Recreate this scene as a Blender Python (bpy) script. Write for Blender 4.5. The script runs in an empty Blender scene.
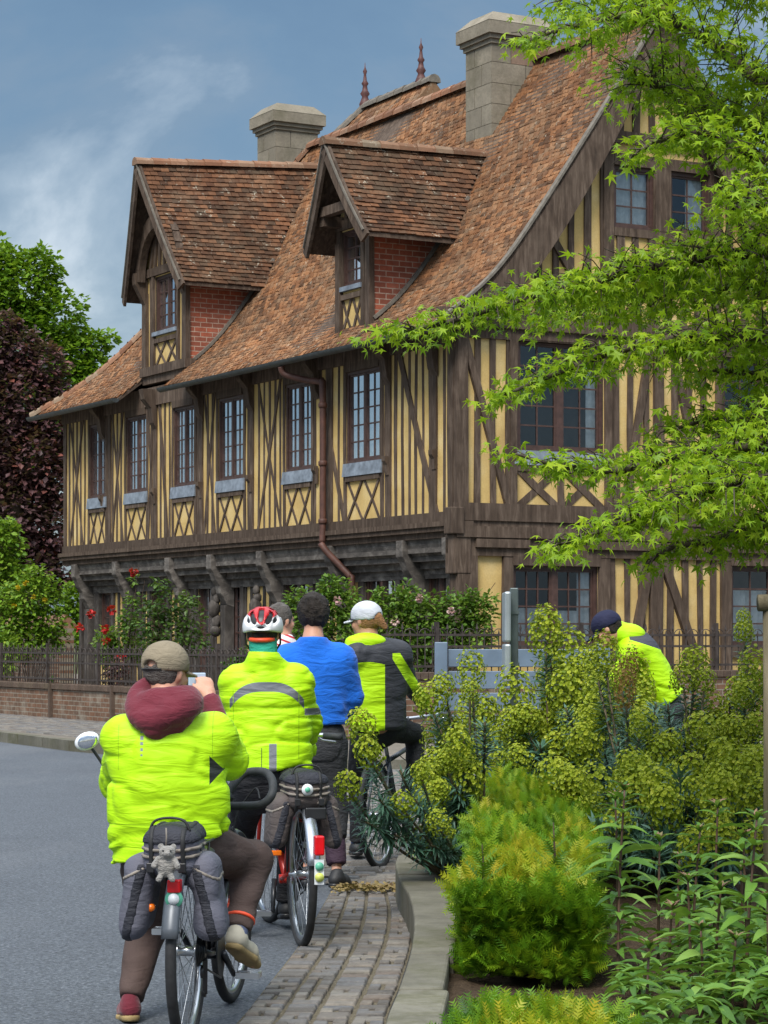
import bpy, math, random
import numpy as np
from mathutils import Vector, Matrix

SC = bpy.context.scene
COL = SC.collection
PI = math.pi
random.seed(7)
RNG = np.random.default_rng(7)

# ------------------------------------------------------------------ camera
F_PX, CX, HY, CAM_H = 2400.0, 384.0, 640.0, 1.4
cam_d = bpy.data.cameras.new("camera")
cam = bpy.data.objects.new("camera", cam_d)
COL.objects.link(cam)
cam.location = (0, 0, CAM_H)
cam.rotation_euler = (PI / 2, 0, 0)
cam_d.sensor_fit = 'AUTO'
cam_d.sensor_width = 36.0
cam_d.lens = F_PX / 1024.0 * 36.0
cam_d.shift_y = (HY - 512.0) / 1024.0
cam_d.clip_start = 0.1
cam_d.clip_end = 5000
SC.camera = cam

# ------------------------------------------------------------------ light and exposure
SUN_EL, SUN_AZ = math.radians(50), math.radians(197)     # azimuth clockwise from +Y: behind the camera, a little to the left
SUN_STRENGTH, SUN_ANGLE = 1.35, 22.0
SKY_STRENGTH, EXPOSURE = 0.10, 1.44
SC.view_settings.view_transform = 'Standard'
SC.view_settings.look = 'None'
SC.view_settings.gamma = 1
SC.view_settings.use_curve_mapping = False
SC.view_settings.exposure = EXPOSURE

def nlink(nt, a, b): nt.links.new(a, b)

world = bpy.data.worlds.new("World")
SC.world = world
world.use_nodes = True
wn = world.node_tree
wn.nodes.clear()
w_out = wn.nodes.new('ShaderNodeOutputWorld')
w_sky = wn.nodes.new('ShaderNodeTexSky')
w_sky.sky_type = 'NISHITA'
w_sky.sun_disc = False
w_sky.sun_elevation = SUN_EL
w_sky.sun_rotation = SUN_AZ
w_sky.air_density = 1.0
w_sky.dust_density = 1.5
w_bg = wn.nodes.new('ShaderNodeBackground'); w_bg.inputs[1].default_value = SKY_STRENGTH
nlink(wn, w_sky.outputs[0], w_bg.inputs[0])
# overcast cloud deck: two scales of noise over the view direction
w_tc = wn.nodes.new('ShaderNodeTexCoord')
w_map = wn.nodes.new('ShaderNodeMapping'); w_map.inputs['Scale'].default_value = (1, 1, 2.0)
w_map.inputs['Location'].default_value = (2.1, 0.7, 0.1)
nlink(wn, w_tc.outputs['Generated'], w_map.inputs[0])
w_n1 = wn.nodes.new('ShaderNodeTexNoise'); w_n1.inputs['Scale'].default_value = 5.5
w_n1.inputs['Detail'].default_value = 9; w_n1.inputs['Roughness'].default_value = .56
w_n1.inputs['Distortion'].default_value = .3
nlink(wn, w_map.outputs[0], w_n1.inputs['Vector'])
w_r1 = wn.nodes.new('ShaderNodeValToRGB')
cr = w_r1.color_ramp
cr.elements[0].position = .30; cr.elements[0].color = (.052, .108, .178, 1)
cr.elements[1].position = .72; cr.elements[1].color = (.58, .61, .63, 1)
e = cr.elements.new(.43); e.color = (.068, .130, .198, 1)
e = cr.elements.new(.52); e.color = (.098, .150, .205, 1)
e = cr.elements.new(.60); e.color = (.22, .27, .315, 1)
nlink(wn, w_n1.outputs['Fac'], w_r1.inputs[0])
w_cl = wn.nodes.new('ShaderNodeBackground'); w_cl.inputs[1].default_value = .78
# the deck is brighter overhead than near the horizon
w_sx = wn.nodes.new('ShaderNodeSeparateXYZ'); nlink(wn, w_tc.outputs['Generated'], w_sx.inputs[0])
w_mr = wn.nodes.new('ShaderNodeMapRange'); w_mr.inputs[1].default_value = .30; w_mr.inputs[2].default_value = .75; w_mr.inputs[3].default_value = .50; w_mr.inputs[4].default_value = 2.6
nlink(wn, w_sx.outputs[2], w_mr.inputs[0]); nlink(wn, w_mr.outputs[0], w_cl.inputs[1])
w_hz = wn.nodes.new('ShaderNodeMapRange'); w_hz.inputs[1].default_value = .30; w_hz.inputs[2].default_value = .75
nlink(wn, w_sx.outputs[2], w_hz.inputs[0])
w_wm = wn.nodes.new('ShaderNodeMix'); w_wm.data_type = 'RGBA'; nlink(wn, w_hz.outputs[0], w_wm.inputs[0]); nlink(wn, w_r1.outputs[0], w_wm.inputs[6]); w_wm.inputs[7].default_value = (.27, .29, .31, 1)
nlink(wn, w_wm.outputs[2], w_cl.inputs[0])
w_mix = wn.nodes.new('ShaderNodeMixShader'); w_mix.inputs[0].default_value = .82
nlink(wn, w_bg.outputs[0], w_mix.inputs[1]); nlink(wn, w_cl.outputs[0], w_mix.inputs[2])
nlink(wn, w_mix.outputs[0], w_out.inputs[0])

sun_d = bpy.data.lights.new("sun", 'SUN')
sun_d.energy = SUN_STRENGTH
sun_d.angle = math.radians(SUN_ANGLE)
sun_d.color = (1, .965, .90)
sun = bpy.data.objects.new("sun", sun_d)
COL.objects.link(sun)
_sd = Vector((math.sin(SUN_AZ) * math.cos(SUN_EL), math.cos(SUN_AZ) * math.cos(SUN_EL), math.sin(SUN_EL)))
sun.rotation_euler = _sd.to_track_quat('Z', 'Y').to_euler()
sun.location = _sd * 60

SC.cycles.use_denoising = True
SC.cycles.max_bounces = 6
SC.cycles.transparent_max_bounces = 12
SC.cycles.sample_clamp_indirect = 6

# ------------------------------------------------------------------ material helpers
class NT:
    """tiny wrapper to write shader nodes as expressions"""
    def __init__(s, name):
        s.m = bpy.data.materials.new(name); s.m.use_nodes = True
        s.t = s.m.node_tree; s.t.nodes.clear()
        s.out = s.t.nodes.new('ShaderNodeOutputMaterial')
        s.b = s.t.nodes.new('ShaderNodeBsdfPrincipled')
        s.t.links.new(s.b.outputs[0], s.out.inputs[0])
        s.tc = None
    def n(s, k): return s.t.nodes.new(k)
    def set(s, inp, v):
        if hasattr(v, 'links') or hasattr(v, 'is_linked'): s.t.links.new(v, inp)
        else:
            if isinstance(v, (tuple, list)) and len(v) == 3 and inp.type == 'RGBA': v = (*v, 1)
            inp.default_value = v
    def obj(s):
        if s.tc is None: s.tc = s.n('ShaderNodeTexCoord')
        return s.tc.outputs['Object']
    def attr(s, name='rnd'):
        a = s.n('ShaderNodeAttribute'); a.attribute_name = name; return a.outputs['Fac']
    def mapping(s, scale=(1, 1, 1), loc=(0, 0, 0), rot=(0, 0, 0), v=None):
        m = s.n('ShaderNodeMapping'); s.set(m.inputs[0], v or s.obj())
        m.inputs['Scale'].default_value = scale; m.inputs['Location'].default_value = loc; m.inputs['Rotation'].default_value = rot
        return m.outputs[0]
    def noise(s, scale, detail=4, rough=.55, v=None, dist=0):
        x = s.n('ShaderNodeTexNoise'); s.set(x.inputs['Vector'], v or s.obj())
        x.inputs['Scale'].default_value = scale; x.inputs['Detail'].default_value = detail
        x.inputs['Roughness'].default_value = rough; x.inputs['Distortion'].default_value = dist
        return x.outputs['Fac']
    def voro(s, scale, v=None, out='Color', feat='F1'):
        x = s.n('ShaderNodeTexVoronoi'); s.set(x.inputs['Vector'], v or s.obj()); x.inputs['Scale'].default_value = scale
        x.feature = feat
        return x.outputs[out]
    def ramp(s, f, stops, mode='LINEAR'):
        r = s.n('ShaderNodeValToRGB'); s.set(r.inputs[0], f); c = r.color_ramp; c.interpolation = mode
        while len(c.elements) > 1: c.elements.remove(c.elements[0])
        for i, (p, col) in enumerate(stops):
            if not isinstance(col, (tuple, list)): col = (col, col, col)
            e = c.elements[0] if i == 0 else c.elements.new(p)
            e.position = p; e.color = (*col[:3], 1)
        return r.outputs[0]
    def mix(s, f, a, b, mode='MIX'):
        x = s.n('ShaderNodeMix'); x.data_type = 'RGBA'; x.blend_type = mode
        s.set(x.inputs[0], f); s.set(x.inputs[6], a); s.set(x.inputs[7], b); return x.outputs[2]
    def math(s, op, a, b=0.0, c=None):
        x = s.n('ShaderNodeMath'); x.operation = op; s.set(x.inputs[0], a); s.set(x.inputs[1], b)
        if c is not None: s.set(x.inputs[2], c)
        return x.outputs[0]
    def xyz(s, v=None):
        x = s.n('ShaderNodeSeparateXYZ'); s.set(x.inputs[0], v or s.obj()); return x.outputs
    def band(s, v, lo, hi):
        return s.math('MULTIPLY', s.math('GREATER_THAN', v, lo), s.math('LESS_THAN', v, hi))
    def bump(s, h, strength=.3, dist=.02):
        b = s.n('ShaderNodeBump'); b.inputs['Strength'].default_value = strength; b.inputs['Distance'].default_value = dist
        s.set(b.inputs['Height'], h); s.t.links.new(b.outputs[0], s.b.inputs['Normal']); return b
    def done(s, color, rough=.8, metal=0, spec=None):
        s.set(s.b.inputs['Base Color'], color); s.set(s.b.inputs['Roughness'], rough); s.set(s.b.inputs['Metallic'], metal)
        if spec is not None: s.b.inputs['Specular IOR Level'].default_value = spec
        return s.m

def mat_plain(name, col, rough=.6, metal=0, var=.25, scale=12, bump=0.0, spec=None):
    m = NT(name)
    f = m.noise(scale, 4)
    c = m.mix(m.ramp(f, [(.3, 0), (.7, 1)]), tuple(x * (1 - var) for x in col), tuple(min(1, x * (1 + var)) for x in col))
    if bump: m.bump(m.noise(scale * 4, 3), bump, .01)
    return m.done(c, rough, metal, spec)

def mat_leaf(name, cols, trans=.35, rough=.5, spec=.3):
    """leaf: diffuse + translucency, colour varied leaf by leaf"""
    m = NT(name)
    n = len(cols)
    c = m.ramp(m.attr(), [(i / max(1, n - 1), cols[i]) for i in range(n)])
    c2 = m.mix(m.noise(1.3, 2), c, m.mix(.35, c, (.01, .03, .005)))
    m.done(c2, rough, 0, spec)
    tr = m.n('ShaderNodeBsdfTranslucent'); m.set(tr.inputs[0], m.mix(.25, c2, (.35, .45, .02)))
    mx = m.n('ShaderNodeMixShader'); mx.inputs[0].default_value = trans
    m.t.links.new(m.b.outputs[0], mx.inputs[1]); m.t.links.new(tr.outputs[0], mx.inputs[2])
    m.t.links.new(mx.outputs[0], m.out.inputs[0])
    return m.m

# ------------------------------------------------------------------ object helpers
def tag(o, label=None, cat=None, group=None, kind=None):
    if label: o['label'] = label
    if cat: o['category'] = cat
    if group: o['group'] = group
    if kind: o['kind'] = kind
    return o
def thing(name, label, cat, loc=(0, 0, 0), rz=0.0, group=None):
    o = bpy.data.objects.new(name, None); COL.objects.link(o)
    o.empty_display_size = .2
    o.location = loc; o.rotation_euler = (0, 0, rz)
    return tag(o, label, cat, group)
def link(name, me, parent=None, mats=(), loc=None):
    o = bpy.data.objects.new(name, me); COL.objects.link(o)
    if parent is not None: o.parent = parent
    if loc is not None: o.location = loc
    for m in (mats if isinstance(mats, (list, tuple)) else [mats]):
        me.materials.append(m)
    return o
def copy_tree(o, parent=None):
    c = o.copy(); COL.objects.link(c)
    if parent is not None: c.parent = parent
    for ch in list(o.children):
        copy_tree(ch, c)
    return c

def mesh_np(name, V, Fc, rnd=None, smooth=False, mi=None):
    """V (n,3); Fc (m,k) int array of equal sized faces"""
    me = bpy.data.meshes.new(name)
    V = np.asarray(V, dtype=np.float32); Fc = np.asarray(Fc, dtype=np.int32)
    m, k = Fc.shape
    me.vertices.add(len(V)); me.vertices.foreach_set('co', V.ravel())
    me.loops.add(m * k); me.loops.foreach_set('vertex_index', Fc.ravel())
    me.polygons.add(m)
    me.polygons.foreach_set('loop_start', np.arange(0, m * k, k, dtype=np.int32))
    if smooth: me.polygons.foreach_set('use_smooth', np.ones(m, dtype=bool))
    else: me.polygons.foreach_set('use_smooth', np.zeros(m, dtype=bool))
    if mi is not None: me.polygons.foreach_set('material_index', np.asarray(mi, dtype=np.int32))
    me.update(calc_edges=True)
    if rnd is not None:
        a = me.attributes.new('rnd', 'FLOAT', 'FACE'); a.data.foreach_set('value', np.asarray(rnd, dtype=np.float32))
    return me

class MB:
    def __init__(s): s.v = []; s.f = []; s.m = []; s.r = []; s.sm = []
    def add(s, vs, fs, mi=0, rnd=None, smooth=False):
        b = len(s.v); s.v += [tuple(x) for x in vs]
        if rnd is None: rnd = random.random()
        for f in fs:
            s.f.append([b + i for i in f]); s.m.append(mi); s.r.append(rnd); s.sm.append(smooth)
    def hexa(s, p, mi=0, rnd=None):
        """8 points: bottom ring 0-3, top ring 4-7"""
        s.add(p, [(3, 2, 1, 0), (4, 5, 6, 7), (0, 1, 5, 4), (1, 2, 6, 5), (2, 3, 7, 6), (3, 0, 4, 7)], mi, rnd)
    def box(s, x0, x1, y0, y1, z0, z1, mi=0, rnd=None):
        s.hexa([(x0, y0, z0), (x1, y0, z0), (x1, y1, z0), (x0, y1, z0), (x0, y0, z1), (x1, y0, z1), (x1, y1, z1), (x0, y1, z1)], mi, rnd)
    def bar(s, a, b, w, h, up=(0, 0, 1), mi=0, rnd=None, w2=None, h2=None):
        """box beam from a to b, width w across, height h along 'up'"""
        a = Vector(a); b = Vector(b); d = (b - a).normalized(); up = Vector(up)
        sd = d.cross(up)
        if sd.length < 1e-5: sd = d.cross(Vector((1, 0, .01)))
        sd.normalize(); u = sd.cross(d).normalized()
        w2 = w if w2 is None else w2; h2 = h if h2 is None else h2
        r = []
        for p, ww, hh in ((a, w, h), (b, w2, h2)):
            for i, j in ((-1, -1), (1, -1), (1, 1), (-1, 1)):
                r.append(p + sd * (i * ww / 2) + u * (j * hh / 2))
        s.hexa(r, mi, rnd)
    def tube(s, pts, rad, n=8, mi=0, closed=False, cap=True, rnd=None, flat=None):
        pts = [Vector(p) for p in pts]; L = len(pts)
        if not isinstance(rad, (list, tuple)): rad = [rad] * L
        vs = []; prev = None
        for i, p in enumerate(pts):
            if closed: d = pts[(i + 1) % L] - pts[i - 1]
            else: d = pts[min(i + 1, L - 1)] - pts[max(i - 1, 0)]
            if d.length < 1e-9: d = Vector((0, 0, 1))
            d.normalize()
            if prev is None:
                ref = Vector((0, 0, 1)) if abs(d.z) < .9 else Vector((1, 0, 0))
                a = d.cross(ref).normalized()
            else:
                a = (prev - d * prev.dot(d)); a = a.normalized() if a.length > 1e-6 else d.orthogonal().normalized()
            prev = a; b = d.cross(a)
            for k in range(n):
                t = 2 * PI * k / n
                vs.append(p + (a * math.cos(t) + b * math.sin(t) * (flat or 1)) * rad[i])
        fs = []
        for i in range(L if closed else L - 1):
            j = (i + 1) % L
            for k in range(n):
                k2 = (k + 1) % n
                fs.append((i * n + k, i * n + k2, j * n + k2, j * n + k))
        if cap and not closed:
            fs.append(tuple(reversed(range(n)))); fs.append(tuple((L - 1) * n + k for k in range(n)))
        s.add(vs, fs, mi, rnd, True)
    def lathe(s, prof, c=(0, 0, 0), n=16, mi=0, axis='z', rnd=None):
        vs = []; c = Vector(c)
        for r, h in prof:
            for k in range(n):
                t = 2 * PI * k / n
                if axis == 'z': q = Vector((r * math.cos(t), r * math.sin(t), h))
                elif axis == 'x': q = Vector((h, r * math.cos(t), r * math.sin(t)))
                else: q = Vector((r * math.sin(t), h, r * math.cos(t)))
                vs.append(c + q)
        fs = []
        for i in range(len(prof) - 1):
            for k in range(n):
                k2 = (k + 1) % n
                fs.append((i * n + k, i * n + k2, (i + 1) * n + k2, (i + 1) * n + k))
        fs.append(tuple(reversed(range(n)))); fs.append(tuple((len(prof) - 1) * n + k for k in range(n)))
        s.add(vs, fs, mi, rnd, True)
    def prism(s, poly, off, mi=0, rnd=None):
        """closed 3D polygon extruded by vector off"""
        n = len(poly); off = Vector(off)
        vs = [Vector(p) for p in poly] + [Vector(p) + off for p in poly]
        fs = [tuple(reversed(range(n))), tuple(range(n, 2 * n))] + [(i, (i + 1) % n, n + (i + 1) % n, n + i) for i in range(n)]
        s.add(vs, fs, mi, rnd)
    def ell(s, c, r, n=12, mi=0, R=None, rnd=None):
        vs = []; fs = []; c = Vector(c); m = max(5, n // 2)
        for i in range(m + 1):
            a = PI * i / m
            for k in range(n):
                t = 2 * PI * k / n
                q = Vector((r[0] * math.sin(a) * math.cos(t), r[1] * math.sin(a) * math.sin(t), -r[2] * math.cos(a)))
                vs.append(c + (R @ q if R is not None else q))
        for i in range(m):
            for k in range(n):
                k2 = (k + 1) % n
                fs.append((i * n + k, i * n + k2, (i + 1) * n + k2, (i + 1) * n + k))
        s.add(vs, fs, mi, rnd, True)
    def build(s, name, mats, parent=None, bevel=0, loc=None):
        me = bpy.data.meshes.new(name)
        me.from_pydata([tuple(v) for v in s.v], [], s.f)
        me.polygons.foreach_set('material_index', s.m)
        me.polygons.foreach_set('use_smooth', s.sm)
        a = me.attributes.new('rnd', 'FLOAT', 'FACE'); a.data.foreach_set('value', s.r)
        me.update()
        o = link(name, me, parent, mats, loc)
        if bevel:
            b = o.modifiers.new('bevel', 'BEVEL'); b.width = bevel; b.segments = 2; b.limit_method = 'ANGLE'
        return o

def W(px, py, Y):
    """a point of the photograph at depth Y (metres ahead of the camera)"""
    return Vector(((px - CX) / F_PX * Y, Y, CAM_H + (HY - py) / F_PX * Y))
def catmull(P, n):
    P = [Vector(p) for p in P]; out = []
    for i in range(len(P) - 1):
        p0 = P[max(i - 1, 0)]; p1 = P[i]; p2 = P[i + 1]; p3 = P[min(i + 2, len(P) - 1)]
        for k in range(n):
            t = k / n
            out.append(.5 * ((2 * p1) + (p2 - p0) * t + (2 * p0 - 5 * p1 + 4 * p2 - p3) * t * t + (3 * p1 - p0 - 3 * p2 + p3) * t ** 3))
    out.append(P[-1]); return out

# --- numpy value noise, signed distance bodies, surface nets
_LAT = RNG.random((64, 64, 64)).astype(np.float32) * 2 - 1
def vnoise(p):
    i = np.floor(p).astype(int); f = (p - i); f = f * f * (3 - 2 * f)
    r = 0
    for dx in (0, 1):
        for dy in (0, 1):
            for dz in (0, 1):
                w = (f[..., 0] if dx else 1 - f[..., 0]) * (f[..., 1] if dy else 1 - f[..., 1]) * (f[..., 2] if dz else 1 - f[..., 2])
                r = r + w * _LAT[(i[..., 0] + dx) & 63, (i[..., 1] + dy) & 63, (i[..., 2] + dz) & 63]
    return r
def sd_cap(p, a, b, r0, r1):
    a = np.array(a); b = np.array(b); ab = b - a
    t = np.clip(((p - a) @ ab) / max(ab @ ab, 1e-9), 0, 1)
    return np.linalg.norm(p - a - t[..., None] * ab, axis=-1) - (r0 + (r1 - r0) * t)
def sd_ecap(p, a, b, r0, r1, side, ratio):
    """capsule flattened: radius along 'side' r, across it r*ratio"""
    a = np.array(a); b = np.array(b); ax = (b - a) / max(np.linalg.norm(b - a), 1e-9)
    sd = np.array(side, dtype=float); sd = sd - ax * (sd @ ax); sd /= np.linalg.norm(sd)
    dp = np.cross(ax, sd); M = np.stack([sd, dp / ratio, ax])
    q = (p - a) @ M.T; l = np.linalg.norm(b - a)
    t = np.clip(q[..., 2] / l, 0, 1); q = q.copy(); q[..., 2] -= t * l
    return (np.linalg.norm(q, axis=-1) - (r0 + (r1 - r0) * t)) * (.5 + .5 * ratio)
def sd_ell(p, c, r, R=None):
    q = p - np.array(c)
    if R is not None: q = q @ np.array(R)
    r = np.array(r); k0 = np.linalg.norm(q / r, axis=-1); k1 = np.linalg.norm(q / (r * r), axis=-1)
    return k0 * (k0 - 1) / np.maximum(k1, 1e-6)
def smin(a, b, k):
    h = np.clip(.5 + .5 * (b - a) / k, 0, 1)
    return b + (a - b) * h - k * h * (1 - h)
def plane(p, o, n):
    n = np.array(n, dtype=float); n /= np.linalg.norm(n)
    return (p - np.array(o)) @ n
def nets(fn, lo, hi, h):
    lo = np.array(lo, dtype=float); hi = np.array(hi, dtype=float)
    N = np.maximum(3, np.ceil((hi - lo) / h).astype(int) + 1)
    g = np.stack(np.meshgrid(*[np.arange(n) for n in N], indexing='ij'), -1)
    D = fn(lo + g * h).astype(np.float32)
    D[0] = np.maximum(D[0], .01); D[-1] = np.maximum(D[-1], .01); D[:, 0] = np.maximum(D[:, 0], .01); D[:, -1] = np.maximum(D[:, -1], .01)
    D[:, :, 0] = np.maximum(D[:, :, 0], .01); D[:, :, -1] = np.maximum(D[:, :, -1], .01)
    s = D < 0
    nc = N - 1
    acc = np.zeros((*nc, 3), np.float32); cnt = np.zeros(nc, np.float32)
    cor = [(i, j, k) for i in (0, 1) for j in (0, 1) for k in (0, 1)]
    sl = lambda A, c: A[c[0]:c[0] + nc[0], c[1]:c[1] + nc[1], c[2]:c[2] + nc[2]]
    for a in cor:
        for ax in range(3):
            if a[ax]: continue
            b = list(a); b[ax] = 1
            da, db = sl(D, a), sl(D, b); x = (da < 0) != (db < 0)
            t = np.where(x, da / np.where(np.abs(da - db) < 1e-9, 1, da - db), 0)
            for q in range(3):
                acc[..., q] += np.where(x, a[q] + (t if q == ax else 0), 0)
            cnt += x
    act = cnt > 0
    idx = -np.ones(nc, int); idx[act] = np.arange(act.sum())
    ii = np.argwhere(act)
    V = lo + (ii + acc[act] / cnt[act][:, None]) * h
    Fs = []
    for ax in range(3):
        b, c = (ax + 1) % 3, (ax + 2) % 3
        S0 = np.take(s, range(0, N[ax] - 1), ax); S1 = np.take(s, range(1, N[ax]), ax)
        e = np.argwhere(S0 != S1)
        ok = (e[:, b] > 0) & (e[:, b] < N[b] - 1) & (e[:, c] > 0) & (e[:, c] < N[c] - 1)
        e = e[ok]
        if not len(e): continue
        ins = S0[tuple(e.T)]
        q = []
        for ob, oc in ((-1, -1), (0, -1), (0, 0), (-1, 0)):
            w = e.copy(); w[:, b] += ob; w[:, c] += oc; q.append(idx[tuple(w.T)])
        q = np.stack(q, 1)
        q[~ins] = q[~ins][:, ::-1]
        Fs.append(q)
    return V, np.concatenate(Fs)
def sdf_obj(name, fn, lo, hi, h, mats, parent=None):
    V, Fq = nets(fn, lo, hi, h)
    me = mesh_np(name, V, Fq, rnd=np.full(len(Fq), .5), smooth=True)
    return link(name, me, parent, mats)

def scatter(tv, tf, P, R, S):
    """copies of one template (tv verts, tf equal sized faces): positions P (n,3), rotations R (n,3,3), sizes S (n) -> V,F,rnd per face"""
    tv = np.asarray(tv, float); tf = np.asarray(tf, int); n = len(P)
    V = np.einsum('nij,vj->nvi', R * S[:, None, None], tv) + P[:, None, :]
    Fq = tf[None] + (np.arange(n) * len(tv))[:, None, None]
    return V.reshape(-1, 3), Fq.reshape(-1, tf.shape[1])
def rot_from(dirs, roll, up=(0, 0, 1)):
    """matrices whose local y is dirs, rolled about it"""
    d = dirs / np.maximum(np.linalg.norm(dirs, axis=1, keepdims=True), 1e-9)
    up = np.broadcast_to(np.array(up, float), d.shape)
    x = np.cross(d, up); bad = np.linalg.norm(x, axis=1) < 1e-3; x[bad] = (1, 0, 0)
    x /= np.linalg.norm(x, axis=1, keepdims=True); z = np.cross(x, d)
    c, s_ = np.cos(roll)[:, None], np.sin(roll)[:, None]
    x2 = x * c + z * s_; z2 = -x * s_ + z * c
    return np.stack([x2, d, z2], -1)
def rand_dirs(n):
    v = RNG.normal(size=(n, 3)); return v / np.linalg.norm(v, axis=1, keepdims=True)
# ================================================================== SETTING: materials
def m_plaster():
    m = NT('ochre_plaster')
    a = m.noise(2.2, 5); b = m.noise(38, 3)
    c = m.ramp(a, [(.25, (.47, .31, .11)), (.5, (.61, .43, .165)), (.75, (.70, .54, .27))])
    c = m.mix(m.ramp(b, [(.35, .22), (.6, 0)]), c, (.36, .24, .10))
    c = m.mix(m.ramp(m.noise(1.1, 6, .7, m.mapping((3, 3, .6))), [(.5, 0), (.75, .5)]), c, (.30, .22, .12))
    m.bump(m.noise(50, 4), .25, .01)
    return m.done(c, .9, 0, .2)
def m_timber(name, base, light, sc=(16, 16, 2.2)):
    m = NT(name)
    g = m.noise(1.0, 6, .65, m.mapping(sc), .4)
    c = m.ramp(g, [(.3, tuple(x * .5 for x in base)), (.5, base), (.72, light)])
    c = m.mix(m.ramp(m.noise(3, 3), [(.45, 0), (.7, .35)]), c, light)
    c = m.mix(m.math('MULTIPLY', m.attr(), .45), c, tuple(x * .55 for x in base))
    m.bump(g, .55, .02)
    return m.done(c, .85, 0, .25)
def m_tile(name, cols, lichen=.5, moss=.4):
    m = NT(name)
    c = m.ramp(m.attr(), [(i / (len(cols) - 1), x) for i, x in enumerate(cols)])
    big = m.noise(.55, 4, .6)
    c = m.mix(m.ramp(m.noise(1.4, 5, .7, m.mapping((1, 1, 1), (3, 7, 1))), [(.45, 0), (.70, .42)]), c, (.25, .19, .125))
    c = m.mix(m.ramp(big, [(.35, 0), (.7, moss)]), c, (.035, .026, .016))
    st = m.noise(1.0, 5, .6, m.mapping((.8, 7, .8)))
    c = m.mix(m.ramp(st, [(.5, 0), (.7, .5)]), c, tuple(x * .45 for x in cols[2]))
    l1 = m.ramp(m.noise(5.5, 6, .75), [(.56, 0), (.66, 1)])
    l2 = m.ramp(m.noise(26, 3, .6), [(.50, 0), (.60, 1)])
    c = m.mix(m.math('MULTIPLY', m.math('MULTIPLY', l1, l2), lichen), c, (.44, .40, .31))
    c = m.mix(m.ramp(m.noise(14, 4, .7), [(.5, 0), (.7, .5)]), c, tuple(x * .5 for x in cols[1]))
    m.bump(m.noise(60, 3), .3, .006)
    return m.done(c, .88, 0, .2)
def m_brick(name, sx=1.0, rot=(0, 0, 0), c1=(.26, .075, .04), c2=(.16, .055, .035), mortar=(.30, .22, .16), wall_axis='x', bw=.22, rh=.075, stain=.3):
    """bricks drawn in wall coordinates: (along wall, height)"""
    m = NT(name)
    x = m.xyz(); cmb = m.n('ShaderNodeCombineXYZ')
    m.set(cmb.inputs[0], x[0 if wall_axis == 'x' else 1]); m.set(cmb.inputs[1], x[2])
    b = m.n('ShaderNodeTexBrick'); m.set(b.inputs['Vector'], cmb.outputs[0])
    b.inputs['Scale'].default_value = 1; b.inputs['Mortar Size'].default_value = .008
    b.inputs['Brick Width'].default_value = bw; b.inputs['Row Height'].default_value = rh
    b.inputs['Color1'].default_value = (*c1, 1); b.inputs['Color2'].default_value = (*c2, 1); b.inputs['Mortar'].default_value = (*mortar, 1)
    b.inputs['Bias'].default_value = -.1
    c = m.mix(m.ramp(m.noise(9, 5, .7), [(.4, 0), (.7, .6)]), b.outputs[0], tuple(v * .45 for v in c1))
    c = m.mix(m.ramp(m.noise(2.3, 5, .7), [(.5, 0), (.72, stain)]), c, (.34, .31, .25))
    bp = m.bump(m.math('ADD', m.math('MULTIPLY', b.outputs[1], -1), m.math('MULTIPLY', m.noise(40, 3), .4)), .6, .012)
    return m.done(c, .9, 0, .2)
def m_stone(name, base, var=.35, moss=.3, blocks=None):
    m = NT(name)
    c = m.ramp(m.noise(3, 6, .65), [(.25, tuple(x * (1 - var) for x in base)), (.5, base), (.75, tuple(x * (1 + var) for x in base))])
    c = m.mix(m.ramp(m.noise(18, 4, .7), [(.45, 0), (.7, .45)]), c, tuple(x * .5 for x in base))
    c = m.mix(m.ramp(m.noise(1.7, 5, .7), [(.5, 0), (.7, moss)]), c, (.075, .075, .03))
    c = m.mix(m.math('MULTIPLY', m.attr(), .5), c, tuple(x * .6 for x in base))
    m.bump(m.noise(35, 5, .65), .5, .012)
    return m.done(c, .9, 0, .2)
def m_glass():
    m = NT('window_glass')
    m.t.nodes.remove(m.b)
    tr = m.n('ShaderNodeBsdfTransparent'); tr.inputs[0].default_value = (.78, .84, .86, 1)
    gl = m.n('ShaderNodeBsdfGlossy'); gl.inputs['Roughness'].default_value = .03; gl.inputs[0].default_value = (.9, .95, 1, 1)
    b = m.n('ShaderNodeBump'); b.inputs['Strength'].default_value = .06; b.inputs['Distance'].default_value = .02
    m.set(b.inputs['Height'], m.noise(3.5, 2)); m.t.links.new(b.outputs[0], gl.inputs['Normal'])
    fr = m.n('ShaderNodeFresnel'); fr.inputs[0].default_value = 1.55
    f = m.math('ADD', m.math('MULTIPLY', fr.outputs[0], .75), .06)
    mx = m.n('ShaderNodeMixShader'); m.set(mx.inputs[0], f)
    m.t.links.new(tr.outputs[0], mx.inputs[1]); m.t.links.new(gl.outputs[0], mx.inputs[2])
    m.t.links.new(mx.outputs[0], m.out.inputs[0]); return m.m

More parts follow.
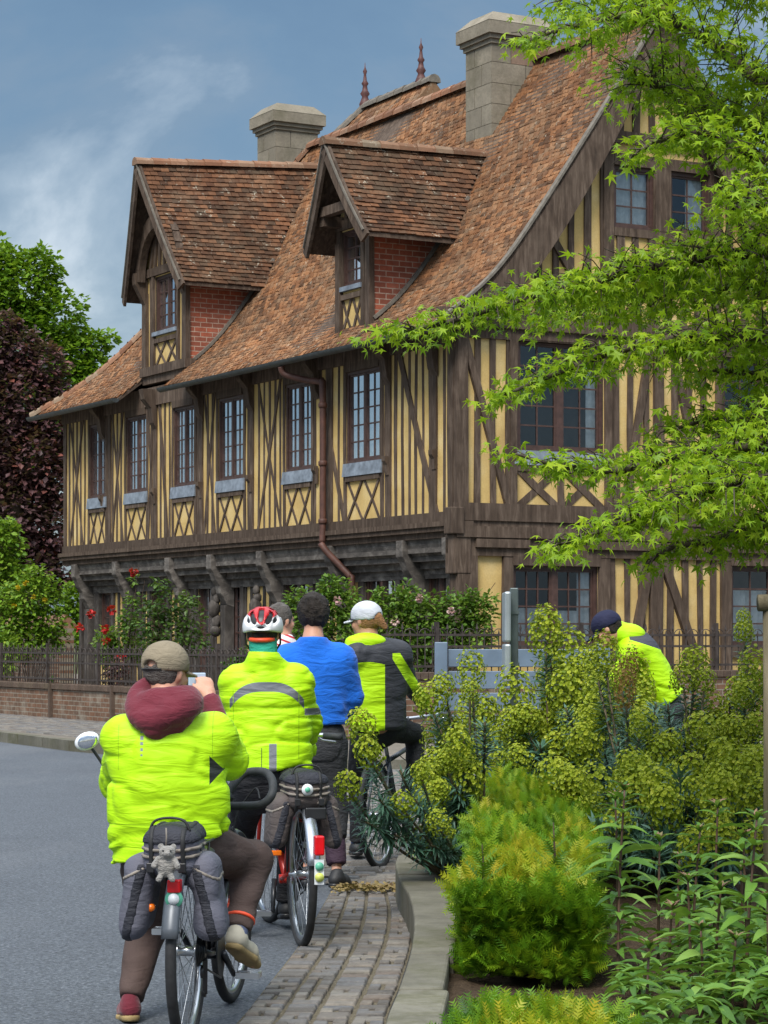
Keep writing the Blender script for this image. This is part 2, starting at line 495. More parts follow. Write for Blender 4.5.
M = {}
M['plaster'] = m_plaster()
M['timber'] = m_timber('timber_brown', (.088, .060, .043), (.19, .14, .105))
M['timber_grey'] = m_timber('timber_weathered', (.105, .092, .082), (.28, .25, .22), (5, 5, 9))
M['timber_black'] = m_timber('timber_tarred', (.062, .054, .048), (.16, .14, .125), (7, 7, 4))
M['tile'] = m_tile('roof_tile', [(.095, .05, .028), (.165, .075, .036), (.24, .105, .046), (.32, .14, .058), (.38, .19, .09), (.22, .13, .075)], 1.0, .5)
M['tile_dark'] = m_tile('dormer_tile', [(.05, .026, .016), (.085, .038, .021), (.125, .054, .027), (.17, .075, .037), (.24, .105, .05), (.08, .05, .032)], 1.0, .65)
M['ridge'] = m_tile('ridge_tile', [(.17, .085, .05), (.27, .125, .07), (.34, .18, .11), (.30, .24, .17)], 1.0, .5)
M['brick'] = m_brick('red_brick_cheek', c1=(.40, .115, .065), c2=(.22, .075, .048), mortar=(.46, .34, .26), stain=.15, bw=.23, rh=.085)
M['wallbrick'] = m_brick('old_brick_wall', c1=(.20, .105, .065), c2=(.13, .085, .06), mortar=(.27, .24, .19), wall_axis='y', stain=.7)
M['wallbrick_x'] = m_brick('old_brick_wall_side', c1=(.20, .105, .065), c2=(.13, .085, .06), mortar=(.27, .24, .19), wall_axis='x', stain=.7)
M['stone'] = m_stone('chimney_stone', (.27, .235, .18), .3, .5)
M['stone_pink'] = m_stone('chimney_brick_stone', (.27, .185, .135), .3, .35)
M['coping'] = m_stone('coping_stone', (.165, .155, .122), .4, .85)
M['glass'] = m_glass()
M['frame'] = mat_plain('window_frame_paint', (.072, .038, .030), .5, var=.3)
M['leadsill'] = mat_plain('lead_sill', (.19, .22, .26), .55, var=.35, scale=9, bump=.2)
M['curtain'] = mat_plain('white_curtain', (.60, .61, .62), .9, var=.15)
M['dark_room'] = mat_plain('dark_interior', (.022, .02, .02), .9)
M['gutter'] = mat_plain('zinc_gutter', (.055, .065, .068), .5, .3, var=.3)
M['rust'] = mat_plain('rust_red_pipe', (.095, .040, .028), .6, var=.4, scale=7)
M['terracotta'] = mat_plain('finial_terracotta', (.09, .03, .025), .6, var=.4)
M['mortar'] = mat_plain('mortar_fillet', (.15, .13, .105), .9, var=.3)

# ================================================================== TIMBER FRAMED HOUSE
# local axes of the house: x = u, from the long front into the house; y = t, along the long front; z up
HX, HYD = 1.006, 34.0
CU, SU = .874, .486
H_RZ = math.atan2(SU, CU)
def t_at(px, u=0.0):
    k = (px - CX) / F_PX
    return (HX + CU * u - k * (HYD + SU * u)) / (SU + CU * k)
def z_at(py, u, t): return CAM_H + (HY - py) * (HYD + SU * u + CU * t) / F_PX
def u_at(px, t=0.0):
    k = (px - CX) / F_PX
    return (k * (HYD + CU * t) - HX + SU * t) / (CU - SU * k)

house = thing('timber_framed_house', 'old half-timbered house with ochre plaster panels, brown tiled roof and two dormers', 'house', (HX, HYD, 0), H_RZ)
L_LONG = 15.0
RU = .36

def mp_long(u0=0.0):
    return lambda a, z, d=0.0: (u0 - d, a, z)
def mp_gable(t0=0.0):
    return lambda a, z, d=0.0: (a, t0 - d, z)
def plank(mb, M_, pts, d0, d1, mi=0):
    lo = [M_(a, z, d0) for a, z in pts]; hi = [M_(a, z, d1) for a, z in pts]
    mb.hexa([*lo, *hi], mi)
def stud(mb, M_, a, w, z0, z1, d0=-.02, d1=.03, jit=.012, mi=0):
    j = lambda: random.uniform(-jit, jit)
    zm = (z0 + z1) / 2; b = j() * 1.6
    w0, w1, w2 = [w * random.uniform(.85, 1.15) / 2 for _ in range(3)]
    j0, j1 = j(), j()
    d1 = d1 + random.uniform(-.004, .004)
    plank(mb, M_, [(a + j0 - w0, z0), (a + j0 + w0, z0), (a + b + w1, zm), (a + b - w1, zm)], d0, d1, mi)
    plank(mb, M_, [(a + b - w1, zm), (a + b + w1, zm), (a + j1 + w2, z1), (a + j1 - w2, z1)], d0, d1, mi)
def rail(mb, M_, a0, a1, z0, z1, d0=-.02, d1=.05, mi=0):
    plank(mb, M_, [(a0, z0), (a1, z0), (a1, z1), (a0, z1)], d0, d1, mi)
def brace(mb, M_, a0, z0, a1, z1, w, d0=-.02, d1=.038, mi=0):
    """leaning timber, cut level top and bottom; slightly bowed"""
    am, zm = (a0 + a1) / 2 + random.uniform(-.02, .02), (z0 + z1) / 2
    L = math.hypot(a1 - a0, z1 - z0); hw = w / 2 * L / max(.05, abs(z1 - z0))
    d1 += random.uniform(0, .006)
    for (p, q, r, s) in ((a0, z0, am, zm), (am, zm, a1, z1)):
        plank(mb, M_, [(p - hw, q), (p + hw, q), (r + hw, s), (r - hw, s)], d0, d1, mi)
def cross(mb, M_, a0, a1, z0, z1, w):
    brace(mb, M_, a0 + w / 2, z0, a1 - w / 2, z1, w, d1=.010)
    brace(mb, M_, a1 - w / 2, z0, a0 + w / 2, z1, w, d1=.018)
def wall_open(mb, M_, a0, a1, z0, z1, ops, mi=0, mdark=1, depth=.35, zt=None):
    """plaster face with real openings and a dark room box behind each"""
    As = sorted({a0, a1, *[o[0] for o in ops], *[o[1] for o in ops]}); Zs = sorted({z0, z1, *[o[2] for o in ops], *[o[3] for o in ops]})
    for i in range(len(As) - 1):
        for j in range(len(Zs) - 1):
            ca, cz = (As[i] + As[i + 1]) / 2, (Zs[j] + Zs[j + 1]) / 2
            if any(o[0] < ca < o[1] and o[2] < cz < o[3] for o in ops): continue
            q = [M_(As[i], Zs[j]), M_(As[i + 1], Zs[j]), M_(As[i + 1], Zs[j + 1]), M_(As[i], Zs[j + 1])]
            mb.add(q, [(0, 1, 2, 3)], mi)
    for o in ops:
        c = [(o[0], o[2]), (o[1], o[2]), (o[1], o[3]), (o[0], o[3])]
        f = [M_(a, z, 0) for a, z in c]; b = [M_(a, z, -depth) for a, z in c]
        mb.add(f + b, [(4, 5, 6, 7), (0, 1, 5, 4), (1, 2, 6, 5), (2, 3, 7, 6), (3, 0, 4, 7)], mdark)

def window(parent, M_, a0, a1, z0, z1, leaves=2, cols=2, rows=5, fw=.055, sill=None, curtain=(), name='window', one=False, mullion=.06, dd=-.03):
    """casement: outer frame, leaves, glazing bars; pane, sill and curtains are its sub-parts"""
    mb = MB()
    rail(mb, M_, a0, a1, z0, z0 + fw, dd - .06, dd + .012); rail(mb, M_, a0, a1, z1 - fw, z1, dd - .06, dd + .012)
    rail(mb, M_, a0, a0 + fw, z0 + fw, z1 - fw, dd - .06, dd + .012); rail(mb, M_, a1 - fw, a1, z0 + fw, z1 - fw, dd - .06, dd + .012)
    iw = (a1 - a0 - 2 * fw - mullion * (leaves - 1)) / leaves
    for l in range(leaves):
        b0 = a0 + fw + l * (iw + mullion); b1 = b0 + iw
        if l < leaves - 1: rail(mb, M_, b1, b1 + mullion, z0 + fw, z1 - fw, dd - .055, dd - .005)
        s = .03
        rail(mb, M_, b0, b0 + s, z0 + fw, z1 - fw, dd - .05, dd - .012); rail(mb, M_, b1 - s, b1, z0 + fw, z1 - fw, dd - .05, dd - .012)
        rail(mb, M_, b0 + s, b1 - s, z0 + fw, z0 + fw + s, dd - .05, dd - .012); rail(mb, M_, b0 + s, b1 - s, z1 - fw - s, z1 - fw, dd - .05, dd - .012)
        g0, g1, h0, h1 = b0 + s, b1 - s, z0 + fw + s, z1 - fw - s
        for i in range(1, cols): x = g0 + (g1 - g0) * i / cols; rail(mb, M_, x - .011, x + .011, h0, h1, dd - .033, dd - .022)
        for i in range(1, rows): x = h0 + (h1 - h0) * i / rows; rail(mb, M_, g0, g1, x - .011, x + .011, dd - .033, dd - .0225)
    glass = MB(); q = [M_(a, z, dd - .035) for a, z in ((a0 + fw, z0 + fw), (a1 - fw, z0 + fw), (a1 - fw, z1 - fw), (a0 + fw, z1 - fw))]
    cu = MB()
    for c0, c1, e0, e1 in curtain:
        n = max(6, int((c1 - c0) * (a1 - a0) / .03)); vs = []
        for i in range(n + 1):
            a = a0 + (a1 - a0) * (c0 + (c1 - c0) * i / n); d = dd - .075 - .012 * math.sin(i * 1.7) - .006 * math.sin(i * .6)
            vs += [M_(a, z0 + (z1 - z0) * e0, d), M_(a, z0 + (z1 - z0) * e1, d)]
        cu.add(vs, [(2 * i, 2 * i + 2, 2 * i + 3, 2 * i + 1) for i in range(n)], smooth=True)
    if one:
        mb.add(q, [(0, 1, 2, 3)], 1)
        if curtain: mb.add(cu.v, [tuple(f) for f in cu.f], 2, smooth=True)
        if sill: rail(mb, M_, a0 - .04, a1 + .04, sill[0], sill[1], -.02, .07, 3)
        return mb.build(name, [M['frame'], M['glass'], M['curtain'], M['leadsill']], parent)
    w = mb.build(name, M['frame'], parent)
    glass.add(q, [(0, 1, 2, 3)]); glass.build('pane', M['glass'], w)
    if curtain: cu.build('curtain', M['curtain'], w)
    if sill:
        s = MB(); pts = [(a0 - .07, sill[0]), (a1 + .07, sill[0]), (a1 + .07, sill[1]), (a0 - .07, sill[1])]
        s.hexa([M_(*pts[0], -.02), M_(*pts[1], -.02), M_(*pts[1], .055), M_(*pts[0], .055), M_(*pts[3], -.02), M_(*pts[2], -.02), M_(*pts[2], .035), M_(*pts[3], .035)])
        s.build('sill', M['leadsill'], w)
    return w

# ---- roof profile (u -> z) and helpers
_PU = np.array([-.52, -.277, .2, .629, 1.219, 1.99, 2.604, 3.4])
_PZ = np.array([5.80, 6.00, 6.32, 6.72, 7.53, 8.63, 9.52, 10.7])
_pc = np.polyfit(_PU, _PZ, 4)
def roof_z(u): return float(np.interp(u, _uu, _zz))
_uu = np.linspace(-.52, 3.4, 80); _zz = np.interp(_uu, _PU, _PZ)
for _ in range(60): _zz[1:-1] = (_zz[:-2] + 2 * _zz[1:-1] + _zz[2:]) / 4
_arc = np.concatenate([[0], np.cumsum(np.hypot(np.diff(_uu), np.diff(_zz)))])
S_MAX = float(_arc[-1])
def roof_us(s): return float(np.interp(s, _arc, _uu)), float(np.interp(s, _arc, _zz))
T_EAVE_L, T_RIDGE_L, T_FRONT = 15.4, 11.0, -.32
def hip_t(u): return T_EAVE_L - (u + .52) * (T_EAVE_L - T_RIDGE_L) / 3.92
def sag(a, s): return .022 * math.sin(a * .9 + 1) * math.sin(s * .7) + .015 * math.sin(a * 2.3 + s)

D1 = dict(t=10.05, hw=1.27, ez=7.62, rz=9.86, rz_back=10.12, u_low=-.30, u_apex=-.58, f0=9.08, f1=10.98, fz=6.32)
D2 = dict(t=2.88, hw=.96, ez=7.45, rz=8.92, rz_back=9.0, u_low=-.42, u_apex=-.58, f0=2.40, f1=3.50, fz=6.12)

def tiles(mb, surf, s_max, arange, skip=None, ex=.092, w=.150, mi=0, th=.016):
    n = int(s_max / ex)
    for i in range(n + 1):
        s = i * ex
        a0, a1 = arange(s)
        if a1 - a0 < .04: continue
        off = (i % 2) * w / 2; k0 = int(math.floor((a0 - off) / w))
        rowlift = random.uniform(0, .004)
        k = k0
        while k * w + off < a1:
            b0 = max(a0, k * w + off) + random.uniform(.0, .006); b1 = min(a1, (k + 1) * w + off) - random.uniform(.0, .006)
            k += 1
            if b1 - b0 < .02: continue
            bm = (b0 + b1) / 2
            if skip and skip(bm, s): continue
            e = min(s + ex * 1.5, s_max + .03)
            so = s - random.uniform(0, .014)
            p00, p10, p11, p01 = [Vector(surf(x, y)) for x, y in ((b0, so), (b1, so), (b1, e), (b0, e))]
            nrm = (p10 - p00).cross(p01 - p00).normalized()
            l0 = .026 + rowlift + random.uniform(0, .010); l1 = .003; tw = random.uniform(-.006, .006)
            q = [p00 + nrm * (l0 + tw), p10 + nrm * (l0 - tw), p11 + nrm * l1, p01 + nrm * l1]
            lo = [p00 + nrm * (l0 + tw - th - .006), p10 + nrm * (l0 - tw - th - .006)]
            mb.add(q + lo, [(0, 1, 2, 3), (4, 5, 1, 0), (4, 0, 3), (5, 2, 1)], mi, random.random())
def half_round(mb, a, b, r, n=7, mi=0, seg=.33):
    """overlapping half-round ridge or hip tiles from a to b"""
    a = Vector(a); b = Vector(b); L = (b - a).length; d = (b - a) / L; m = max(1, round(L / seg))
    side = d.cross(Vector((0, 0, 1))).normalized(); up = side.cross(d)
    for i in range(m):
        p = a + d * (L * i / m - .02); q = a + d * (L * (i + 1) / m + .01)
        vs = []
        jx = random.uniform(-.01, .01)
        for c, rr in ((p, r * 1.08), (q, r * .95)):
            for k in range(n):
                t = PI * (k / (n - 1)) * 1.1 - .05 * PI
                vs.append(c + side * (rr * math.cos(t) + jx) + up * (rr * math.sin(t) - r * .35))
        mb.add(vs, [(k, k + 1, n + k + 1, n + k) for k in range(n - 1)] + [tuple(range(n))], mi, random.random(), False)

# ---- main roof
def main_surf(a, s):
    u, z = roof_us(s); return (u, a, z + sag(a, s))
def in_dormer1_gap(a, s): return D1['f0'] - .05 < a < D1['f1'] + .05 and roof_us(s)[0] < .05
mb = MB()
def deck(u0, u1, f, th=.06):
    n = 24; vs = []
    for i in range(n + 1):
        u = u0 + (u1 - u0) * i / n; lo, hi = f(u); z = roof_z(u) - .035
        vs += [(u, lo, z), (u, hi, z), (u, lo, z - th), (u, hi, z - th)]
    fs = []
    for i in range(n):
        b = 4 * i; c = b + 4
        fs += [(b, b + 1, c + 1, c), (b + 2, c + 2, c + 3, b + 3), (b, c, c + 2, b + 2), (b + 1, b + 3, c + 3, c + 1)]
    fs += [(0, 2, 3, 1)]
    return vs, fs
for f in (lambda u: (T_FRONT, hip_t(u)),):
    vs, fs = deck(.06, 3.4, f); mb.add(vs, fs, 0)
    vs, fs = deck(-.52, .06, lambda u: (T_FRONT, D1['f0'] - .06)); mb.add(vs, fs, 0)
    vs, fs = deck(-.52, .06, lambda u: (D1['f1'] + .06, hip_t(u))); mb.add(vs, fs, 0)
# far slope and left hip as boarded decks
mb.add([(3.4, T_FRONT, 10.66), (3.4, T_RIDGE_L, 10.66), (7.4, 15.4, 5.75), (7.4, T_FRONT, 5.75)], [(0, 1, 2, 3)], 0)
vs = []
for i in range(17):
    u = -.52 + 3.92 * i / 16; vs += [(u + .02, hip_t(u) - .01, roof_z(u) - .05), (6.8 - u, hip_t(u) - .01, roof_z(u) - .05)]
mb.add(vs, [(2 * i, 2 * i + 1, 2 * i + 3, 2 * i + 2) for i in range(16)], 0)
roof = mb.build('roof', M['timber'], house)
mb = MB()
tiles(mb, main_surf, S_MAX, lambda s: (T_FRONT, hip_t(roof_us(s)[0])), in_dormer1_gap)
o_tiles = mb.build('roof_tiles', M['tile'], roof)
mb = MB()
def back_surf(a, s):
    f = s / 6.3; return (7.4 - 4.0 * f, -a, 5.75 + 4.93 * f)
tiles(mb, back_surf, 6.3, lambda s: (-15.2 + 4.3 * s / 6.3, .32), None, .21, .3)
def hip_surf(a, s):
    u, z = roof_us(s); f = (u + .52) / 3.92
    return (3.4 + a, T_EAVE_L + .02 - f * (T_EAVE_L - T_RIDGE_L), z)
tiles(mb, hip_surf, S_MAX, lambda s: (-(3.4 - roof_us(s)[0]), (3.4 - roof_us(s)[0])), None, .15, .2)
mb.build('roof_tiles', M['tile'], roof)
mb = MB()
half_round(mb, (3.4, T_FRONT, 10.70), (3.4, T_RIDGE_L, 10.72), .13)
for i in range(12):
    ua, ub = -.5 + 3.9 * i / 12, -.5 + 3.9 * (i + 1) / 12
    half_round(mb, (ua, hip_t(ua), roof_z(ua)), (ub, hip_t(ub), roof_z(ub)), .11)
mb.build('ridge_tiles', M['ridge'], roof)

# ---- gable: bargeboards
def barge(sign):
    mb = MB(); n = 26; out = []; inn = []
    for i in range(n + 1):
        u = -.50 + (3.4 + .50) * i / n; z = roof_z(u) - .03
        du = .02; sl = (roof_z(min(u + du, 3.4)) - roof_z(max(u - du, -.52))) / (min(u + du, 3.4) - max(u - du, -.52))
        nx, nz = sl / math.hypot(1, sl), -1 / math.hypot(1, sl)
        w = .30 + .16 * math.sin(PI * min(1, i / n * 1.15)) if i > 3 else .10 + .05 * i
        out.append((u, z)); inn.append((u + nx * w, z + nz * w))
    mir = (lambda u: u) if sign > 0 else (lambda u: 6.8 - u)
    for i in range(n):
        q = [out[i], out[i + 1], inn[i + 1], inn[i]]
        lo = [(mir(u), T_FRONT + .10, z) for u, z in q]; hi = [(mir(u), T_FRONT + .0, z) for u, z in q]
        mb.hexa(lo + hi, 0, .3)
    # verge mortar and thin edge of tile
    for i in range(n):
        a, b = out[i], out[i + 1]
        mb.bar((mir(a[0]), T_FRONT + .03, a[1] + .045), (mir(b[0]), T_FRONT + .03, b[1] + .045), .10, .035, mi=1)
    return mb.build('bargeboard', [M['timber'], M['mortar']], house)
barge(1); barge(-1)

# ---- upper storey, long front
ZB, ZT = 3.09, 5.95
ML = mp_long(0.0); MG = mp_gable(0.0)
WIN_L = []
for (p0, p1) in ((90, 106), (127, 147), (174, 195), (219, 244), (286, 312), (347, 381)):
    ta, tb = t_at(p1), t_at(p0)
    WIN_L.append((ta, tb))
mb = MB()
wall_open(mb, ML, 0, L_LONG, ZB, ZT, [(a, b, 4.10, 5.50) for a, b in WIN_L])
# gable wall below and above the eaves
GW = 6.9
WG1 = (u_at(517), u_at(603), z_at(452, u_at(560), 0), z_at(342, u_at(560), 0))
WG2 = (u_at(613), u_at(709), z_at(232, u_at(660), 0), z_at(170, u_at(660), 0))
WG3 = (u_at(513), u_at(598), 1.30, z_at(566, u_at(555), 0))
WG4 = (u_at(731), u_at(775), 1.30, z_at(566, u_at(748), 0))
WG5 = (u_at(722), u_at(762), WG1[2] + .25, WG1[3] - .05)
wall_open(mb, MG, 0, GW, 3.33, 6.0, [WG1, WG5])
wall_open(mb, mp_gable(0.02), 0, GW, .1, 2.62, [WG3, WG4])
# gable triangle as strips under the roof line, with the attic window open
def gtop(u): uu = u if u <= 3.4 else 6.8 - u; return roof_z(max(uu, -.5)) - .12
us = sorted({0, GW, WG2[0], WG2[1], *np.linspace(0, GW, 40)})
for i in range(len(us) - 1):
    a, b = us[i], us[i + 1]; c = (a + b) / 2
    segs = [(6.0, None)] if not (WG2[0] < c < WG2[1]) else [(6.0, WG2[2]), (WG2[3], None)]
    for lo, hi in segs:
        za, zb = (gtop(a), gtop(b)) if hi is None else (hi, hi)
        mb.add([MG(a, lo), MG(b, lo), MG(b, zb), MG(a, za)], [(0, 1, 2, 3)], 0)
c = [(WG2[0], WG2[2]), (WG2[1], WG2[2]), (WG2[1], WG2[3]), (WG2[0], WG2[3])]
f_ = [MG(a, z, 0) for a, z in c]; b_ = [MG(a, z, -.35) for a, z in c]
mb.add(f_ + b_, [(4, 5, 6, 7), (0, 1, 5, 4), (1, 2, 6, 5), (2, 3, 7, 6), (3, 0, 4, 7)], 1)
# far end and rear walls
mb.add([(0, L_LONG, 3.0), (GW, L_LONG, 3.0), (GW, L_LONG, 5.9), (0, L_LONG, 5.9)], [(0, 1, 2, 3)], 0)
mb.add([(RU, L_LONG, .1), (GW, L_LONG, .1), (GW, L_LONG, 3.0), (RU, L_LONG, 3.0)], [(0, 1, 2, 3)], 0)
mb.add([(GW, 0, .1), (GW, L_LONG, .1), (GW, L_LONG, 5.9), (GW, 0, 5.9)], [(0, 1, 2, 3)], 0)
# recessed ground floor of the long front

MR = mp_long(RU)
LOW = []   # (t0,t1,z0,z1) openings
for p0, p1, lo, hi in ((84, 96, 1.1, 2.35), (101, 113, 1.1, 2.35), (128, 140, 1.1, 2.35), (152, 168, 1.1, 2.35), (199, 213, .2, 2.42), (231, 243, .9, 2.42), (286, 312, 1.0, 2.42), (366, 398, 1.0, 2.42), (428, 450, 1.0, 2.42)):
    LOW.append((t_at(p1, RU), t_at(p0, RU), lo, hi))
wall_open(mb, MR, -.0, L_LONG, .1, 2.75, LOW)
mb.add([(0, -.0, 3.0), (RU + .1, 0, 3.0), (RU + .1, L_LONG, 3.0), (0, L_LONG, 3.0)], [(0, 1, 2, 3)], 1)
mb.build('wall', [M['plaster'], M['dark_room']], house)

for i, (a, b) in enumerate(WIN_L):
    window(house, ML, a, b, 4.10, 5.50, 2, 2, 5, sill=(3.90, 4.10), dd=-.015, mullion=.05, fw=.045, curtain=((.02, .98, .02, .98),) if i % 2 else ((.02, .46, .02, .98), (.58, .98, .02, .98)))
window(house, MG, *WG1, 2, 2, 5, sill=(WG1[2] - .21, WG1[2]), curtain=((.84, .97, .05, .9),), mullion=.10)
window(house, MG, *WG5, 1, 2, 4, sill=(WG5[2] - .2, WG5[2]))
um = (WG2[0] + WG2[1]) / 2
window(house, MG, WG2[0], um - .14, WG2[2], WG2[3], 1, 2, 3, curtain=((.08, .95, .02, .98),))
window(house, MG, um + .14, WG2[1], WG2[2], WG2[3], 1, 2, 3, curtain=((.5, .95, .02, .98),))
window(house, mp_gable(0.02), *WG3, 2, 3, 4, curtain=((.80, .97, .03, .98), (.05, .45, .05, .48), (.5, .8, .05, .45)), mullion=.09)
window(house, mp_gable(0.02), *WG4, 1, 2, 4, curtain=((.05, .95, .05, .7),))
for i, (a, b, z0, z1) in enumerate(LOW):
    window(house, MR, a, b, z0, z1, 1 if b - a < .6 else 2, 2, 5, curtain=((.25, .75, .05, .8),) if i in (4, 5) else ())

# timber of the long front
mb = MB()
posts = [t_at(p) for p in (455, 435, 389, 331, 252, 202, 156, 110, 66)]
rail(mb, ML, -.03, L_LONG, 5.62, 5.95, -.02, .05)                # wall plate
rail(mb, ML, -.03, L_LONG, ZB, ZB + .14, -.02, .04)              # sole plate
for p in posts:
    stud(mb, ML, p if p > .1 else .09, .15, ZB + .14, 5.62, -.02, .03, .008)
def free(a, z0, z1):
    for (x, y) in WIN_L:
        if x - .05 < a < y + .05: return 'win'
    for p in posts:
        if abs(a - p) < .11: return 'post'
    return None
a = .30
while a < L_LONG - .1:
    f = free(a, 0, 0)
    if f is None: stud(mb, ML, a, random.uniform(.06, .085), ZB + .14, 5.62, d1=.008)
    a += .20
for (x, y) in WIN_L:
    stud(mb, ML, x - .04, .08, ZB + .14, 5.62, d1=.02); stud(mb, ML, y + .04, .08, ZB + .14, 5.62, d1=.02)
    rail(mb, ML, x, y, 5.50, 5.62, -.02, .05); rail(mb, ML, x, y, 3.82, 3.895, -.02, .04)
    m = (x + y) / 2
    cross(mb, ML, x + .02, m - .01, ZB + .14, 3.82, .045); cross(mb, ML, m + .01, y - .02, ZB + .14, 3.82, .045)
    
# tall saltires and leaning braces between the windows
for p0, p1 in ((70, 84), (112, 124), (148, 154), (258, 282), (204, 216)):
    x, y = t_at(p1), t_at(p0)
    cross(mb, ML, x, y, ZB + .14, 5.62, .06)
brace(mb, ML, t_at(437), ZB + .14, t_at(400), 5.62, .12, d1=.022)
brace(mb, ML, t_at(345), ZB + .14, t_at(318), 5.62, .09, d1=.022)
brace(mb, ML, t_at(168), ZB + .14, t_at(160), 5.62, .08, d1=.022)
# moulded jetty bressummer
for k, (z0, z1, d) in enumerate(((3.02, 3.09, .12), (2.95, 3.02, .09), (2.86, 2.95, .03))):
    rail(mb, ML, -.10, L_LONG + .02, z0, z1, -.25, d)
mb.build('timber_frame', M['timber'], house)

# coved jetty between brackets, weathered grey
bt = [t_at(p) for p in (449, 403, 331, 262, 212, 170, 117, 76)]
mb = MB()
edges = bt
for i in range(len(edges) - 1):
    a, b = edges[i] + .10, edges[i + 1] - .10
    n = 7; prof = []
    for k in range(n + 1):
        t = k / n * PI / 2
        prof.append((.02 + .30 * (1 - math.cos(t)), 2.86 - .34 * math.sin(t)))
    vs = []
    for (u, z) in prof: vs += [(u, a, z), (u, b, z)]
    mb.add(vs, [(2 * k, 2 * k + 2, 2 * k + 3, 2 * k + 1) for k in range(n)], 0, .2)
    for k, f in ((2, .03), (4, .03)):
        u, z = prof[k]; mb.box(u - f, u + .04, a, b, z - .05, z + .02)
    # arched lower edge
    rail(mb, mp_long(.28), a, b, 2.44, 2.58, -.05, .05)
    rail(mb, mp_long(.32), a, b, 2.36, 2.44, -.05, .02)
    # lintel over the openings
    rail(mb, mp_long(.34), a, b, 2.30, 2.36, -.05, .03)
mb.build('jetty_cove', M['timber_grey'], house)
for t in bt:
    mb = MB()
    hw = .10
    pr = [(-.07, 2.86), (-.07, 2.62), (-.02, 2.55), (.03, 2.42), (.10, 2.32), (.12, 2.20), (.18, 2.12), (.24, 2.0), (.38, 1.96), (.38, 2.86)]
    mb.prism([(u, t - hw, z) for u, z in pr], (0, 2 * hw, 0))
    mb.build('jetty_bracket', M['timber_grey'], house, bevel=.012)
    mb = MB(); mb.box(.20, .38, t - hw + .01, t + hw - .01, .1, 1.995); mb.build('ground_post', M['timber_black'], house, bevel=.012)
# carved figures on the posts
for p in (456, 258, 217):
    t = t_at(p, .2); mb = MB()
    z = 1.45
    for r, h, dx in ((.10, .10, 0), (.085, .14, .02), (.11, .17, -.02), (.075, .10, .01), (.065, .09, -.01)):
        mb.ell((.17 + dx, t + random.uniform(-.02, .02), z + h), (r, r * 1.05, h), 10); z += h * 1.35
    mb.build('carved_figure', M['timber_black'], house)
# console brackets under the eaves
for p in (436, 389, 318, 252, 202, 156, 104):
    t = t_at(p); mb = MB()
    mb.prism([(u, t - .09, z) for u, z in [(-.02, 5.9), (-.30, 5.9), (-.27, 5.72), (-.13, 5.56), (-.09, 5.30), (-.02, 5.18)]], (0, .18, 0))
    mb.build('eaves_console', M['timber'], house)
    mb = MB(); mb.prism([(u, t - .05, z) for u, z in [(-.02, 4.13), (-.10, 4.13), (-.10, 4.06), (-.06, 4.0), (-.045, 3.85), (-.02, 3.85)]], (0, .10, 0)); mb.build('post_moulding', M['timber'], house)
# ground floor timbering
mb = MB()
a = .1
while a < L_LONG:
    if not any(x - .09 < a < y + .09 for x, y, _, _ in LOW) and not any(abs(a - t) < .16 for t in bt):
        stud(mb, MR, a, .10, .1, 2.32, d1=.02)
    a += .24
for x, y, z0, z1 in LOW:
    stud(mb, MR, x - .06, .12, .1, 2.32, d1=.05); stud(mb, MR, y + .06, .12, .1, 2.32, d1=.05)
    if z0 > .5: rail(mb, MR, x, y, z0 - .12, z0, -.02, .05)
rail(mb, MR, 0, L_LONG, .1, .5, -.02, .07)
mb.build('timber_frame', M['timber_black'], house)

# timber of the gable
mb = MB()
stud(mb, MG, .085, .17, 3.33, 5.98, -.02, .075, .004)
rail(mb, MG, -.02, GW, 3.10, 3.35, -.02, .08)
rail(mb, MG, -.02, GW, 3.02, 3.10, -.02, .05)
rail(mb, MG, -.02, GW, 2.86, 3.02, -.02, .10)
rail(mb, MG, .0, GW, 2.60, 2.86, -.02, .05)
for x, y in ((.30, 1.2), (2.2, 3.7), (4.3, 6.2)):
    rail(mb, MG, x, y, 2.72, 2.84, .05, .10)
rail(mb, MG, -.3, GW + .3, 5.86, 6.10, -.02, .10)
rail(mb, MG, .0, GW, 5.70, 5.86, -.02, .05)
def gfill(M_, x0, x1, z0, z1, step=.265, w=.105, ops=()):
    a = x0
    while a < x1:
        if not any(p - .10 < a < q + .10 for p, q in ops): stud(mb, M_, a, w * random.uniform(.85, 1.1), z0, z1, d1=.03)
        a += step
gfill(MG, .36, GW, 3.35, 5.70, ops=[(WG1[0], WG1[1]), (WG5[0], WG5[1])])
for wq in (WG1, WG5):
    for x in (wq[0] - .08, wq[1] + .08): stud(mb, MG, x, .12, 3.35, 5.70, d1=.05, jit=.004)
    rail(mb, MG, wq[0], wq[1], wq[3], min(5.70, wq[3] + .16), -.02, .05)
    rail(mb, MG, wq[0] - .02, wq[1] + .02, wq[2] - .30, wq[2] - .21, -.02, .04)
m = (WG1[0] + WG1[1]) / 2
cross(mb, MG, WG1[0], m - .04, 3.35, WG1[2] - .30, .11); cross(mb, MG, m + .04, WG1[1], 3.35, WG1[2] - .30, .11)
stud(mb, MG, m, .10, 3.35, WG1[2] - .30)
brace(mb, MG, u_at(507), 3.35, u_at(463), 5.70, .11, d1=.06)
brace(mb, MG, u_at(623), 3.35, u_at(648), 5.70, .11, d1=.06)
brace(mb, MG, u_at(702), 3.35, u_at(672), 5.70, .11, d1=.06)
stud(mb, MG, u_at(657), .15, 3.35, 5.70, d1=.055)
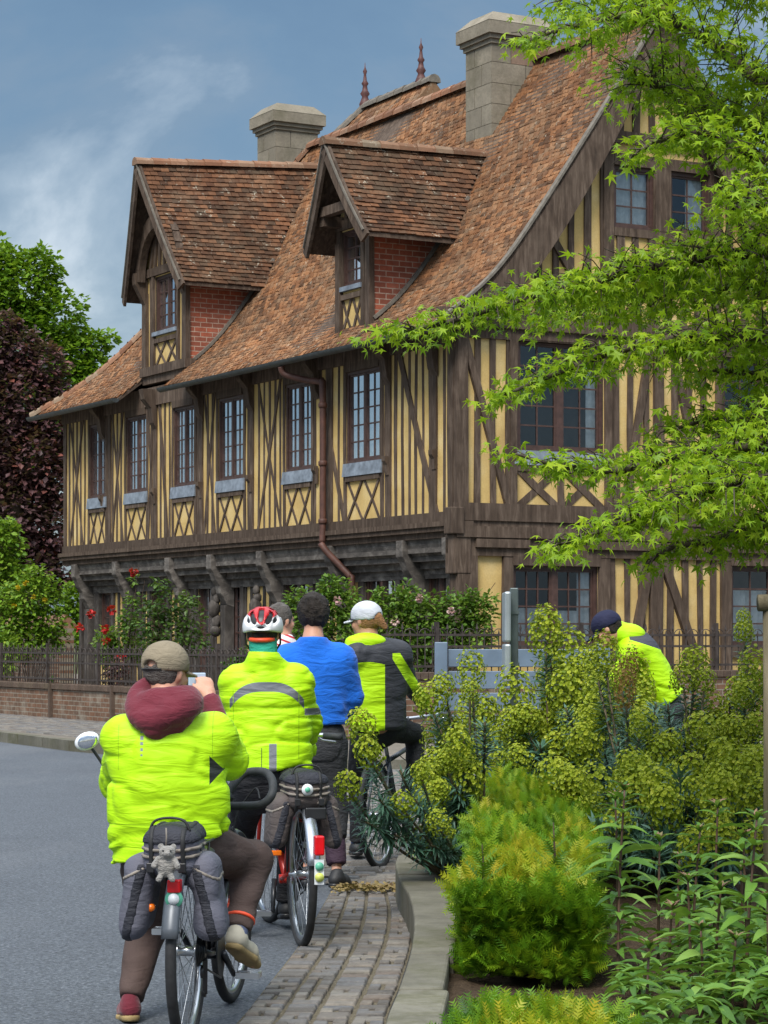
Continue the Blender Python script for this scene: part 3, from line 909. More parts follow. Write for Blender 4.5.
# attic
a = .25
while a < GW:
    if not (WG2[0] - .12 < a < WG2[1] + .12):
        top = gtop(a) - .05
        if top > 6.3: stud(mb, MG, a, .11, 6.10, top, d1=.03)
    else:
        stud(mb, MG, a, .12, 6.10, WG2[2] - .1, d1=.03); stud(mb, MG, a, .12, WG2[3] + .32, gtop(a) - .05, d1=.03)
    a += .285
for x in (WG2[0] - .10, WG2[1] + .10): stud(mb, MG, x, .20, 6.10, WG2[3] + .32, d1=.05, jit=.004)
rail(mb, MG, WG2[0], WG2[1], WG2[3], WG2[3] + .17, -.02, .045); rail(mb, MG, WG2[0], WG2[1], WG2[2] - .12, WG2[2], -.02, .045)
rail(mb, MG, um - .14, um + .14, WG2[2], WG2[3], -.02, .05)
rail(mb, MG, WG2[0] - .5, WG2[1] + .5, WG2[3] + .32, WG2[3] + .5, -.02, .06)
brace(mb, MG, u_at(583), 6.10 + .32, u_at(552), 7.2, .12, d1=.06)
brace(mb, MG, u_at(745), 6.10 + .32, u_at(770), 7.2, .12, d1=.06)
# inner rafters following the bargeboard
for sgn in (1, -1):
    for i in range(18):
        ua, ub = .05 + 3.3 * i / 18, .05 + 3.3 * (i + 1) / 18
        fa = (ua, roof_z(ua) - .55); fb = (ub, roof_z(ub) - .55)
        if sgn < 0: fa, fb = (6.8 - fa[0], fa[1]), (6.8 - fb[0], fb[1])
        if min(fa[1], fb[1]) < 6.05: continue
        plank(mb, MG, [(fa[0], fa[1] - .18), (fb[0], fb[1] - .18), (fb[0], fb[1] + .2), (fa[0], fa[1] + .2)], -.02, .065)
# ground floor of the gable
MG2 = mp_gable(.02)
gfill(MG2, u_at(612), GW, .5, 2.60, ops=[(WG4[0], WG4[1])])
stud(mb, MG2, .17, .34, .1, 2.60, d1=.09, jit=.004)
for wq in (WG3, WG4):
    for x in (wq[0] - .10, wq[1] + .10): stud(mb, MG2, x, .18, .1, 2.60, d1=.06, jit=.004)
    rail(mb, MG2, wq[0] - .02, wq[1] + .02, wq[3], 2.60, -.02, .07); rail(mb, MG2, wq[0], wq[1], wq[2] - .16, wq[2], -.02, .06)
brace(mb, MG2, u_at(628), .9, u_at(650), 2.60, .14, d1=.07); brace(mb, MG2, u_at(700), .9, u_at(662), 2.60, .14, d1=.07)
stud(mb, MG2, u_at(656), .22, .5, 2.60, d1=.06)
rail(mb, MG2, 0, GW, .1, .55, -.02, .09)
mb.build('timber_frame', M['timber'], house)
# heavy corner block of the jetty
mb = MB()
mb.box(-.13, .08, -.13, .10, 2.90, 3.28); mb.box(-.07, .22, -.08, .16, 2.34, 2.898); mb.box(-.0, .26, -.05, .16, .1, 2.338)
mb.build('corner_post', M['timber'], house, bevel=.015)

# gutter and downpipe
mb = MB()
def gut(t0, t1):
    n = 8; vs = []
    for t in (t0, t1):
        for k in range(n + 1):
            th = PI + PI * k / n
            vs.append((-.565 + .075 * math.cos(th), t, 5.765 + .075 * math.sin(th)))
    mb.add(vs, [(k, k + 1, n + 2 + k, n + 1 + k) for k in range(n)], 0, smooth=True)
    mb.add([(x[0] * 1.0 + .0, x[1], x[2]) for x in vs[:n + 1]], [tuple(range(n + 1))], 0)
gut(T_FRONT, D1['f0'] - .05); gut(D1['f1'] + .05, T_EAVE_L)
mb.build('gutter', M['gutter'], house)
mb = MB()
td = t_at(325, -.1)
mb.tube(catmull([(-.56, td + .6, 5.68), (-.50, td + .58, 5.56), (-.25, td + .3, 5.45), (-.16, td + .04, 5.40), (-.14, td, 5.2), (-.14, td, 3.1), (-.16, td - .03, 2.86), (.05, td - .22, 2.55), (.16, td - .34, 2.38), (.18, td - .36, 2.2), (.18, td - .36, .2)], 6), .052, 10)
for z in (5.0, 4.1, 3.2): mb.lathe([(.062, 0), (.07, .02), (.07, .06), (.062, .08)], (-.14, td, z), 10)
mb.build('downpipe', M['rust'], house)

# ---- dormers
def dormer(D, big):
    root = MB()
    Mf = mp_long(0.0)
    f0, f1, fz = D['f0'], D['f1'], D['fz']; tc = D['t']; ez, rz = D['ez'], D['rz']
    slope = (rz - ez) / D['hw']
    def topz(a): return rz - abs(a - tc) * slope - .08
    # front wall with window opening
    if big: wa0, wa1, wz0, wz1 = t_at(178), t_at(156), z_at(329, 0, 9.9), z_at(273, 0, 9.9)
    else: wa0, wa1, wz0, wz1 = t_at(363), t_at(342.5), z_at(285, 0, 3.0), z_at(229, 0, 3.0)
    As = sorted({f0, f1, tc, wa0, wa1, *np.linspace(f0, f1, 9)})
    for i in range(len(As) - 1):
        a, b = As[i], As[i + 1]; c = (a + b) / 2
        segs = [(fz, None)] if not (wa0 < c < wa1) else [(fz, wz0), (wz1, None)]
        for lo, hi in segs:
            za, zb = (topz(a), topz(b)) if hi is None else (hi, hi)
            root.add([Mf(a, lo), Mf(b, lo), Mf(b, zb), Mf(a, za)], [(0, 1, 2, 3)], 0)
    c = [(wa0, wz0), (wa1, wz0), (wa1, wz1), (wa0, wz1)]
    root.add([Mf(a, z) for a, z in c] + [Mf(a, z, -.3) for a, z in c], [(4, 5, 6, 7), (0, 1, 5, 4), (1, 2, 6, 5), (2, 3, 7, 6), (3, 0, 4, 7)], 1)
    dm = root.build('dormer', [M['plaster'], M['dark_room']], house)
    # timber
    t = MB()
    for a in (f0 + .07, f1 - .07): stud(t, Mf, a, .15, fz, ez + .05, d1=.07, jit=.004)
    rail(t, Mf, f0 - .05, f1 + .05, fz - .16, fz, -.1, .10); rail(t, Mf, f0 - .02, f1 + .02, fz - .30, fz - .16, -.1, .05)
    rail(t, Mf, f0, f1, wz1 + .02, wz1 + .17, -.02, .06)
    for a in (wa0 - .055, wa1 + .055): stud(t, Mf, a, .10, fz, wz1 + .02, d1=.05, jit=.003)
    rail(t, Mf, wa0, wa1, wz0 - .20, wz0 - .12, -.02, .05)
    nX = 2
    for k in range(nX):
        x0 = wa0 + (wa1 - wa0) * k / nX; x1 = wa0 + (wa1 - wa0) * (k + 1) / nX
        cross(t, Mf, x0, x1, fz, wz0 - .20, .055)
    step = .2; a = f0 + .22
    while a < f1 - .15:
        if not (wa0 - .12 < a < wa1 + .12): stud(t, Mf, a, .085, fz, min(wz1 + .05, topz(a) - .1), d1=.03)
        if topz(a) - .3 > wz1 + .3: brace(t, Mf, a, wz1 + .17, a + (tc - a) * .25, topz(a + (tc - a) * .25) - .1, .085)
        a += step
    # arched hood frame in front of the wall
    ul, ua = D['u_low'], D['u_apex']
    if big:
        pts = []
        for k in range(15):
            th = PI * k / 14
            pts.append((tc + math.cos(th) * .86, wz1 - .05 + 1.0 * math.sin(th)))
        for k in range(14):
            (a0, z0), (a1, z1) = pts[k], pts[k + 1]
            t.bar((-.16, a0, z0), (-.16, a1, z1), .26, .13, up=(1, 0, 0))
        for a in (tc - .86, tc + .86):
            t.prism([(-.02, a - .07, wz1 - .55), (-.26, a - .07, wz1 - .1), (-.28, a - .07, wz1 + .1), (-.02, a - .07, wz1 + .1)], (0, .14, 0))
    else:
        t.box(ul + .05, .02, tc + .42, tc + .56, wz1 + .06, wz1 + .22); t.box(ul + .05, .02, tc - .54, tc - .40, wz1 + .06, wz1 + .22)
        t.box(ul + .02, ul + .16, tc - .62, tc + .62, wz1 + .20, wz1 + .34)
    t.build('timber_frame', M['timber'], dm)
    window(dm, Mf, wa0, wa1, wz0, wz1, 1 if not big else 2, 2, 4 if big else 4, sill=(wz0 - .07, wz0), curtain=() if big else ((.1, .45, .02, .7),), one=True)
    # brick cheeks
    ck = MB()
    for a, sg in ((f0 + .02, 1), (f1 - .02, -1)):
        n = 12; vs = []
        zt = ez + (abs(a - tc) < D['hw']) * ((D['hw'] - abs(a - tc)) * slope) - .06
        umax = 0.0
        while roof_z(umax) < zt and umax < 3.2: umax += .02
        for k in range(n + 1):
            u = umax * k / n; vs += [(u + .015, a, roof_z(u) - .1), (u + .015, a, zt)]
        ck.add(vs, [(2 * k, 2 * k + 2, 2 * k + 3, 2 * k + 1) for k in range(n)], 0)
        if sg > 0:      # mortar fillet where the cheek meets the roof
            for k in range(n):
                u0, u1 = umax * k / n, umax * (k + 1) / n
                ck.bar((u0, a - .02, roof_z(u0) + .05), (u1, a - .02, roof_z(u1) + .05), .07, .05, mi=1)
    ck.build('cheek', [M['brick'], M['mortar']], dm)
    # two tiled slopes
    ub = 0.0
    while roof_z(ub) < D['rz_back'] - .02: ub += .02
    SL = math.hypot(D['hw'], rz - ez)
    def dslope(sg):
        def surf(a, s):
            f = s / SL; u = a
            kick = -.05 * (1 - min(1, s / .5)) ** 2 * 0
            g = max(0.0, min(1.0, (u - ua) / max(.1, ub - ua)))
            rr = rz + (D['rz_back'] - rz) * g
            dt = D['hw'] * (1 - f)
            bow = -.06 * math.sin(PI * f) if True else 0
            z = ez + (rr - ez) * f + bow
            if sg > 0: return (u, tc - dt, z)
            return (-a, tc + dt, 0) if False else (u, tc + dt, z)
        return surf
    dk = MB(); tl = MB()
    for sg in (1, -1):
        sf = dslope(sg)
        surf = sf if sg > 0 else (lambda a, s, sf=sf: sf(-a, s))
        def ar(s, sg=sg):
            f = s / SL; u0 = ul + (ua - ul) * f
            return (u0, ub + .3) if sg > 0 else (-(ub + .3), -u0)
        def sk(a, s, sg=sg, surf=surf):
            p = surf(a, s); return p[2] < roof_z(min(p[0], 3.39)) - .08 and p[0] > .1
        tiles(tl, surf, SL, ar, sk)
        # boarding under the tiles
        n = 8; vs = []
        for k in range(n + 1):
            s = SL * k / n; f = k / n; u0 = ul + (ua - ul) * f + .01
            p = sf(u0, s); q = sf(ub + .1, s)
            vs += [(p[0], p[1], p[2] - .012), (q[0], q[1], q[2] - .012), (p[0], p[1], p[2] - .07), (q[0], q[1], q[2] - .07)]
        fs = []
        for k in range(n):
            b = 4 * k; c = b + 4
            fs += [(b, b + 1, c + 1, c), (b + 2, c + 2, c + 3, b + 3), (b, c, c + 2, b + 2)]
        fs.append((0, 2, 3, 1))
        dk.add(vs, fs, 0)
        # barge edge
        for k in range(n):
            s0, s1 = SL * k / n, SL * (k + 1) / n
            p = Vector(sf(ul + (ua - ul) * k / n + .02, s0)); q = Vector(sf(ul + (ua - ul) * (k + 1) / n + .02, s1))
            dk.bar(p + Vector((0, 0, -.10)), q + Vector((0, 0, -.10)), .05, .19, mi=0)
            dk.bar(p + Vector((-.01, 0, .015)), q + Vector((-.01, 0, .015)), .09, .03, mi=1)
    half_round(tl, (ua - .02, tc, rz + .01), (ub + .05, tc, D['rz_back'] + .01), .11, mi=1)
    dk.build('hood_boards', [M['timber'], M['mortar']], dm)
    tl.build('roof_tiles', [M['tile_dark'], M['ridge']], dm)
dormer(D1, True); dormer(D2, False)

# ---- chimneys (parts of the roof)
def chimney(x0, x1, y0, y1, z0, z1, stepped=True):
    mb = MB()
    zc = z1 - .52; z = z0; r = 0
    while z < zc - .02:        # coursed ashlar blocks
        h = min(random.uniform(.26, .36), zc - z); g = .008
        if zc - z - h < .15: h = zc - z
        mb.box(x0 + .012, x1 - .012, y0 + .012, y1 - .012, z, z + h + .001, 1)
        nx = 2; cut = .35 if r % 2 else .62
        xs = [x0, x0 + (x1 - x0) * cut, x1]; ys = [y0, y0 + (y1 - y0) * (1 - cut), y1]
        for i in range(2):
            mb.box(xs[i] + g, xs[i + 1] - g, y0, y0 + .03, z + g, z + h, 2 if random.random() < .3 else 0); mb.box(xs[i] + g, xs[i + 1] - g, y1 - .03, y1, z + g, z + h, 0)
            mb.box(x0 - .001, x0 + .03, ys[i] + g, ys[i + 1] - g, z + g, z + h, 0); mb.box(x1 - .03, x1 + .001, ys[i] + g, ys[i + 1] - g, z + g, z + h, 0)
        z += h; r += 1
    for (d, za, zb) in ((.03, zc, zc + .07), (.07, zc + .07, zc + .14), (.115, zc + .14, zc + .34)):
        mb.box(x0 - d, x1 + d, y0 - d, y1 + d, za, zb, 0)
    d = .12; zt = zc + .34; i = .06
    mb.hexa([(x0 - d, y0 - d, zt), (x1 + d, y0 - d, zt), (x1 + d, y1 + d, zt), (x0 - d, y1 + d, zt), (x0 + i, y0 + i, z1), (x1 - i, y0 + i, z1), (x1 - i, y1 - i, z1), (x0 + i, y1 - i, z1)], 0)
    return mb.build('chimney', [M['stone'], M['mortar'], M['stone_pink']], roof)
# front chimney: nearest corner seen at px 487; sits through the front slope below the ridge
chimney(2.52, 3.55, 3.10, 3.90, 9.0, 11.36)
# left chimney behind the big dormer
chimney(2.95, 3.85, 11.6, 12.4, 9.2, 11.62)

# rear wing roof with two finials
mb = MB()
wx, wy0, wy1 = 6.6, 4.2, 9.8
rw = dict(z=12.35)
tA = t_at(421, 6.2); tB = t_at(365, 6.2)
RB = Vector((6.2, tB, rw['z'])); RA = Vector((6.2, tA, rw['z']))
def wing(a, s):
    f = s / 4.0; return (6.2 - 2.6 * (1 - f), a, rw['z'] - 3.0 * (1 - f))
tiles(mb, wing, 4.0, lambda s: (tA - .5 + .0 * s, tB + 2.2 * (1 - s / 4.0)), None, .16, .2)
mb.add([(6.2, tB, rw['z'] - .02), (3.6, tB + 2.2, rw['z'] - 3), (8.8, tB + 2.2, rw['z'] - 3)], [(0, 1, 2)], 0)
mb.add([(6.2, tA - .5, rw['z'] - .02), (3.6, tA - .5, rw['z'] - 3), (8.8, tA - .5, rw['z'] - 3)], [(0, 1, 2)], 0)
mb.add([(6.2, tA - .5, rw['z'] - .02), (8.8, tA - .5, rw['z'] - 3), (8.8, tB + 2.2, rw['z'] - 3), (6.2, tB, rw['z'] - .02)], [(0, 1, 2, 3)], 0)
half_round(mb, RA - Vector((0, .5, 0)), RB, .13, mi=1)
half_round(mb, RB, (3.6, tB + 2.2, rw['z'] - 3), .12, mi=1)
rear = mb.build('rear_wing_roof', [M['tile'], M['mortar']], house)
for p in (RA, RB):
    f = MB(); f.lathe([(.10, -.1), (.12, .05), (.09, .12), (.06, .2), (.10, .26), (.06, .33), (.045, .42), (.075, .47), (.04, .53), (.025, .66), (.045, .72), (.012, .80), (.005, .9)], p, 12)
    f.build('finial', M['terracotta'], rear)
# ================================================================== GROUND
def m_asphalt():
    m = NT('asphalt')
    c = m.ramp(m.noise(55, 5, .8), [(.32, (.032, .038, .047)), (.48, (.076, .087, .103)), (.66, (.18, .195, .215))])
    c = m.mix(m.ramp(m.noise(.6, 5, .6), [(.35, .0), (.7, .45)]), c, (.055, .062, .074))
    c = m.mix(m.ramp(m.noise(420, 2), [(.6, 0), (.7, .6)]), c, (.25, .26, .27))
    gr = m.voro(75); c = m.mix(.55, c, m.mix(1.0, c, m.ramp(gr, [(0, .35), (.5, .95), (1, 1.9)]), 'MULTIPLY'))
    c = m.mix(m.ramp(m.noise(.22, 6, .7, m.mapping((1, .35, 1))), [(.5, 0), (.6, .35)]), c, (.15, .155, .165))
    m.bump(m.noise(130, 3, .7), .7, .01)
    return m.done(c, .82, 0, .35)
def m_sett():
    m = NT('sett_stone')
    c = m.ramp(m.attr(), [(0, (.10, .09, .08)), (.3, (.18, .16, .14)), (.55, (.145, .145, .15)), (.8, (.24, .215, .18)), (1, (.16, .125, .10))])
    c = m.mix(m.ramp(m.noise(22, 5, .7), [(.35, 0), (.7, .55)]), c, (.05, .045, .04))
    c = m.mix(m.ramp(m.noise(60, 3, .7), [(.55, 0), (.7, .45)]), c, (.24, .21, .17))
    m.bump(m.noise(45, 5, .65), .7, .012)
    return m.done(c, .72, 0, .4)
def m_soil(name, a, b, sc=40):
    m = NT(name)
    c = m.ramp(m.noise(sc, 5, .7), [(.3, a), (.7, b)])
    c = m.mix(m.ramp(m.noise(sc * 4, 2), [(.6, 0), (.68, .7)]), c, tuple(min(1, x * 2.2) for x in b))
    m.bump(m.noise(sc * 2, 4, .7), 1, .02)
    return m.done(c, .95, 0, .1)
M['asphalt'] = m_asphalt(); M['sett'] = m_sett()
M['joint'] = m_soil('joint_sand', (.13, .11, .075), (.27, .235, .17), 60)
M['soil'] = m_soil('garden_soil', (.03, .02, .013), (.095, .066, .042), 30)
M['earth'] = m_soil('garden_earth', (.05, .055, .025), (.10, .11, .05), 6)
M['paving'] = m_stone('pavement_stone', (.19, .165, .135), .3, .35)

def sheet(name, poly, z, mat, kind='structure', skirt=0):
    n = len(poly); mb = MB()
    mb.add([(x, y, z) for x, y in poly], [tuple(range(n))])
    if skirt:
        for i in range(n):
            (a, b), (c, d) = poly[i], poly[(i + 1) % n]
            mb.add([(a, b, z), (c, d, z), (c, d, z - skirt), (a, b, z - skirt)], [(0, 3, 2, 1)])
    return tag(mb.build(name, mat), kind=kind)
sheet('ground', [(-900, -60), (900, -60), (900, 1800), (-900, 1800)], -.012, M['earth'])
sheet('road', [(-60, -20), (14, -20), (14, 60), (-60, 60)], 0.0, M['asphalt'])

# strip of old setts curving along the kerb: rows across, four long joints
def G(px, py, z=0.0):
    Y = (CAM_H - z) * F_PX / (py - HY); return Vector(((px - CX) / F_PX * Y, Y, z))
Lp = [G(150, 1110), G(185, 1072), G(237, 1024), G(268, 986), G(300, 945), G(318, 915), G(332, 890), G(342, 868), G(350, 850), G(356, 834)]
Rp = [G(386, 1110), G(386, 1072), G(386, 1024), G(400, 986), G(412, 945), G(412, 915), G(402, 890), G(397, 868), G(400, 850), G(404, 834)]
Lc = catmull(Lp, 10); Rc = catmull(Rp, 10)
mbs = MB(); mbj = MB()
Ls = [0]
for i in range(1, len(Lc)): Ls.append(Ls[-1] + ((Lc[i] + Rc[i]) / 2 - (Lc[i - 1] + Rc[i - 1]) / 2).length)
def strip(s, f):
    i = min(max(0, int(np.searchsorted(Ls, s)) - 1), len(Lc) - 2); t = (s - Ls[i]) / (Ls[i + 1] - Ls[i])
    a = Lc[i].lerp(Lc[i + 1], t); b = Rc[i].lerp(Rc[i + 1], t); return a.lerp(b, f)
n = len(Lc); mbj.add([(p.x, p.y, .004) for p in Lc] + [(p.x, p.y, .004) for p in Rc], [(i, n + i, n + i + 1, i + 1) for i in range(n - 1)])
tag(mbj.build('sett_bed', M['joint']), kind='structure')
s = .0; row = 0
cuts = [0, .26, .5, .76, 1.0]
while s < Ls[-1] - .12:
    d = random.uniform(.075, .105)
    for c in range(4):
        w0, w1 = cuts[c], cuts[c + 1]
        sub = 2 if random.random() < .35 else 1
        sh = random.uniform(-.02, .02) if c else 0
        for k in range(sub):
            f0 = w0 + (w1 - w0) * k / sub + .014; f1 = w0 + (w1 - w0) * (k + 1) / sub - .014
            s0, s1 = s + .006 + sh, s + d - .006 + sh
            s0 = max(s0, 0.01)
            zt = .012 + random.uniform(0, .010)
            q = [strip(s0, f0), strip(s0, f1), strip(s1, f1), strip(s1, f0)]
            ctr = (q[0] + q[1] + q[2] + q[3]) / 4
            top = [ctr + (p - ctr) * .88 + Vector((random.uniform(-.003, .003), random.uniform(-.003, .003), zt)) for p in q]
            bot = [p + Vector((0, 0, .002)) for p in q]
            mbs.hexa(bot + top, 0, random.random())
    s += d; row += 1
tag(mbs.build('sett_paving', M['sett'], bevel=.006), kind='stuff')
# uneven cobbled forecourt farther on, with a sandy drain
fore = [G(300, 905), G(318, 915), G(412, 915), G(402, 890), G(397, 868), G(404, 834), G(470, 790), G(560, 740), G(430, 733), G(330, 745), G(310, 800), G(305, 860)]
tag(MB().build('x', []) , kind='structure') if False else None
sheet('forecourt_bed', [(p.x, p.y) for p in [G(332, 890), G(402, 888), G(398, 868), G(404, 834), G(480, 800), G(640, 770), G(640, 738), G(420, 738), G(352, 760), G(335, 800), G(320, 850)]], .008, M['joint'])
mbc = MB()
def inpoly(x, y, P):
    c = False; j = len(P) - 1
    for i in range(len(P)):
        if (P[i][1] > y) != (P[j][1] > y) and x < (P[j][0] - P[i][0]) * (y - P[i][1]) / (P[j][1] - P[i][1]) + P[i][0]: c = not c
        j = i
    return c
FP = [(p.x, p.y) for p in [G(332, 890), G(402, 888), G(398, 868), G(404, 834), G(480, 800), G(640, 770), G(640, 738), G(420, 738), G(352, 760), G(335, 800), G(320, 850)]]
y = 13.0
while y < 32:
    x = -1.6 + random.uniform(0, .2)
    while x < 4:
        w, d = random.uniform(.14, .24), random.uniform(.10, .15)
        if inpoly(x + w / 2, y + d / 2, FP):
            z = .022 + random.uniform(0, .014)
            mbc.hexa([(x + .008, y + .008, .01), (x + w - .008, y + .012, .01), (x + w - .012, y + d - .008, .01), (x + .01, y + d - .01, .01),
                      (x + .025, y + .025, z), (x + w - .025, y + .022, z), (x + w - .026, y + d - .022, z), (x + .022, y + d - .022, z)], 0, random.random())
        x += w
    y += .14
tag(mbc.build('cobble_paving', M['sett']), kind='stuff')
# dry leaf litter in the gutter
tv = [(-.5, 0, 0), (.5, 0, .1), (.3, 1, .25), (-.3, 1, 0)]
P = []
for _ in range(420):
    f = random.random(); p = strip(random.gauss(Ls[-1] * .60, .10), .05 + .92 * f); P.append((p.x, p.y, .03 + random.random() * .01))
P = np.array(P); nn = len(P)
V, Fq = scatter(tv, [(0, 1, 2, 3)], P, rot_from(rand_dirs(nn) * (1, 1, .25), RNG.random(nn) * .6), RNG.uniform(.012, .03, nn))
M['litter'] = mat_leaf('dry_leaf', [(.20, .12, .04), (.32, .24, .09), (.13, .07, .03)], .1)
tag(link('leaf_litter', mesh_np('leaf_litter', V, Fq, RNG.random(nn)), None, M['litter']), kind='stuff')

# stone kerb wall edging the bed: separate coping stones along the curve
KZ = .19
Lk = [G(p, q, KZ) for p, q in ((375, 1110), (380, 1060), (386, 1020), (400, 985), (411, 950), (414, 918), (408, 893), (397, 872), (398, 856), (420, 842), (455, 832))]
Rk = [G(p, q, KZ) for p, q in ((436, 1110), (437, 1060), (438, 1020), (446, 985), (452, 950), (455, 918), (448, 893), (440, 872), (433, 856), (440, 848), (470, 840))]
Lk, Rk = catmull(Lk, 8), catmull(Rk, 8)
kerb = thing('stone_kerb', 'low curved kerb of weathered grey coping stones edging the planted bed', 'kerb', (Lk[30].x, Lk[30].y, 0))
kb = Vector(kerb.location)
kl = [0]
for i in range(1, len(Lk)): kl.append(kl[-1] + (Lk[i] - Lk[i - 1]).length)
cuts = [0]
while cuts[-1] < kl[-1] - .4: cuts.append(cuts[-1] + random.uniform(.85, 1.25))
cuts[-1] = kl[-1]
def kat(arr, s):
    i = min(max(0, int(np.searchsorted(kl, s)) - 1), len(arr) - 2); t = (s - kl[i]) / max(1e-6, kl[i + 1] - kl[i]); return arr[i].lerp(arr[i + 1], t)
for i in range(len(cuts) - 1):
    s0, s1 = cuts[i] + .007, cuts[i + 1] - .007; lat = Vector((random.uniform(-.010, .016), 0, 0)); mb = MB(); m = 6; rings = []
    dz = random.uniform(-.010, .006)
    for k in range(m + 1):
        s = s0 + (s1 - s0) * k / m; a = kat(Lk, s) - kb; b = kat(Rk, s) - kb + lat
        rings.append([(a.x, a.y, -.0), (b.x, b.y, -.0), (b.x, b.y, KZ + dz), (a.x, a.y, KZ + dz + random.uniform(-.002, .002))])
    vs = [p for r in rings for p in r]; fs = []
    for k in range(m):
        for q in range(4): fs.append((4 * k + q, 4 * k + 4 + q, 4 * k + 4 + (q + 1) % 4, 4 * k + (q + 1) % 4))
    fs += [(0, 1, 2, 3), (4 * m + 3, 4 * m + 2, 4 * m + 1, 4 * m)]
    mb.add(vs, fs, 0)
    mb.build('coping_stone', M['coping'], kerb, bevel=.012)
# planted bed: uneven soil
mb = MB(); vs = []; nx, ny = 40, 60
for j in range(ny + 1):
    Y = 5 + 15 * j / ny
    # left edge follows the kerb's inner face
    best = min(Rk, key=lambda p: abs(p.y - Y)) if Y < 13.6 else Vector((.75 + (Y - 13.6) * .06, Y, 0))
    x0 = best.x - .03
    for i in range(nx + 1):
        x = x0 + (9 - x0) * (i / nx) ** 1.6; e = min(1, (x - x0) / .15)
        vs.append((x, Y, .12 + e * .03 * math.sin(x * 5 + Y * 3) + e * random.uniform(-.012, .012)))
mb.add(vs, [(j * (nx + 1) + i, j * (nx + 1) + i + 1, (j + 1) * (nx + 1) + i + 1, (j + 1) * (nx + 1) + i) for j in range(ny) for i in range(nx)], 0, smooth=True)
tag(mb.build('garden_bed', M['soil']), kind='structure')

# raised pavement in front of the house, following its two sides
def HL(u, t, z=0): return Vector((HX + CU * u - SU * t, HYD + SU * u + CU * t, z))
pv = [HL(-12.4, 40), HL(-4.9, 5.2), HL(-5.2, 2.5), HL(-5.0, -1.5), HL(-4.0, -4.6), HL(9, -6.0), HL(30, -7), HL(30, 40)]
ed = [G(-200, 738), G(0, 741), G(75, 751), G(200, 762), G(330, 772), G(430, 772), G(640, 760), G(900, 752)]
pv = [(p.x, p.y) for p in ed] + [(40, 34), (40, 90), (-60, 90)]
mb = MB()
mb.add([(x, y, .13) for x, y in pv], [tuple(range(len(pv)))])
tag(mb.build('pavement', M['paving']), kind='structure')
# kerb stones of that pavement
mb = MB()
for i in range(len(ed) - 1):
    a, b = ed[i], ed[i + 1]; L = (b - a).length; m = max(1, int(L / .9))
    for k in range(m):
        p = a.lerp(b, (k + .012) / m); q = a.lerp(b, (k + .988) / m)
        mb.bar((p.x, p.y, .064), (q.x, q.y, .064), .16, .140, mi=0)
tag(mb.build('pavement_kerb', M['coping']), kind='structure')
mb = MB()
# pavement setts
A = HL(-3.1, 2); 
for r in range(24):
    for k in range(120):
        t = -3.5 + k * .22 + (r % 2) * .11; u = -3.22 - r * .105
        p = HL(u, t)
        if not inpoly(p.x, p.y, pv): continue
        q = [HL(u - .045, t - .1), HL(u + .045, t - .1), HL(u + .045, t + .1), HL(u - .045, t + .1)]
        c = HL(u, t)
        z = .139 + random.uniform(0, .008)
        mb.hexa([(v.x, v.y, .131) for v in q] + [(c.x + (v.x - c.x) * .85, c.y + (v.y - c.y) * .85, z) for v in q], 0, random.random())
tag(mb.build('pavement_setts', M['sett']), kind='stuff')

# ---- brick garden wall with iron railing
M['iron'] = mat_plain('wrought_iron', (.062, .048, .042), .6, .3, var=.4)
def garden_wall(loc, rz, L, h, label, axis='y', cap_dark=True):
    t = thing('brick_wall', label, 'wall', loc, rz)
    mb = MB(); 
    mb.box(-.15, .15, 0, L, -.02, h - .09)
    mb.build('brickwork', M['wallbrick'], t)
    c = MB(); y = 0
    while y < L:
        w = .11; c.box(-.18 - random.uniform(0, .006), .18, y + .004, min(L, y + w - .004), h - .09, h + random.uniform(-.004, .004), 0); y += w
    c.build('coping', M['capbrick'], t, bevel=.008)
    for k in range(int(L / 2.6) + 1):
        p = MB(); y = k * 2.6; p.box(-.21, .19, y - .02, y + .05, -.02, h + .01); p.build('pier', M['capbrick'], t)
    return t
def railing(loc, rz, L, h, label):
    t = thing('iron_fence', label, 'fence', loc, rz)
    mb = MB()
    for z in (.06, h * .52, h - .14): mb.box(-.012, .012, 0, L, z, z + .03)
    mb.build('rail', M['iron'], t)
    mb = MB(); y = .06; k = 0
    while y < L:
        top = h if k % 2 == 0 else h - .08
        mb.box(-.006, .006, y - .006, y + .006, 0, top - .03)
        mb.hexa([(-.014, y - .014, top - .05), (.014, y - .014, top - .05), (.014, y + .014, top - .05), (-.014, y + .014, top - .05), (-.002, y - .002, top + .02), (.002, y - .002, top + .02), (.002, y + .002, top + .02), (-.002, y + .002, top + .02)])
        if k % 2 == 0 and y + .22 < L:      # scroll hoops between the spear bars
            mb.tube([(0, y + .11 + .09 * math.cos(a), h - .13 + .085 * math.sin(a)) for a in np.linspace(0, PI, 8)], .006, 5)
        y += .11; k += 1
    o = mb.build('bars', M['iron'], t)
    for k in range(int(L / 2.2) + 1):
        mb = MB(); mb.box(-.025, .025, k * 2.2 - .025, k * 2.2 + .025, 0, h + .04); mb.build('fence_post', M['iron'], t)
    return t
M['capbrick'] = m_stone('coping_brick', (.12, .085, .065), .4, .3)
p = HL(-3.0, -2.9)
garden_wall((p.x, p.y, .13), H_RZ, 26, .56, 'low brown brick garden wall with rounded brick coping along the front roses')
railing((p.x, p.y, .69), H_RZ, 26, .62, 'dark iron railing on the low brick wall before the roses')
p2 = HL(9, -2.9)
garden_wall((p2.x, p2.y, .13), H_RZ + PI / 2, 11.8, .86, 'mossy brick wall under the gable railing at the right')
railing((p2.x, p2.y, .99), H_RZ + PI / 2, 11.8, .60, 'dark iron railing with hooped tops in front of the gable')
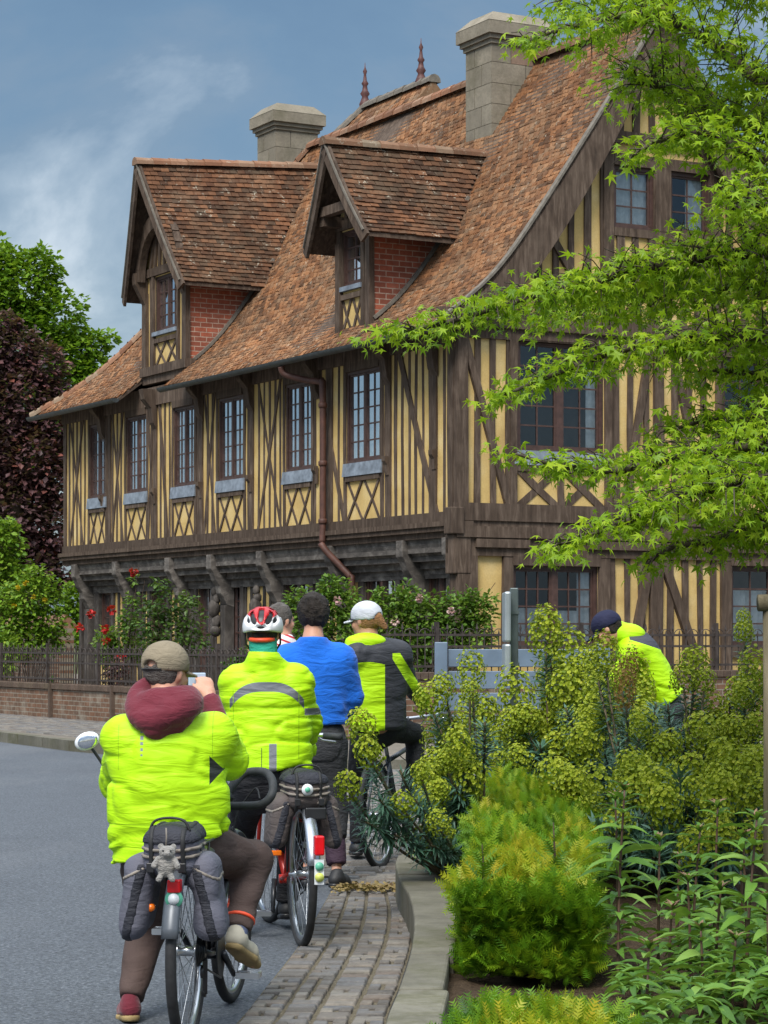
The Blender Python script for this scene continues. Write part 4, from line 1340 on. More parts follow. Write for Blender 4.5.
# old brick outbuilding wall left of the house
q = HL(.3, 15.6)
t = thing('brick_wall', 'short red brick wall with tiled top joining the left end of the house', 'wall', (q.x, q.y, .13), H_RZ)
mb = MB(); mb.box(-.15, .15, 0, 3.2, -.02, 1.5); mb.build('brickwork', M['wallbrick'], t)
mb = MB(); mb.prism([(-.28, 0, 1.5), (.28, 0, 1.5), (0, 0, 1.78)], (0, 3.2, 0)); mb.build('coping', M['ridge'], t)
# ================================================================== TREES AND SHRUBS
M['bark'] = m_timber('tree_bark', (.075, .058, .042), (.15, .125, .095), (9, 9, 2))
M['twig'] = mat_plain('twig_brown', (.06, .035, .022), .8, var=.4)
M['leaf_star'] = mat_leaf('sweetgum_leaf', [(.12, .24, .012), (.25, .43, .016), (.38, .57, .02), (.50, .64, .03)], .50, .42)
M['leaf_green'] = mat_leaf('broadleaf_green', [(.06, .14, .009), (.13, .27, .015), (.21, .37, .022), (.30, .45, .035)], .4)
M['leaf_copper'] = mat_leaf('copper_beech_leaf', [(.045, .024, .034), (.085, .04, .052), (.14, .062, .072), (.24, .075, .06)], .2, .45)
M['leaf_light'] = mat_leaf('shrub_leaf_light', [(.06, .15, .014), (.14, .28, .022), (.24, .40, .03), (.36, .46, .06)], .35)
M['leaf_rose'] = mat_leaf('rose_leaf', [(.03, .07, .018), (.06, .13, .028), (.10, .18, .035), (.15, .23, .05)], .25, .4)
M['leaf_rose_light'] = mat_leaf('climbing_rose_leaf', [(.05, .12, .018), (.10, .21, .026), (.17, .29, .036), (.26, .36, .06)], .3, .4)
M['petal_red'] = mat_leaf('red_petal', [(.38, .006, .012), (.55, .012, .02), (.68, .03, .035)], .15, .5)
M['petal_pink'] = mat_leaf('pink_petal', [(.55, .30, .30), (.70, .45, .42), (.75, .62, .55)], .2)
M['petal_yellow'] = mat_leaf('yellow_petal', [(.55, .38, .01), (.72, .55, .03)], .2)

# five-lobed leaf: outline fan, tip along +y, drooping lobes
_out = [(0, 0)]
for a, r in ((-150, .18), (-108, .62), (-84, .26), (-50, .86), (-26, .30), (0, 1.0), (26, .30), (50, .86), (84, .26), (108, .62), (150, .18)):
    _out.append((r * math.sin(math.radians(a)), .12 + r * math.cos(math.radians(a)) * .95))
STAR_V = [(0, .18, .0)] + [(x, y, -.16 * (x * x + (y - .15) ** 2)) for x, y in _out]
STAR_F = [(0, i, i + 1) for i in range(1, len(_out))] + [(0, len(_out), 1)]
# simple pointed leaf folded along the midrib, as triangles
LEAF_V = [(0, 0, 0), (.30, .35, .05), (.24, .7, .03), (0, 1, -.06), (-.24, .7, .03), (-.30, .35, .05), (0, .5, -.02)]
LEAF_F = [(6, 0, 1), (6, 1, 2), (6, 2, 3), (6, 3, 4), (6, 4, 5), (6, 5, 0)]
QUAD_V = [(0, 0, 0), (.36, .5, .08), (0, 1, -.03), (-.36, .5, .08)]
QUAD_F = [(0, 1, 2), (0, 2, 3)]

def leaves_obj(name, parent, mat, P, dirs, size, tv, tf, rnd, roll=None, smooth=False, loc=(0, 0, 0)):
    P = np.asarray(P) - np.array(loc); n = len(P)
    R_ = rot_from(np.asarray(dirs, float), RNG.normal(0, .5, n) if roll is None else roll)
    V, Fq = scatter(tv, tf, P, R_, np.asarray(size))
    return link(name, mesh_np(name, V, Fq, np.repeat(np.clip(rnd, 0, 1), len(tf)), smooth), parent, mat)

# ---- overhanging sweetgum: trunk to the right of the frame, limbs reach in over the view
YT = 11.5
tb = Vector((3.55, YT + .3, 0))
gum = thing('sweetgum_tree', 'bright green star-leaved tree whose branches hang across the gable from the right', 'tree', tb)
mb = MB()
mb.tube([v - tb for v in catmull([tb + Vector((0, 0, -.1)), tb + Vector((.02, 0, .9)), tb + Vector((-.06, .03, 2.2)), tb + Vector((.03, -.04, 3.6)), tb + Vector((.06, 0, 5.4))], 6)], [.19 - .006 * i for i in range(25)], 12)
mb.build('trunk', M['bark'], gum)
# limbs: polyline in picture measure and depth -> world, start at trunk
LIMBS = [ # (start height on trunk, [(px,py,Y)...], leaf spread px along, density)
 (3.2, [(860, 120, 11.5), (768, 85, 11.4), (700, 36, 11.3), (640, 14, 11.2), (560, 30, 11.0), (526, 42, 10.9)], [70, 50, 38, 34, 26, 10], .8),
 (3.8, [(880, -10, 11.8), (768, -20, 11.7), (690, -25, 11.6), (620, -12, 11.5), (560, 0, 11.4)], [60, 60, 50, 40, 24], .9),
 (3.0, [(850, 150, 12.2), (768, 128, 12.0), (700, 100, 12.0), (650, 85, 11.8), (628, 78, 11.8)], [60, 55, 48, 40, 24], 1.25),
 (2.9, [(850, 190, 11.2), (768, 160, 11.0), (705, 135, 10.9), (660, 140, 10.8), (630, 158, 10.8)], [50, 40, 28, 20, 10], .9),
 (2.7, [(870, 240, 10.6), (790, 215, 10.5), (745, 200, 10.4), (722, 196, 10.3)], [50, 40, 30, 14], 1.0),
 (2.6, [(860, 260, 11.6), (768, 255, 11.4), (680, 262, 11.2), (600, 280, 11.0), (520, 300, 10.8), (440, 324, 10.6), (378, 334, 10.5)], [55, 50, 42, 34, 24, 15, 6], 1.15),
 (2.5, [(860, 300, 12.2), (768, 285, 12.0), (690, 290, 11.9), (610, 305, 11.7), (540, 318, 11.6)], [50, 48, 40, 30, 16], 1.2),
 (2.3, [(860, 340, 11.2), (768, 335, 11.0), (690, 338, 10.8), (620, 350, 10.7), (550, 376, 10.5), (498, 398, 10.4)], [50, 42, 34, 26, 20, 10], 1.05),
 (2.1, [(880, 400, 11.9), (790, 385, 11.7), (740, 372, 11.5), (690, 372, 11.4)], [40, 36, 28, 12], .8),
 (1.9, [(860, 450, 10.8), (768, 445, 10.6), (690, 455, 10.4), (620, 470, 10.3), (560, 466, 10.2), (516, 454, 10.1)], [55, 48, 36, 22, 12, 5], .85),
 (1.7, [(870, 480, 10.4), (768, 480, 10.1), (690, 495, 10.0), (630, 520, 9.9), (560, 545, 9.8)], [60, 55, 40, 24, 8], 1.1),
 (1.6, [(860, 530, 10.6), (768, 530, 10.4), (715, 540, 10.3), (670, 548, 10.2), (645, 566, 10.2)], [45, 36, 26, 16, 8], .75),
 (1.8, [(880, 420, 11.3), (768, 425, 11.1), (720, 418, 11.0), (670, 430, 10.9)], [50, 44, 30, 14], .9),
 (4.4, [(900, -120, 11.5), (768, -140, 11.4), (680, -110, 11.2)], [90, 80, 50], .6),
 (3.4, [(1000, 60, 11.5), (1100, 20, 11.7), (1180, 60, 12.0)], [90, 90, 60], .6),
 (2.4, [(1000, 300, 12.4), (1080, 280, 12.9), (1150, 300, 13.2)], [90, 90, 60], .6),
 (4.9, [(1000, -200, 12.0), (960, -300, 12.2)], [120, 90], .5),
]
lp, ld, ls, lr = [], [], [], []
tw = MB()
for hz, pts, spread, dens in LIMBS:
    base = tb + Vector((0, 0, hz))
    P0 = W(*pts[0])
    ctrl = [base, base.lerp(P0, .5) + Vector((0, 0, .06))] + [W(*p) for p in pts]
    c = catmull(ctrl, 8)
    nC = len(c)
    mb = MB(); mb.tube([v - tb for v in c], [.042 * (1 - i / nC) ** .9 + .0035 for i in range(nC)], 7)
    mb.build('limb', M['bark'], gum)
    # twigs along the pictured part
    for i in range(len(pts) - 1):
        (x0, y0, Y0), (x1, y1, Y1) = pts[i], pts[i + 1]
        L = math.hypot(x1 - x0, y1 - y0)
        ntw = int(L * (spread[i] + spread[i + 1]) / 2 * .034 * dens) + 1
        for _ in range(ntw):
            f = random.random(); x, y, Y = x0 + (x1 - x0) * f, y0 + (y1 - y0) * f, Y0 + (Y1 - Y0) * f
            sp = spread[i] + (spread[i + 1] - spread[i]) * f
            p = W(x, y, Y)
            ang = random.uniform(0, 2 * PI); r = sp / F_PX * Y * math.sqrt(random.random())
            # twig tip offset; leans along the limb's own direction
            fw = (W(x1, y1, Y1) - W(x0, y0, Y0)).normalized()
            tip = p + Vector((math.cos(ang) * r, random.gauss(0, .28) * max(.4, sp / 40), math.sin(ang) * r * .9)) + fw * random.uniform(.02, .12)
            mid = p.lerp(tip, .5) + Vector((0, 0, .025))
            if random.random() < .5: tw.tube([p - tb, mid - tb, tip - tb], [.004, .003, .0018], 4, cap=False)
            d = (tip - p); d = d.normalized() if d.length > .01 else fw
            for k in range(random.randint(3, 6)):
                q = p.lerp(tip, random.uniform(.35, 1.05)) + Vector((random.gauss(0, .035), random.gauss(0, .04), random.gauss(0, .025)))
                dd = (d * .5 + Vector((random.gauss(0, .8), random.gauss(-.1, .8), random.gauss(-.55, .35)))).normalized()
                lp.append(q); ld.append(dd); ls.append(random.choice((.030, .04, .048, .056)) * random.uniform(.85, 1.12)); lr.append(random.betavariate(2.2, 1.9))
tw.build('twig', M['bark'], gum)
n = len(lp)
# leaves of three habits (flat, curled, drooping) gathered into one crown
Vs, Fs, off = [], [], 0; var = RNG.integers(0, 3, n); rr = []
Pn = np.array(lp) - np.array(tb); Rn = rot_from(np.array(ld), RNG.normal(0, .6, n)); Sn = np.array(ls)
for v_, (cz, sx) in enumerate(((.5, 1.0), (1.5, .9), (3.0, .72))):
    m_ = var == v_; tv = np.array(STAR_V) * [sx, 1, cz]; tv[:, 0] += .05 * (v_ - 1) * tv[:, 1]
    V, Fq = scatter(tv, STAR_F, Pn[m_], Rn[m_], Sn[m_]); Vs.append(V); Fs.append(Fq + off); off += len(V); rr.append(np.repeat(np.array(lr)[m_], len(STAR_F)))
link('crown', mesh_np('crown', np.concatenate(Vs), np.concatenate(Fs), np.concatenate(rr)), gum, M['leaf_star'])
print('sweetgum leaves', n)

# ---- trees in the distance at the left
def blob_leaves(blobs, n, Y, depth=.8, size=(.10, .2), shell=.55, up=.3):
    """blobs in picture measure (px, py, r); leaves fill their outer shells"""
    A = np.array([b[2] ** 2 for b in blobs], float); A /= A.sum()
    P, Dd, Rr = [], [], []
    ch = RNG.choice(len(blobs), n, p=A)
    v = rand_dirs(n); rad = RNG.uniform(shell, 1.02, n) ** .8
    for i in range(n):
        px, py, r = blobs[ch[i]][:3]; yo = blobs[ch[i]][3] if len(blobs[ch[i]]) > 3 else 0
        c = W(px, py, Y + yo); R0 = r / F_PX * Y
        lump = 1 + .16 * math.sin(v[i, 0] * 7 + ch[i]) * math.sin(v[i, 2] * 6 + 2 * ch[i])
        P.append((c.x + v[i, 0] * R0 * rad[i] * lump, c.y + v[i, 1] * R0 * depth * rad[i], c.z + v[i, 2] * R0 * rad[i] * lump))
        Dd.append((v[i, 0] + RNG.normal(0, .6), v[i, 1] + RNG.normal(0, .6), v[i, 2] * .5 - .25 + RNG.normal(0, .4)))
        Rr.append(np.clip(.5 + RNG.normal(0, .2) + .12 * math.sin(ch[i] * 2.3), 0, 1))
    return P, Dd, RNG.uniform(*size, n), np.array(Rr)
def far_tree(name, label, base, trunk_top, r, blobs, n, Y, mat, size, core=True, group=None):
    t = thing(name, label, 'tree', base, group=group); b = Vector(base)
    mb = MB(); tt = Vector(trunk_top); mb.tube([Vector((0, 0, -.1)), (tt - b) * .35 + Vector((.1, 0, 0)), (tt - b) * .7, tt - b], [r, r * .8, r * .55, r * .25], 9); mb.build('trunk', M['bark'], t)
    mb = MB()
    for bl in blobs:
        c = W(bl[0], bl[1], Y + (bl[3] if len(bl) > 3 else 0)) - b; s = b.lerp(tt, .45) - b
        mb = MB(); mb.tube([s, s.lerp(c, .5) + Vector((0, 0, .2)), c], [r * .35, r * .22, r * .06], 6); mb.build('limb', M['bark'], t)
    P, Dd, S, Rr = blob_leaves(blobs, n, Y, size=size)
    leaves_obj('crown', t, mat, P, Dd, S, LEAF_V if n < 4000 else QUAD_V, LEAF_F if n < 4000 else QUAD_F, Rr, loc=b)
    return t
def base_at(px, Y): return (W(px, 0, Y).x, Y, 0)
far_tree('green_tree', 'tall mid-green broadleaf tree rising beyond the left end of the roof', base_at(-10, 66), W(10, 300, 66), .35,
         [(18, 290, 42), (-30, 300, 55), (55, 320, 34), (60, 355, 34), (92, 345, 16), (20, 350, 50), (-40, 390, 60), (95, 372, 18), (40, 268, 22), (-5, 265, 26), (75, 385, 30), (108, 340, 9), (0, 420, 60), (60, 430, 40), (90, 420, 30)], 24000, 66, M['leaf_green'], (.12, .24))
far_tree('copper_beech', 'dark purple copper beech beside the left end of the house', base_at(12, 56), W(20, 380, 56), .3,
         [(14, 350, 26), (42, 365, 24), (-20, 360, 40), (20, 400, 38), (55, 420, 28), (-20, 440, 50), (30, 460, 42), (58, 480, 26), (10, 520, 50), (50, 530, 30), (20, 570, 44), (56, 572, 22), (-25, 540, 44), (60, 395, 16), (8, 325, 14), (70, 450, 15)], 24000, 56, M['leaf_copper'], (.11, .21))

def shrub(name, label, base, blobs, n, Y, mat, size, flowers=(), fmat=None, fsize=.05, cat='shrub', group=None, stems=5, leaf=True, petals=26):
    t = thing(name, label, cat, base, group=group); b = Vector(base)
    mb = MB()
    for bl in blobs:
        c = W(bl[0], bl[1], Y + (bl[3] if len(bl) > 3 else 0)) - b
        for k in range(2):
            e = c + Vector((random.gauss(0, .1), random.gauss(0, .1), random.gauss(.05, .1)))
            s0 = Vector((random.gauss(0, .12), random.gauss(0, .08), 0))
            mb.tube([s0, s0.lerp(e, .5) + Vector((random.gauss(0, .05), 0, .08)), e], [.012, .009, .004], 5, cap=False)
    mb.build('stem', M['twig'], t)
    P, Dd, S, Rr = blob_leaves(blobs, n, Y, size=size, shell=.25)
    leaves_obj('foliage', t, mat, P, Dd, S, LEAF_V if leaf else QUAD_V, LEAF_F if leaf else QUAD_F, Rr, loc=b)
    for fx, fy in flowers:
        c = W(fx, fy, Y - .35)
        pv = rand_dirs(petals); pv[:, 1] -= .3
        Pq = np.array(c)[None] + pv * fsize * .35
        leaves_obj('flower', t, fmat, Pq, pv + rand_dirs(petals) * .5, RNG.uniform(.6, 1.0, petals) * fsize, [(0, 0, 0), (.5, .4, .1), (.35, .9, -.1), (-.35, .9, -.1), (-.5, .4, .1)], [(0, 1, 2), (0, 2, 3), (0, 3, 4)], RNG.random(petals), loc=b)
    return t
shrub('green_bush', 'bright green leafy bush at the left edge below the copper beech', base_at(-4, 47), [(2, 545, 24), (-15, 575, 34), (12, 575, 20), (5, 530, 14)], 2600, 47, M['leaf_light'], (.08, .15))
shrub('flowering_bush', 'loose pale green bush dotted with small yellow flowers behind the railing', base_at(28, 44), [(30, 600, 30), (12, 625, 26), (48, 620, 24), (38, 580, 16), (20, 640, 26), (50, 640, 18), (5, 600, 20), (60, 590, 10)], 4200, 44, M['leaf_light'], (.06, .12),
      [(18, 588), (26, 583), (34, 597), (14, 606), (45, 600)], M['petal_yellow'], .05)
shrub('green_bush', 'mid green bush filling the gap between the brick outbuilding and the house end', base_at(76, 52), [(74, 600, 16), (84, 620, 14), (66, 615, 14), (80, 585, 10), (72, 635, 16)], 1600, 52, M['leaf_green'], (.08, .14))
shrub('green_bush', 'small round bush at the left end of the railing behind the brick wall', base_at(4, 42.5), [(0, 660, 18), (8, 645, 14), (-12, 640, 22)], 1200, 42.5, M['leaf_light'], (.06, .11))
# rose bushes between railing and house
shrub('red_rose_bush', 'tall red rose bush with deep red blooms behind the railing at the left', base_at(128, 39), [(120, 640, 16), (105, 640, 14), (128, 620, 12), (110, 655, 14), (132, 600, 8), (134, 580, 5), (140, 650, 14)], 1500, 39, M['leaf_rose_light'], (.05, .09),
      [(134, 572), (91, 614), (105, 629), (106, 641), (121, 656), (80, 628), (112, 610)], M['petal_red'], .075)
shrub('rose_bush', 'dark leaved rose bush before the timber posts, without blooms', base_at(170, 38.5), [(165, 605, 22), (185, 615, 20), (150, 620, 20), (170, 635, 26), (195, 640, 18), (150, 645, 18), (190, 600, 10), (160, 585, 10)], 1500, 38.5, M['leaf_rose'], (.06, .11))
shrub('small_shrub', 'thin young shrub with reddish leaves behind the railing below the red blooms', base_at(118, 38.2), [(118, 668, 12), (112, 678, 10)], 400, 38.2, M['leaf_copper'], (.05, .09))
shrub('wall_plant', 'small green plant growing out of the foot of the brick wall', (W(47, 0, 40.2).x, 40.2, .13), [(47, 690, 6), (44, 698, 5), (50, 682, 4)], 160, 40.2, M['leaf_rose'], (.06, .10), group=None)
shrub('climbing_rose', 'broad light green climbing rose with few pale pink flowers before the corner post', base_at(400, 33), [(310, 610, 24), (340, 605, 26), (330, 590, 16), (395, 620, 28), (425, 615, 26), (455, 615, 26), (480, 612, 18), (405, 600, 18), (440, 640, 28), (475, 635, 20), (410, 650, 26), (350, 640, 28), (310, 640, 24), (295, 600, 12), (490, 600, 8), (380, 598, 12), (470, 598, 10), (488, 640, 10)], 9000, 33, M['leaf_rose_light'], (.05, .095),
      [(451, 611), (338, 600), (420, 598), (395, 622)], M['petal_pink'], .06)
shrub('green_bush', 'low bush behind the railing between the helmeted cyclist and the house', base_at(262, 36), [(250, 660, 16), (270, 655, 16), (235, 668, 12)], 900, 36, M['leaf_rose'], (.05, .09))
# ================================================================== PLANTED BED
M['needle'] = mat_leaf('yew_needle', [(.025, .085, .006), (.085, .22, .009), (.19, .35, .012), (.38, .43, .018), (.54, .45, .028)], .25, .5)
M['hedge_core'] = mat_plain('hedge_twigs', (.028, .030, .012), .95, var=.5, scale=40)
M['euph_leaf'] = mat_leaf('spurge_leaf', [(.03, .085, .055), (.065, .155, .105), (.13, .24, .18)], .15, .45)
M['euph_flower'] = mat_leaf('spurge_bract', [(.13, .20, .012), (.27, .35, .018), (.42, .48, .03), (.54, .55, .06)], .25, .5)
M['euph_old'] = mat_leaf('spurge_faded', [(.22, .11, .03), (.30, .18, .05), (.30, .26, .05)], .2)
M['euph_stem'] = mat_plain('spurge_stem', (.13, .10, .055), .7, var=.35)
M['herb_leaf'] = mat_leaf('tall_herb_leaf', [(.045, .12, .022), (.095, .22, .032), (.16, .32, .045), (.27, .42, .09)], .3, .42)
M['herb_bud'] = mat_leaf('herb_bud', [(.22, .12, .09), (.32, .17, .12), (.20, .20, .08)], .2)
M['herb_stem'] = mat_plain('herb_stem', (.085, .045, .028), .6, var=.4)

# yew sprig: twig with two rows of needles, y along the twig, unit length; triangles
SV, SF = [], []
for k in range(6):
    y = .06 + .86 * k / 5; L = .34 * (1 - .45 * abs(k / 5 - .35))
    for sg in (-1, 1):
        b = len(SV); SV += [(0, y - .065, 0), (0, y + .065, .01), (sg * L, y + .20, .03)]; SF.append((b, b + 1, b + 2))
b = len(SV); SV += [(-.02, 0, -.01), (.02, 0, -.01), (0, 1.06, .01)]; SF.append((b, b + 1, b + 2))

def hedge(label, front, back, wf, wb, z0, h, n, s=(.07, .11), gold=.5, round_=.12, name='yew_hedge', front_w=7.0, hb=None):
    """low clipped hedge from front (x,y) to back (x,y); widths at each end"""
    t = thing(name, label, 'hedge', (front[0], front[1], z0))
    f = np.array([*front, 0.]); bk = np.array([*back, 0.]); Lh = np.linalg.norm(bk - f); ax = (bk - f) / Lh; sd = np.array([ax[1], -ax[0], 0])
    P, Dd, Rr = [], [], []
    top = np.array([0, 0, 1.])
    areas = {'top': (wf + wb) / 2 * Lh, 'l': h * Lh * .8, 'r': h * Lh * .4, 'f': wf * h * (front_w), 'b': wb * h * .5}
    ks = list(areas); pr = np.array([areas[k] for k in ks]); pr = pr / pr.sum()
    for i in range(n):
        k = ks[RNG.choice(len(ks), p=pr)]
        a, u, z = RNG.random(), RNG.uniform(-1, 1), RNG.random() ** .8
        if k == 'top': z = 1; nn = top
        elif k == 'l': u = -.9; nn = -sd
        elif k == 'r': u = .9; nn = sd
        elif k == 'f': a = 0; nn = -ax
        else: a = 1; nn = ax
        if k == 'top' and RNG.random() < .45: a = a * a
        w = wf + (wb - wf) * a; hh = h + ((hb or h) - h) * a
        bump_ = .045 * math.sin(a * Lh * 5 + u * 2) + .035 * math.sin(u * 5 + a * 13 + z * 6) + .03 * math.sin(z * 9 + a * Lh * 9)
        edge = max(abs(u), z if k != 'top' else 0)
        rr = 1.0
        p = f + ax * (a * Lh) + sd * (u * w / 2) + top * (z * hh)
        # rounded shoulders
        if k == 'top': p = p - sd * (u * w / 2 * .10) + ax * (.05 if a * Lh < .05 else 0)
        if k == 'top': p = p - top * round_ * max(0, (abs(u) - .6) / .4) ** 2 * 1.0 - top * round_ * max(0, (.08 - a) / .08) ** 2
        else: p = p - nn * round_ * max(0, (z - .72) / .28) ** 2
        dp = RNG.uniform(0, .10); p = p + nn * (bump_ - dp)
        dd = nn * RNG.uniform(.3, 1) * (1 if k != 'top' else .5) + top * RNG.uniform(.3, .9) + RNG.normal(0, .42, 3)
        P.append(p); Dd.append(dd)
        g = .36 + (.18 * gold if k == 'top' else 0) + (.10 if k == 'f' else 0) + .25 * gold * max(0, z - .75) + RNG.normal(0, .13) + .30 * gold * vnoise(np.array(p) * 3.1) - 1.6 * dp - (.05 * (1 - z) if k != 'top' else 0)  # gold is new growth; lighter front, darker depth and foot are painted light and shade
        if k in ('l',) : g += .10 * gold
        Rr.append(g)
    P, Dd, Rr = np.array(P), np.array(Dd), np.array(Rr)
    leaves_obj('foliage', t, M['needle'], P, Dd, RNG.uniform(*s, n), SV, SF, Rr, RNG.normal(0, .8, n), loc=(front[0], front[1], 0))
    t.children[-1].location.z = 0
    mb = MB()
    c0, c1 = f, bk; i_ = .10
    for a0 in (0,):
        q = []
        for (c, w) in ((f + ax * i_, wf - 2 * i_), (bk - ax * i_, wb - 2 * i_)):
            q.append([(c + sd * (w / 2 * g) * (.9 if zz > 0 else .6) + top * (zz * .85) - np.array([*front, 0])) for g, zz in ((-1, .0), (1, .0), (.8, h - i_ * 1.1), (-.8, h - i_ * 1.1))])
        mb.hexa([q[0][0], q[0][1], q[1][1], q[1][0], q[0][3], q[0][2], q[1][2], q[1][3]])
    mb.build('twig_core', M['hedge_core'], t)
    return t
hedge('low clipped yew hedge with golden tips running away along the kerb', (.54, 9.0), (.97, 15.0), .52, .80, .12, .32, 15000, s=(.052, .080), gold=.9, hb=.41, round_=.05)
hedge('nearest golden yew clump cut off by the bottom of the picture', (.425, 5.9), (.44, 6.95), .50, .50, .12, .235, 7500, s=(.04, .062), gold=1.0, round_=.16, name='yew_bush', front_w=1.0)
# young upright yew shoots standing out of the hedge front
def shoot(x, y, h):
    t = thing('yew_shoot', 'x', 'shoot', (x, y, .45)); mb = MB(); mb.tube([(0, 0, -.2), (.005, 0, h * .5), (0, 0, h)], [.006, .005, .002], 5); mb.build('stem', M['twig'], t)
    n = 16; z = np.linspace(.05, 1, n) * h; a = np.arange(n) * 2.4
    P = np.stack([np.zeros(n), np.zeros(n), z], 1); D_ = np.stack([np.cos(a), np.sin(a), .8 + z * 0], 1)
    leaves_obj('needles', t, M['needle'], P, D_, np.linspace(.11, .05, n), SV, SF, np.full(n, .25) + RNG.normal(0, .08, n))
    return t
s1 = shoot(.66, 9.35, .24); s1['label'] = 'dark upright yew shoot standing out at the middle of the hedge front'; s1['category'] = 'yew shoot'
s2 = shoot(.38, 9.3, .16); s2['label'] = 'shorter yew shoot standing out of the left end of the hedge front'; s2['category'] = 'yew shoot'

# ---- spurge (tall shrub with lime heads over blue-green bottlebrush leaves)
FL_V = [(0, .0, 0), (.5, .25, 0), (.15, .25, .48), (-.4, .25, .3), (-.4, .25, -.3), (.15, .25, -.48)]     # little cup facing +y
FL_F = [(0, 1, 2), (0, 2, 3), (0, 3, 4), (0, 4, 5), (0, 5, 1)]
def head_mesh(n=120, r=.075, h=.15, seed=0):
    g = np.random.default_rng(seed); P, D_, R_ = [], [], []
    ga = PI * (3 - math.sqrt(5))
    for i in range(n):
        z = 1 - 1.75 * (i + .5) / n; q = math.sqrt(max(0, 1 - z * z)); a = i * ga + g.normal(0, .2)
        d = np.array([q * math.cos(a), q * math.sin(a), z]); k = g.uniform(.78, 1.06) * (1 + .14 * math.sin(a * 5 + z * 9))
        P.append(d * [r, r, h * .62] * k + [0, 0, h * .35]); D_.append(d + g.normal(0, .25, 3) + [0, 0, .2]); R_.append(.35 + .35 * z * .6 + g.normal(0, .2))
    V, Fq = scatter(FL_V, FL_F, np.array(P), rot_from(np.array(D_), g.random(n) * 6), g.uniform(.013, .021, n))
    return mesh_np('flower_head', V, Fq, np.repeat(np.clip(R_, 0, 1), len(FL_F)))
HEADS = [head_mesh(270, .078, .17, 1), head_mesh(230, .07, .14, 2), head_mesh(310, .082, .20, 3), head_mesh(190, .062, .12, 4)]
for m_ in HEADS: m_.materials.append(M['euph_flower'])
HEAD_OLD = head_mesh(150, .05, .20, 9); HEAD_OLD.materials.append(M['euph_old'])
NL_V = [(-.055, 0, 0), (.055, 0, 0), (.075, .55, .02), (0, 1, -.08), (-.075, .55, .02)]
NL_F = [(0, 1, 2), (0, 2, 4), (4, 2, 3)]
def stalk_leaves(top, base_dir, length, n, size):
    """leaves crowded round the upper part of a stalk"""
    P, D_, S_ = [], [], []
    for i in range(n):
        f = i / n; a = i * 2.4
        p = np.array(top) - np.array(base_dir) * length * (1 - f)
        bd = np.array(base_dir); x = np.cross(bd, [0, 0, 1.0]) if abs(bd[2]) < .95 else np.cross(bd, [1., 0, 0]); x /= np.linalg.norm(x); y = np.cross(bd, x)
        d = x * math.cos(a) + y * math.sin(a) + bd * (-.15 + .75 * f) + RNG.normal(0, .12, 3)
        P.append(p); D_.append(d); S_.append(size * RNG.uniform(.8, 1.15) * (1.05 - .3 * f))
    return P, D_, S_
def spurge(label, base, stalks, group='spurge plants in the bed'):
    """stalks: (px, py, Y, scale, kind) tips; kind h = flower head, l = leaf tuft only, o = faded head"""
    t = thing('spurge_plant', label, 'spurge', base, group=group); b = Vector(base)
    st = MB(); LP, LD, LS = [], [], []
    for (px, py, Y, sc, kind) in stalks:
        tip = W(px, py, Y) - b
        s0 = Vector((random.gauss(0, .06), random.gauss(0, .06), 0))
        mid = s0.lerp(tip, .5) + Vector((tip.x * .12, 0, -.02 if abs(tip.x) > .5 else .05))
        c = catmull([s0, mid, tip], 6); d = (c[-1] - c[-3]).normalized()
        if kind != 'l': d = (d + Vector((0, 0, .7))).normalized()
        hh = .16 * sc
        st.tube(c, [.010 - .0003 * i for i in range(len(c))], 5, cap=False)
        low = tip - d * (.02 if kind == 'l' else .03)
        P, D_, S_ = stalk_leaves(low, d, .26 if kind == 'l' else .30, 90 if kind == 'l' else 64, .112 * sc if kind == 'l' else .09 * sc)
        LP += P; LD += D_; LS += S_
        if kind in 'ho':
            me = HEAD_OLD if kind == 'o' else random.choice(HEADS)
            h = bpy.data.objects.new('flower_head', me); COL.objects.link(h); h.parent = t
            h.location = tip; h.scale = (sc, sc, sc * random.uniform(.95, 1.2)); q = Vector((0, 0, 1)).rotation_difference(d); h.rotation_mode = 'QUATERNION'; h.rotation_quaternion = q
            if kind == 'o': h['label'] = 'faded brown flower head'
    st.build('stem', M['euph_stem'], t)
    n = len(LP)
    leaves_obj('leaves', t, M['euph_leaf'], np.array(LP), np.array(LD), np.array(LS), NL_V, NL_F, RNG.beta(2, 2, n), RNG.normal(0, .3, n))
    return t
def fill(x0, x1, y0, y1, Y0, Y1, n, sc=(.8, 1.1), ph=.75):
    out = []
    for _ in range(n):
        f = random.random()
        out.append((random.uniform(x0, x1), y0 + (y1 - y0) * f, Y0 + (Y1 - Y0) * f, random.uniform(*sc), 'h' if random.random() < ph else 'l'))
    return out
ground_z = .12
def gb(px, Y): v = W(px, 0, Y); return (v.x, Y, ground_z)
spurge('spurge leaning out left over the paving on long bare stems', gb(462, 12.4), [(364, 738, 12.0, 1.05, 'h'), (371, 762, 11.9, 1.1, 'h'), (351, 795, 11.8, .95, 'h'), (405, 812, 11.9, .95, 'h'), (422, 780, 12.1, .8, 'h'), (380, 800, 11.8, 1.0, 'l'), (366, 822, 11.8, 1.0, 'l'), (415, 800, 12.0, .95, 'l'), (395, 835, 11.9, .85, 'l'), (400, 770, 12.1, .9, 'l'), (430, 845, 12.0, .9, 'l'), (440, 830, 12.0, .8, 'h')])
